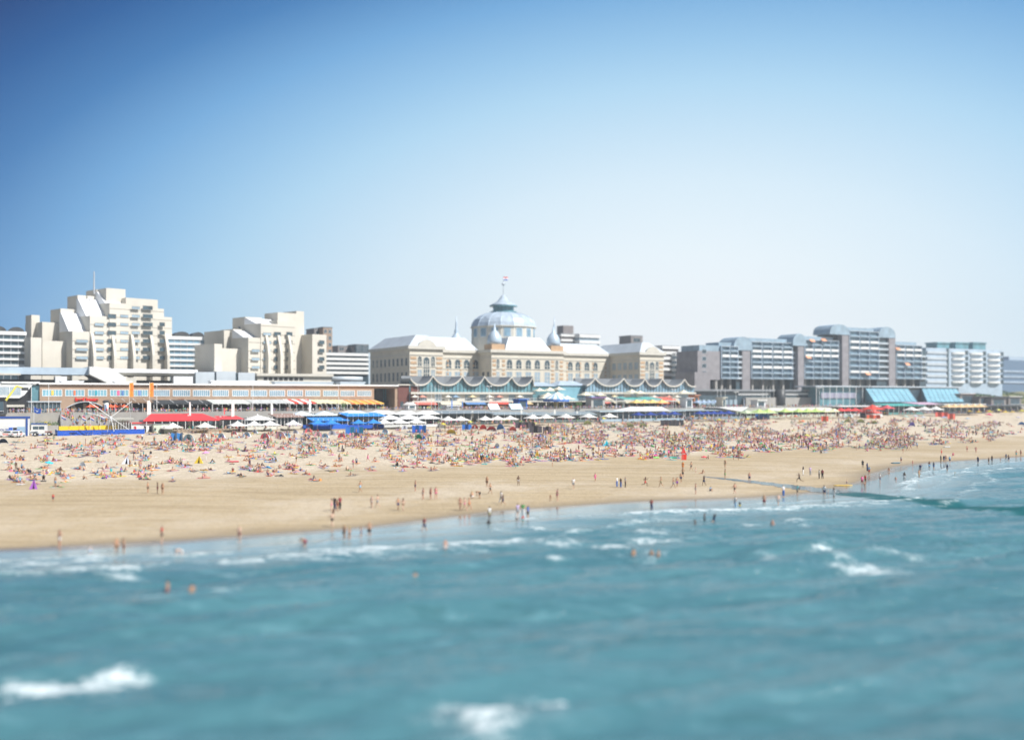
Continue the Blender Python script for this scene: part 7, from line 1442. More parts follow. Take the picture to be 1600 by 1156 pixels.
# --- people who stand, walk and wade (photo px, py of the feet or waterline, height in photo px or 0, outfit, pose, skin, depth in water m, label remark; water channel and channel mouth mean the dark band)
ST = """83 784 c S:red/T:navy stand tan 0 small child alone on the open damp sand at left
231 770 a T:black stand tan 0 left one of three standing on the upper damp sand at left
246 771 a T:maroon stand dark 0 middle one of three on the damp sand at left
254 772 a B:brown stand tan 0 right one of three on the damp sand at left
93 854 a T:white hips red 0 big bather in long white shorts near the water at left
141 868 c W:light_blue stand pale .3 small child at the water's edge in the left surf
182 862 a P:brown stand tan .35 left one of a bare pair wading in the left surf
193 863 a P:maroon stand tan .35 right one of a pair wading in the left surf
253 848 a S:red/T:black stand pale 0 single figure facing the sea left of centre
283 869 a P:white bend pale .4 stooping to the water in the left surf
262 922 a P:maroon stand tan .98 waist deep, left one of two far out in front
300 926 a P:brown stand tan .98 waist deep, right one of two far out in front
374 848 a P:maroon phone pale 0 alone at the water's edge, hands raised, left of centre
476 855 a T:maroon bend tan .25 leaning over at the water's edge left of centre
518 799 a B:pink stand pale 0 leftmost of a close group on the damp sand
523 797 a S:black/L:navy stand pale 0 standing at the middle of a close group
527 798 t B:red stand tan 0 in front of two dark dressed figures
531 797 a S:maroon/L:black hips tan 0 rightmost of a close group on the damp sand
521 807 c T:brown stand dark 0 small child below the close group
519 823 a T:black walk pale 0 walking below the close group near the water
538 842 a B:black stand tan .2 first of four at the water's edge left of centre
546 844 a B:brown stand tan .2 second of four at the water's edge left of centre
564 841 t W:navy stand tan .2 third of four at the water's edge left of centre
577 838 a T:black hips tan .2 tallest, last of four at the water's edge
563 769 a T:light_blue walk tan 0 walking alone high on the damp sand
581 794 a B:white stand pale 0 left one of a pair on the damp sand left of centre
590 793 a T:grey walk pale 0 right one of a pair on the damp sand left of centre
622 797 a T:navy walk tan 0 walking left of a bare woman, centre left sand
630 798 a B:brown walk pale 0 walking right of the navy shorts, centre left sand
649 767 a T:navy stand red 0 standing upright above three bikinis
661 780 a B:white stand red 0 left of three bikinis on the centre sand
673 780 a B:maroon stand red 0 middle of three bikinis on the centre sand
681 780 a B:pink stand red 0 right of three bikinis on the centre sand
719 797 a B:brown walk red 0 left of three walking side by side at centre
726 798 a B:pink walk pale 0 middle of three walking side by side at centre
733 797 a P:orange walk red 0 right of three walking side by side at centre
738 779 a P:white crouch tan 0 crouching beside a bending figure at centre
749 779 a T:black bend tan 0 bending forward beside the crouching one
761 761 a T:brown stand tan 0 upper one of two lean figures at centre
766 772 a T:black walk tan 0 lower one of two lean figures at centre
783 786 a S:white/L:grey walk pale 0 walking in pale clothes at centre
786 789 t S:black/T:navy walk tan 0 in black just beside the pale clothed walker
810 759 a P:white stand dark 0 alone on the sand right of centre, dark hair
896 764 a S:white/T:grey walk pale 0 walking alone between centre and the pink child
860 783 c P:brown stand tan 0 small child left of a pale woman, right of centre
871 783 a B:pink stand pale 0 pale woman beside a small child right of centre
765 811 a S:white/T:khaki stand dark .1 in white at the water's edge over a dark child
764 819 c S:black/T:black crouch dark .15 dark little child in front of the one in white
663 830 a S:maroon/T:navy walk tan .15 wading alone in the shallow band at centre
696 860 t P:white stand red .4 standing in the long white foam line
649 902 a P:brown stand tan 1.15 swimmer up to the chest, centre left
809 806 a S:lilac/T:grey stand pale .15 leftmost of the family at the water's edge
817 805 a S:green/L:white hips pale .15 middle of the family at the water's edge
825 810 a S:blue/T:black stand tan .15 rightmost of the family at the water's edge
807 815 c S:white/T:black stand tan .2 child in front of the lilac top
817 817 c S:red/T:turquoise stand tan .2 child in front of the green top
930 752 t D:pink walk tan 0 hurrying alone over the open sand
964 761 a S:white/L:blue stand pale 0 left of three clothed friends on the sand
970 762 a S:black/L:blue stand tan 0 middle of three clothed friends on the sand
977 762 a S:grey/L:black stand tan 0 right of three clothed friends on the sand
1008 761 a T:red run dark 0 running, left of the ball players
1033 761 a T:khaki walk tan 0 striding left of the huddle below the flag
1052 763 a T:grey walk tan 0 leftmost in the huddle below the red flag
1058 761 a T:purple walk tan 0 middle of the huddle below the red flag
1064 754 a T:navy walk tan 0 upper right of the huddle below the red flag
1067 746 a T:black hips tan 0 broad figure right under the flag post
1067 735 a S:orange/T:orange stand tan 0 at the foot of the flag post
1080 735 a T:black walk tan 0 walking right of the flag post
1087 739 c P:white stand pale 0 child right of the flag post
1100 759 a T:navy walk dark 0 playing ball, centre right sand
1087 772 a T:grey stand red 0 facing the sea with long grey trunks, centre right
1133 748 a T:green stand tan 0 standing at the start of the water channel
1133 731 a P:khaki stand tan 0 standing high on the sand above the water channel
1146 718 t T:black stand tan 0 left one of a pair close under the crowd
1154 719 t T:grey stand tan 0 right one of a pair close under the crowd
1171 753 a T:navy stand red 0 standing against the blue water channel
1148 772 a T:black walk red 0 sunburnt, walking centre right above the waterline
1018 798 a S:maroon/L:navy phone tan .1 alone at the water's edge, hands at the face
1149 792 a S:white/L:light_blue stand tan .15 in pale clothes beside a dark child in the shallows
1156 794 c S:black/T:yellow stand dark .15 dark child beside the pale clothed adult
1194 789 a T:maroon stand tan .25 wading in the shallow band, first of two on the right
1216 789 a T:grey walk pale .25 splashing in the shallow band, second of two on the right
1224 776 a S:white/L:blue hips pale 0 in jeans before the water channel
1246 776 a S:turquoise/T:black stand pale 0 in a bright turquoise top before the water channel
1249 755 a T:black run dark 0 running along the water channel
1255 742 a S:black/L:white stand dark 0 black top over white trousers, back on the sand
1266 743 a S:lilac/L:grey stand pale 0 in lilac next to the black and white figure
1280 748 a S:grey/L:black stand dark 0 left of a dark pair on the right sand
1285 748 a S:maroon/L:black stand dark 0 right of a dark pair on the right sand
1288 775 a S:white/T:navy stand tan .1 taller of two beside the channel mouth
1294 774 c P:blue stand pale .1 child beside the channel mouth
1303 778 a D:white stand dark .1 in a white skirt at the channel mouth
1323 758 c T:navy stand pale 0 child behind the yellow board
1348 731 a S:black/T:black stand dark 0 left of the dark group on the right sand
1355 736 a S:navy/L:navy stand dark 0 tallest of the dark group on the right sand
1358 742 a S:light_blue/T:red stand tan 0 front of the dark group on the right sand
1347 758 a S:pink/T:maroon stand tan .1 pink top in a bunch at the right water's edge
1352 756 a S:red/T:brown stand tan .1 red top in a bunch at the right water's edge
1351 762 t P:maroon bend tan .1 stooping in front of the bunch at the right water's edge
1375 754 a S:white/T:navy stand red .1 in white standing in the glassy shallows at right
1389 737 t P:brown crouch tan 0 crouching on the wet sand at right
1400 749 c P:red crouch tan .2 crouching in the glassy shallows at right
1413 749 a T:white stand dark .3 thin figure wading in the glassy shallows
1408 723 t S:white/T:maroon stand red 0 standing beside the blue green bag
1411 708 t P:maroon walk tan 0 walking up to the right crowd, lowest of three
1418 704 a T:brown walk red 0 left of a sunburnt pair above the right water
1423 702 a B:brown walk red 0 right of a sunburnt pair above the right water
1433 701 a S:light_blue/T:navy walk tan 0 in pale blue right of the sunburnt pair
1426 727 c P:pink stand tan 0 tiny child on the right wet sand
1436 746 a T:khaki stand tan .3 standing in the curling foam at right
1438 737 a S:navy/T:grey stand tan .2 just behind the one in the foam at right
1452 732 a T:light_blue stand dark .15 first of two wading at the right
1459 733 a S:grey/T:blue stand tan .15 second of two wading at the right
1470 723 a S:black/T:black stand dark 0 leftmost of the family at the right waterline
1475 723 a S:navy/T:blue stand tan 0 second of the family at the right waterline
1478 721 t B:maroon stand red 0 third of the family at the right waterline
1471 711 a T:red stand red 0 red one above the family at the right waterline
1484 724 a S:light_blue/T:navy stand pale 0 last of the family at the right waterline
1480 736 a S:navy/T:grey stand tan .2 wading before the family at right
1492 744 c W:turquoise stand tan .4 small child out in the water at right
1489 712 a S:pink/T:pink sitknees red 0 sitting alone on wet sand at far right
1511 706 a T:maroon hips red 0 standing left of two on the far right sand
1525 708 a B:pink hips red 0 standing right of two on the far right sand
1528 724 a S:navy/T:navy stand dark .2 in navy in the far right shallows
1545 723 t T:brown stand tan .2 left of a wading pair at far right
1550 722 a T:navy stand dark .2 tall one of a wading pair at far right
1563 721 c P:black stand tan .15 small child at the far right waterline
1572 719 a S:navy/T:black walk dark .1 left of two dark waders near the right edge
1576 721 a T:navy stand tan .1 right of two waders near the right edge
1588 714 a T:turquoise stand red 0 in turquoise shorts near the right edge
1595 713 a P:maroon stand red 0 standing right at the edge of the sand
1086 822 a P:black stand dark .9 dark swimmer, left of the four in mid water
1101 815 a T:black stand dark .6 upright dark bather of the four in mid water
1116 815 a W:navy wave dark .7 bather with one arm raised in mid water
1111 817 t P:brown bend tan .7 stooping bather of the four in mid water
1207 821 a P:white stand red 1.0 lone bather chest deep right of the four
990 868 a P:navy stand tan 1.05 left of three bathers far out at centre right
1018 868 a P:brown phone tan 1.05 middle of three bathers far out at centre right
1029 869 a P:maroon stand tan 1.05 right of three bathers far out at centre right
1110 767 t S:light_blue/T:navy sitknees tan 0 sitting on the sand in pale blue, centre right
1097 740 a P:brown sitlean tan 0 reclining at the tip of the water channel
1107 717 a B:black sitknees pale 0 sitting just below the crowd right of the flag
185 720 a S:black/L:grey walk tan 0 leaving
228 721 a S:black/L:light_blue walk dark 0 walking dark haired through the left sunbathers
463 722 a T:black stand tan 0 tall one standing between the left sunbathers
575 721 a D:pink walk tan 0 in a bright pink dress among the sunbathers
552 731 a S:pink/T:grey stand red 0 in pink beside a companion among the sunbathers
557 728 a S:grey/T:navy stand tan 0 companion right of the pink top among the sunbathers
535 706 a S:navy/T:black walk dark 0 walking alone in navy above the sunbathers
508 694 a S:black/L:black stand dark 0 tallest dark figure before the pale shelters
511 694 a S:light_blue/L:light_blue stand pale 0 in pale blue right of the tallest dark figure
503 692 a S:white/L:light_blue stand pale 0 in white left of the tallest dark figure
438 687 a S:blue/L:navy stand tan 0 in blue before the big pale shelter
178 696 a S:black/T:light_blue stand dark 0 dark figure at the left field, blue shorts
71 701 a T:khaki walk tan 0 tanned walker in the far left field
331 686 a T:navy stand tan 0 standing left of the pale shelters
222 688 a S:white/L:black stand tan 0 in white and black left of the reclining families
317 693 a S:black/T:black stand dark 0 left of the pair by the first pale shelters
322 693 a T:orange walk tan 0 right of the pair by the first pale shelters
652 732 a T:khaki walk tan 0 in khaki walking out of the centre crowd
621 729 a S:black/L:black crouch dark 0 black clothed one low at the centre edge
806 731 a T:light_blue walk tan 0 left of a pair leaving the crowd at centre
814 728 a T:red walk red 0 in red shorts, right of a pair leaving the crowd
740 721 a T:black walk tan 0 in black shorts at the lower edge of the centre crowd
752 724 a S:black/T:black walk tan 0 dark walker at the lower edge of the centre crowd
669 692 a S:black/T:navy walk dark 0 dark walker right of the green tent
674 694 a T:brown walk tan 0 bare walker right of the green tent
684 689 a T:black stand dark 0 black figure between green and yellow tents
628 692 a T:brown walk dark 0 bronze walker left of the green tent
863 729 a B:white stand tan 0 in white bikini below the orange yellow tent
886 721 a S:white/T:navy walk pale 0 in white at the crowd edge right of centre
830 717 a S:grey/L:black walk dark 0 grey top, walking at the crowd edge
822 714 t S:white/T:black stand tan 0 white top left of the grey one
853 719 a T:khaki stand tan 0 left of two standing at the crowd edge
861 720 a T:lilac stand tan 0 right of two standing at the crowd edge
844 717 t S:grey/T:black stand pale 0 shorter one below the yellow tent
886 684 a S:black/L:black stand dark 0 black figure standing right of the small orange tent
939 686 a T:black walk tan 0 dark walker left of the cyan tent
932 684 a T:maroon walk tan 0 companion walking left of the cyan tent
1008 703 a T:brown walk tan 0 tanned walker in the thick of the crowd
1127 682 a T:brown stand red 0 standing in a gap of the crowd right of the flag
1263 703 a S:grey/L:navy stand dark 0 grey dark figure below the hot pink sunshade
1273 705 t T:red sitknees red 0 sunburnt figure sitting below the pink sunshade
1221 706 t S:red/T:maroon crouch red 0 crouching in red at the edge of the right crowd
1283 709 a S:black/T:black crouch dark 0 dark figure crouching alone right of the pink sunshade
1291 696 a S:black/L:black bend dark 0 black figure bending before the right crowd
1307 680 a S:blue/D:blue stand tan 0 in blue standing in a gap of the right crowd
1343 702 a T:navy walk tan 0 walking below the right crowd
1389 697 a S:lilac/L:grey walk tan 0 lilac walker below the right crowd
1394 680 a S:lilac/D:lilac stand pale 0 tall lilac dress in the right crowd
1446 671 a S:navy/L:navy stand dark 0 navy figure high in the right crowd
1520 680 a S:black/L:black stand dark 0 left black figure of a pair in the right crowd
1525 680 a S:black/L:navy stand dark 0 right black figure of a pair in the right crowd
1491 673 a S:blue/L:grey stand dark 0 blue clad figure high in the right crowd"""
q = random.Random(11); occ = []
for ln in ST.splitlines():
    w = ln.split(' ', 7); px, py, age, code, kind, skin, dep, lab = float(w[0]), float(w[1]), w[2], w[3].replace('_', ' '), w[4], w[5], float(w[6]), w[7]
    if lab == 'leaving': continue
    g = G(px, py); sc_ = {'a': q.uniform(.98, 1.08), 't': q.uniform(.85, .92), 'c': q.uniform(.58, .68)}[age]
    if dep: g.z = -min(dep, 1.2) * (1 if sc_ > .8 else .6)
    cl, sex = outfit(code); rz = q.uniform(-2.6, 2.6) if kind not in ('phone', 'hips') else q.uniform(-.8, .8)
    hair = q.choice(['dark', 'dark', 'brown', 'blond']) if skin != 'dark' else 'dark'
    who = words_of(code); label = (('child' if age == 'c' else 'bather') if any(c in code for c in ('B:', 'W:', 'T:', 'P:')) and 'S:' not in code else ('child' if age == 'c' else 'person')) + ' in ' + who + ', ' + lab
    ws = label.split(); 
    if len(ws) > 16: ws = (('person, ') + lab).split()
    person(g, rz, kind, sc_, skin, hair, cl, ' '.join(ws[:16]), None, sex); occ.append((px, py))
n_named = N_PEOPLE

# --- sunbathers.  Clusters read from the photograph: px, py, how many, spread in px
CL = [(18,694,2,6),(27,691,3,5),(36,692,2,4),(62,691,3,6),(82,692,3,5),(50,700,4,8),(70,702,3,7),(20,705,3,9),(38,704,3,5),(6,712,3,4),(97,687,4,8),(104,696,4,6),(127,681,2,3),(112,707,2,4),(122,706,2,3),(80,711,3,6),(96,710,3,4),(138,697,5,7),(150,694,5,6),(158,690,4,5),(172,684,3,4),(186,686,3,5),(194,687,2,3),(185,711,4,6),(196,712,3,5),(212,709,2,3),(215,694,4,5),(140,711,3,7),(152,714,4,6),(160,722,3,5),(62,718,5,7),(72,720,4,6),(138,721,2,4),(32,718,3,7),(20,724,3,8),(12,733,5,7),(30,737,7,8),(44,741,8,9),(52,747,7,8),(22,750,5,8),(36,755,5,7),(60,752,4,6),(95,737,3,5),(70,729,3,5),(118,731,3,5),(130,735,2,4),(168,731,3,6),(180,730,2,4),(210,719,3,5),(192,738,3,5),(152,742,3,6),(160,740,2,4),(105,748,3,6),(100,753,2,4),(130,748,1,2),(165,748,2,4),(88,760,2,3),(222,745,3,5),(230,750,2,3),(216,685,3,4),
 (213,693,4,6),(224,694,5,6),(232,695,4,5),(245,693,5,6),(252,691,4,5),(260,694,5,5),(268,693,4,5),(272,700,3,5),(290,691,4,6),(296,696,4,6),(208,705,2,4),(219,706,3,4),(230,700,3,6),(258,704,3,5),(281,688,2,4),(322,684,4,6),(330,697,3,5),(340,699,4,6),(352,701,4,6),(346,706,4,5),(357,696,3,4),(366,702,3,6),(376,713,2,4),(388,713,3,4),(254,723,2,3),(264,722,2,3),(275,723,4,6),(283,727,3,5),(330,724,2,3),(302,736,3,5),(318,737,2,4),(326,736,2,3),(356,722,2,4),(365,724,1,2),(381,730,3,4),(391,731,2,3),(362,737,2,5),(375,743,3,4),(220,734,3,5),(230,735,3,4),(240,741,3,5),(228,746,2,4),(270,735,3,3),(267,750,2,3),(320,746,3,5),(385,717,2,3),(404,716,2,3),(411,715,2,3),(408,729,3,4),(405,736,5,6),(418,742,4,5),(428,738,3,4),(434,740,3,4),(436,729,2,3),(446,728,2,3),(462,729,4,5),(458,740,3,4),(467,736,3,4),(480,742,2,3),(490,750,2,3),(447,697,3,4),(453,701,3,4),(468,700,3,4),(486,697,5,5),(494,697,4,5),(480,687,4,5),(440,710,1,2),(455,711,2,3),(486,706,2,4),(505,702,3,4),(516,706,3,4),(500,727,2,3),(475,714,2,3),(487,723,2,3),(508,730,4,5),(516,735,3,4),(524,731,2,3),(521,711,1,2),(525,719,2,3),(540,711,2,4),(543,735,3,4),(550,740,2,3),(530,724,3,4),(536,706,3,4),(545,696,6,6),(556,698,6,6),(566,700,5,5),(572,697,4,5),(535,690,5,6),(560,688,5,6),(556,724,2,4),(585,721,2,4),(600,716,3,4),(598,703,3,4),(592,696,4,5),(606,692,4,5),(577,733,2,3),(583,733,2,3),(607,710,3,4),(618,730,2,2),(631,729,3,4),(630,734,2,3),(648,731,2,2),(661,731,2,3),(678,735,3,4),(685,727,2,3),(707,727,3,4),(716,728,2,3),(694,722,4,5),(700,715,3,4),(715,714,4,5),(728,720,5,5),(735,724,4,4),(745,712,5,5),(755,706,6,6),(780,712,4,5),(786,717,3,4),(797,721,3,4),(800,712,3,4),(764,722,2,3),(711,704,5,6),(690,706,4,5),(670,709,4,5),(655,709,4,5),(640,704,5,6),(630,707,4,5),(615,700,5,6)]
def near_words(px, py):
    for lim, w in ((105, 'left edge'), (205, 'blue fence'), (262, 'red bin'), (300, 'striped blue windbreak'), (345, 'yellow tent'), (400, 'grey sail flag'), (470, 'brown canopy'), (540, 'blue hoarding'), (600, 'turquoise windbreak'), (680, 'green tent'), (745, 'yellow dome tent'), (835, 'dark windbreaks'), (905, 'small orange tent'), (990, 'cyan tent'), (1100, 'red flag'), (1200, 'neon green sunshade'), (1300, 'hot pink sunshade'), (1400, 'lilac striped sunshade'), (3000, 'far right sunshades')):
        if px < lim: return w
CODES = ['T:black','T:navy','T:blue','B:red','B:black','B:white','B:pink','T:red','S:white/T:grey','S:red/T:navy','W:navy','T:green','B:turquoise','S:black/T:black','T:orange','W:purple','S:light blue/T:navy','B:maroon','P:black','D:lilac','T:light blue','T:grey','B:light blue','S:black/L:black']
TOW = [(.04,.14,.45),(.65,.10,.08),(.25,.45,.65),(.72,.70,.66),(.70,.22,.35),(.03,.42,.45),(.75,.55,.08),(.05,.05,.07),(.45,.30,.55),(.75,.30,.08),(.20,.55,.20),(.02,.04,.16)]
TOWN = ['blue','red','pale blue','white','pink','turquoise','yellow','black','lilac','orange','green','navy']
tm = MB(); 
for j in range(4):
    for i in range(2): tm.face([(-.42+.42*i, -.95+.475*j, .03+.012*((i+j)%2)), (-.42+.42*(i+1), -.95+.475*j, .03+.012*((i+1+j)%2)), (-.42+.42*(i+1), -.95+.475*(j+1), .03+.012*((i+j)%2)), (-.42+.42*i, -.95+.475*(j+1), .03+.012*((i+j+1)%2))])
to = tm.build('beach_towel', M['fabric']); towel_me = to.data; bpy.data.objects.remove(to)
bg_ = MB().box(-.25,.25,-.14,.14,0,.30).tube((-.2,0,.3),(-.05,0,.46),.02,n=4).tube((-.05,0,.46),(.1,0,.46),.02,n=4).tube((.1,0,.46),(.2,0,.3),.02,n=4).build('beach_bag', M['fabric']); bag_me = bg_.data; bpy.data.objects.remove(bg_)
seen_l = {}
def uniq(base):
    n = seen_l.get(base, 0); seen_l[base] = n + 1
    return base, n
SUNB = []
for (px, py, n, sp) in CL:
    for i in range(n):
        x = px + q.gauss(0, sp*.55); y = py + q.gauss(0, 1.6)
        pose_ = q.choices(['sitknees','sitlean','supine','prone','flat','crouch','stand','bend'], [24,17,20,16,13,4,5,1])[0]
        SUNB.append((y, x, pose_, q.choice(CODES), q.choices(['pale','tan','red','dark'], [28,42,18,12])[0], q.choices(['dark','brown','blond','grey'], [5,4,3,1])[0], q.randrange(12), q.uniform(.86, 1.06) if q.random() > .15 else q.uniform(.55, .7)))
SUNB.sort(key=lambda a: -a[0])
room = 300 - n_named; pend = []
SUN_OBJ, SUN_MASS = SUNB[:room], SUNB[room:]
verb = {'sitknees': 'sitting with drawn up knees', 'sitlean': 'sitting leaning back', 'supine': 'lying on the back', 'prone': 'propped on the elbows', 'flat': 'lying face down', 'crouch': 'crouching', 'stand': 'standing', 'bend': 'bending down'}
n_t = 0; tpend = []
for (py, px, kind, code, skin, hair, tc_, sc_) in SUN_OBJ:
    g = G(px, py); cl, sex = outfit(code); rz = q.uniform(0, 6.28)
    lie = kind in ('supine', 'prone', 'flat', 'sitlean'); th = .05 if lie else 0
    o = person((g.x, g.y, g.z + .02), rz, kind, sc_, skin, hair, cl, '', 'sunbathers on the left and middle sand', sex)
    pend.append((o, px, py, ('child' if sc_ < .75 else 'sunbather') + ' in ' + words_of(code) + ' ' + verb[kind] + ((' on ' + TOWN[tc_] + ' towel') if kind in ('supine','prone','flat','sitlean') else '')))
    if lie or q.random() < .35:
        t_ = bpy.data.objects.new('beach_towel', towel_me); col.objects.link(t_); t_.location = (g.x, g.y, g.z + .01); t_.rotation_euler = (0, 0, rz + q.uniform(-.1, .1)); t_.scale = (q.uniform(.9,1.3), q.uniform(.95,1.2), 1); t_.color = (*TOW[tc_], 1); tpend.append((t_, px, py, TOWN[tc_] + ' towel ' + ('under a sunbather' if lie else 'beside a sunbather')))
    if q.random() < .22:
        t_ = bpy.data.objects.new('beach_bag', bag_me); col.objects.link(t_); t_.location = (g.x + q.uniform(-1.2,1.2), g.y + q.uniform(-.6,.6), g.z); t_.rotation_euler = (0,0,q.random()*6); k = q.randrange(12); t_.color = (*TOW[k], 1); t_['category'] = 'bag'; t_['group'] = 'bags on the sand'; tpend.append((t_, px, py, TOWN[k] + ' beach bag on the sand'))
def label_all(items):
    groups = {}
    for o, px, py, base in items: groups.setdefault((base, near_words(px, py)), []).append((px, o))
    for (base, near), L_ in groups.items():
        L_.sort(key=lambda a: a[0])
        for i, (px, o) in enumerate(L_):
            lab = base + ', ' + (near if len(L_) == 1 else ORD(i) + ' from left, ' + near)
            if near not in ('left edge',): lab = base + ', ' + ('' if len(L_) == 1 else ORD(i) + ' such ') + 'near ' + near
            o['label'] = ' '.join(lab.split()[:16])
label_all(pend)
for o, *_r in tpend:
    if 'category' not in o: o['category'] = 'towel'; o['group'] = 'towels on the sand'
label_all(tpend)

# --- the dense crowd beyond: one mass
LOW = {k: body_mesh(k, 0) for k in ('stand', 'walk', 'sitknees', 'sitlean', 'supine', 'prone', 'flat')}
class Mass:
    def __init__(s): s.V = []; s.F = []; s.C = []; s.n = 0
    def add(s, kind, loc, rz, sc_, skin, hair, top, bot):
        J, V, F, C, tg = LOW[kind]; c, s_ = math.cos(rz), math.sin(rz); W = V * sc_; W = np.column_stack([W[:,0]*c - W[:,1]*s_ + loc[0], W[:,0]*s_ + W[:,1]*c + loc[1], W[:,2] + loc[2]])
        s.V.append(W)
        for f_, (b_, t), cc in zip(F, tg, C):
            col_ = skin
            if b_ == 'heatop': col_ = hair
            elif b_ in ('pelhip', 'hipkne') and (b_ == 'pelhip' or t < .5) and bot is not None: col_ = bot
            elif b_ in ('pelspi', 'spiche', 'chesho', 'shoelb') and top is not None: col_ = top
            s.F.append([x + s.n for x in f_]); s.C.append(col_)
        s.n += len(V)
    def quad(s, loc, rz, w, l, h, c_):
        c, s_ = math.cos(rz), math.sin(rz); P = [(-w,-l),(w,-l),(w,l),(-w,l)]; V = [(x*c - y*s_ + loc[0], x*s_ + y*c + loc[1], loc[2] + z) for z in (0.02, h) for x, y in P]
        s.V.append(np.array(V)); n = s.n
        for f_ in ((4,5,6,7),(0,1,5,4),(1,2,6,5),(2,3,7,6),(3,0,4,7)): s.F.append([n + x for x in f_]); s.C.append(c_)
        s.n += 8
    def build(s, name, lab, cat):
        V = np.concatenate(s.V); me = bpy.data.meshes.new(name); me.from_pydata(V.tolist(), [], s.F); at_ = me.color_attributes.new('tint', 'FLOAT_COLOR', 'CORNER')
        cc = np.concatenate([np.tile(np.array([*c, 1.0]), (len(f_), 1)) for c, f_ in zip(s.C, s.F)]); at_.data.foreach_set('color', cc.ravel().astype(np.float32)); me.materials.append(M['tint']); me.update()
        o = bpy.data.objects.new(name, me); col.objects.link(o); return tag(o, lab, cat, kind='stuff')
m_ = bpy.data.materials.new('tint'); m_.use_nodes = True; M['tint'] = m_; vc = m_.node_tree.nodes.new('ShaderNodeVertexColor'); vc.layer_name = 'tint'; m_.node_tree.links.new(vc.outputs[0], m_.node_tree.nodes['Principled BSDF'].inputs['Base Color']); m_.node_tree.nodes['Principled BSDF'].inputs['Roughness'].default_value = .7
crowd = Mass(); gear = Mass(); CV = list(COLS.values()); SV = list(SKINS.values()); HV = list(HAIRS.values()); q = random.Random(23)
def one(px, py, stand_p=.12):
    g = G(px, py); k = 'stand' if q.random() < stand_p else q.choices(['sitknees','sitlean','supine','prone','flat'], [5,4,3,3,2])[0]; rz = q.random()*6.28
    crowd.add(k, (g.x, g.y, g.z + .02), rz, q.uniform(.85, 1.05) if q.random() > .12 else q.uniform(.55,.7), q.choices(SV, [30,42,10,18])[0], q.choices(HV, [6,3,2,1])[0], q.choice(CV) if q.random() < .45 else None, q.choice(CV))
    if k in ('supine','prone','flat','sitlean') or q.random() < .3: gear.quad((g.x, g.y, g.z + .0), rz, q.uniform(.45,.75), q.uniform(.9,1.25), .07, q.choice(TOW))
    if q.random() < .22: gear.quad((g.x + q.uniform(-1.2,1.2), g.y + q.uniform(-.8,.8), g.z), q.random()*3, .2, .15, q.uniform(.2,.45), q.choice(TOW))
for (py, px, kind, code, skin, hair, tc_, sc_) in SUN_MASS:
    g = G(px, py); rz = q.random()*6.28; kk = kind if kind in LOW else 'sitknees'; crowd.add(kk, (g.x, g.y, g.z+.02), rz, sc_, SKINS[skin], HAIRS[hair], None, q.choice(CV))
    if kk in ('supine','prone','flat','sitlean'): gear.quad((g.x, g.y, g.z), rz, .5, .95, .05, TOW[tc_])
# upper and lower edge of the crowd at each px, and how many stand in that strip
BANDS = [(60,240,683,700,50),(0,240,700,745,60),(240,420,676,704,110),(240,520,704,735,55),(400,560,676,702,130),(540,700,672,700,130),(600,760,690,722,120),(700,860,668,700,140),(700,830,700,728,80),(800,940,664,700,170),(830,940,696,722,60),(860,1000,656,690,190),(920,1060,690,716,130),(960,1120,655,690,270),(1040,1200,676,706,240),(1060,1160,700,716,40),(1100,1260,656,690,300),(1180,1300,680,704,130),(1240,1400,655,684,200),(1300,1420,676,702,190),(1360,1500,656,682,170),(1400,1480,680,694,50),(1480,1600,660,682,120),(1480,1560,676,690,30)]
for x0, x1, y0, y1, n in BANDS:
    n = int(n * 1.6)
    cl_ = [(q.uniform(x0, x1), q.uniform(y0, y1)) for _ in range(max(6, n // 5))]
    for _ in range(n):
        c_ = q.choice(cl_); x = c_[0] + q.gauss(0, 5.5); y = min(y1 + 3, max(y0 - 1, c_[1] + q.gauss(0, 1.8))); one(x, y)
# strollers and terrace guests on the promenade and in the pavilions
def stroll(n, p0, p1, o0, o1, z=None, sit=.0):
    for _ in range(n):
        px = q.uniform(p0, p1); o = q.uniform(o0, o1); p = Lp(px, o); zz_ = (DECK if z is None else sandz(p.x, p.y) + z); k = 'sitknees' if q.random() < sit else q.choice(['stand', 'walk'])
        crowd.add(k, (p.x, p.y, zz_ + (.35 if k == 'sitknees' else 0)), q.random()*6.28, q.uniform(.9, 1.05), q.choices(SV, [30,40,10,20])[0], q.choices(HV, [6,3,2,1])[0], q.choice(CV) if q.random() < .8 else None, q.choice(CV))
stroll(90, 15, 240, 3.5, 12); stroll(150, 240, 600, 4, 16, sit=.4); stroll(40, 600, 680, 3.5, 14); stroll(170, 680, 830, 3.5, 16); stroll(110, 830, 960, 3.5, 14); stroll(120, 960, 1120, 3.5, 16); stroll(90, 1120, 1320, 3.5, 14); stroll(60, 1320, 1600, 3.5, 12)
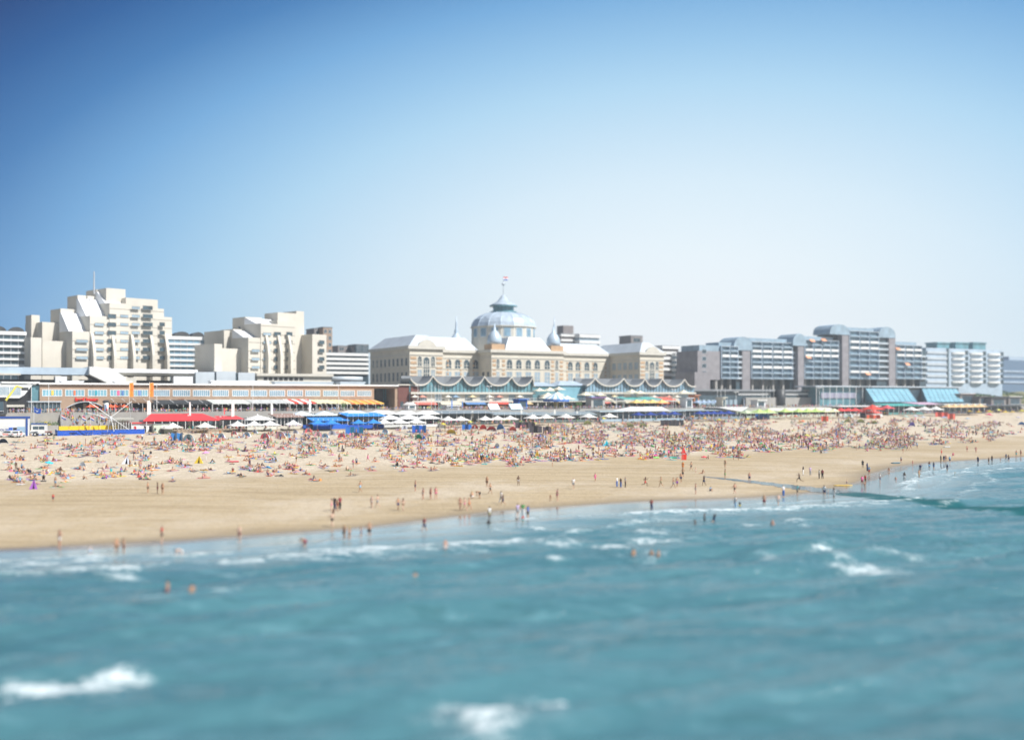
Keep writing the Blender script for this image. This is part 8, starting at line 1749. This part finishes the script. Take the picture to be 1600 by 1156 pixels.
stroll(70, 385, 600, -11, -7, .4, .7); stroll(60, 600, 700, -10, -6, .4, .6); stroll(150, 690, 940, -10, 0, .4, .6); stroll(90, 940, 1165, -9, -2, .4, .6); stroll(90, 1165, 1390, -9, -2, .4, .6); stroll(80, 1390, 1600, -8, -1, .4, .6); stroll(45, 240, 384, -10, -6, .3, .6)
for _ in range(60):
    px = q.uniform(98, 174); o = q.uniform(-2.7, 1.2); p = Lp(px, o); zb_ = sandz(*Lp(130, -6.5).xy) - .3; st = int((o + 2.8) / .26); crowd.add(q.choice(['stand','sitknees','walk']), (p.x, p.y, zb_ + .3 + (st+1)*(DECK - zb_ - .3)/16), q.random()*6, q.uniform(.8,1), q.choice(SV), q.choice(HV), q.choice(CV), q.choice(CV))
for _ in range(12): px = q.uniform(36, 50); g = G(px, q.uniform(674, 681)); crowd.add(q.choice(['stand','sitknees']), g, q.random()*6, 1, q.choice(SV), q.choice(HV), q.choice(CV), q.choice(CV))
for _ in range(26): px = q.uniform(95, 225); g = G(px, 675); g.y += q.uniform(1, 7); g.z = sandz(g.x, g.y); crowd.add(q.choice(['stand','walk']), g, q.random()*6, q.uniform(.7,1), q.choice(SV), q.choice(HV), q.choice(CV), q.choice(CV))
crowd.build('crowd', 'dense crowd of sunbathers and strollers filling the upper beach and promenade', 'crowd')
gear.build('beach_gear', 'towels and bags scattered through the dense crowd', 'beach gear')
# ------------------------------------------------------------------ the summer haze over the sea front
hm = bpy.data.materials.new('haze'); hm.use_nodes = True; t = hm.node_tree; t.nodes.clear()
ho = t.nodes.new('ShaderNodeOutputMaterial'); hv = t.nodes.new('ShaderNodeVolumePrincipled')
hv.inputs['Color'].default_value = (.86,.93,.98,1); hv.inputs['Density'].default_value = 0.00032; hv.inputs['Anisotropy'].default_value = 0.2
t.links.new(hv.outputs[0], ho.inputs['Volume'])
hb = MB().box(-650, 800, -100, 900, -15, 90).build('haze', hm); tag(hb, 'thin pale haze in the air over the beach and town', 'haze', kind='stuff')
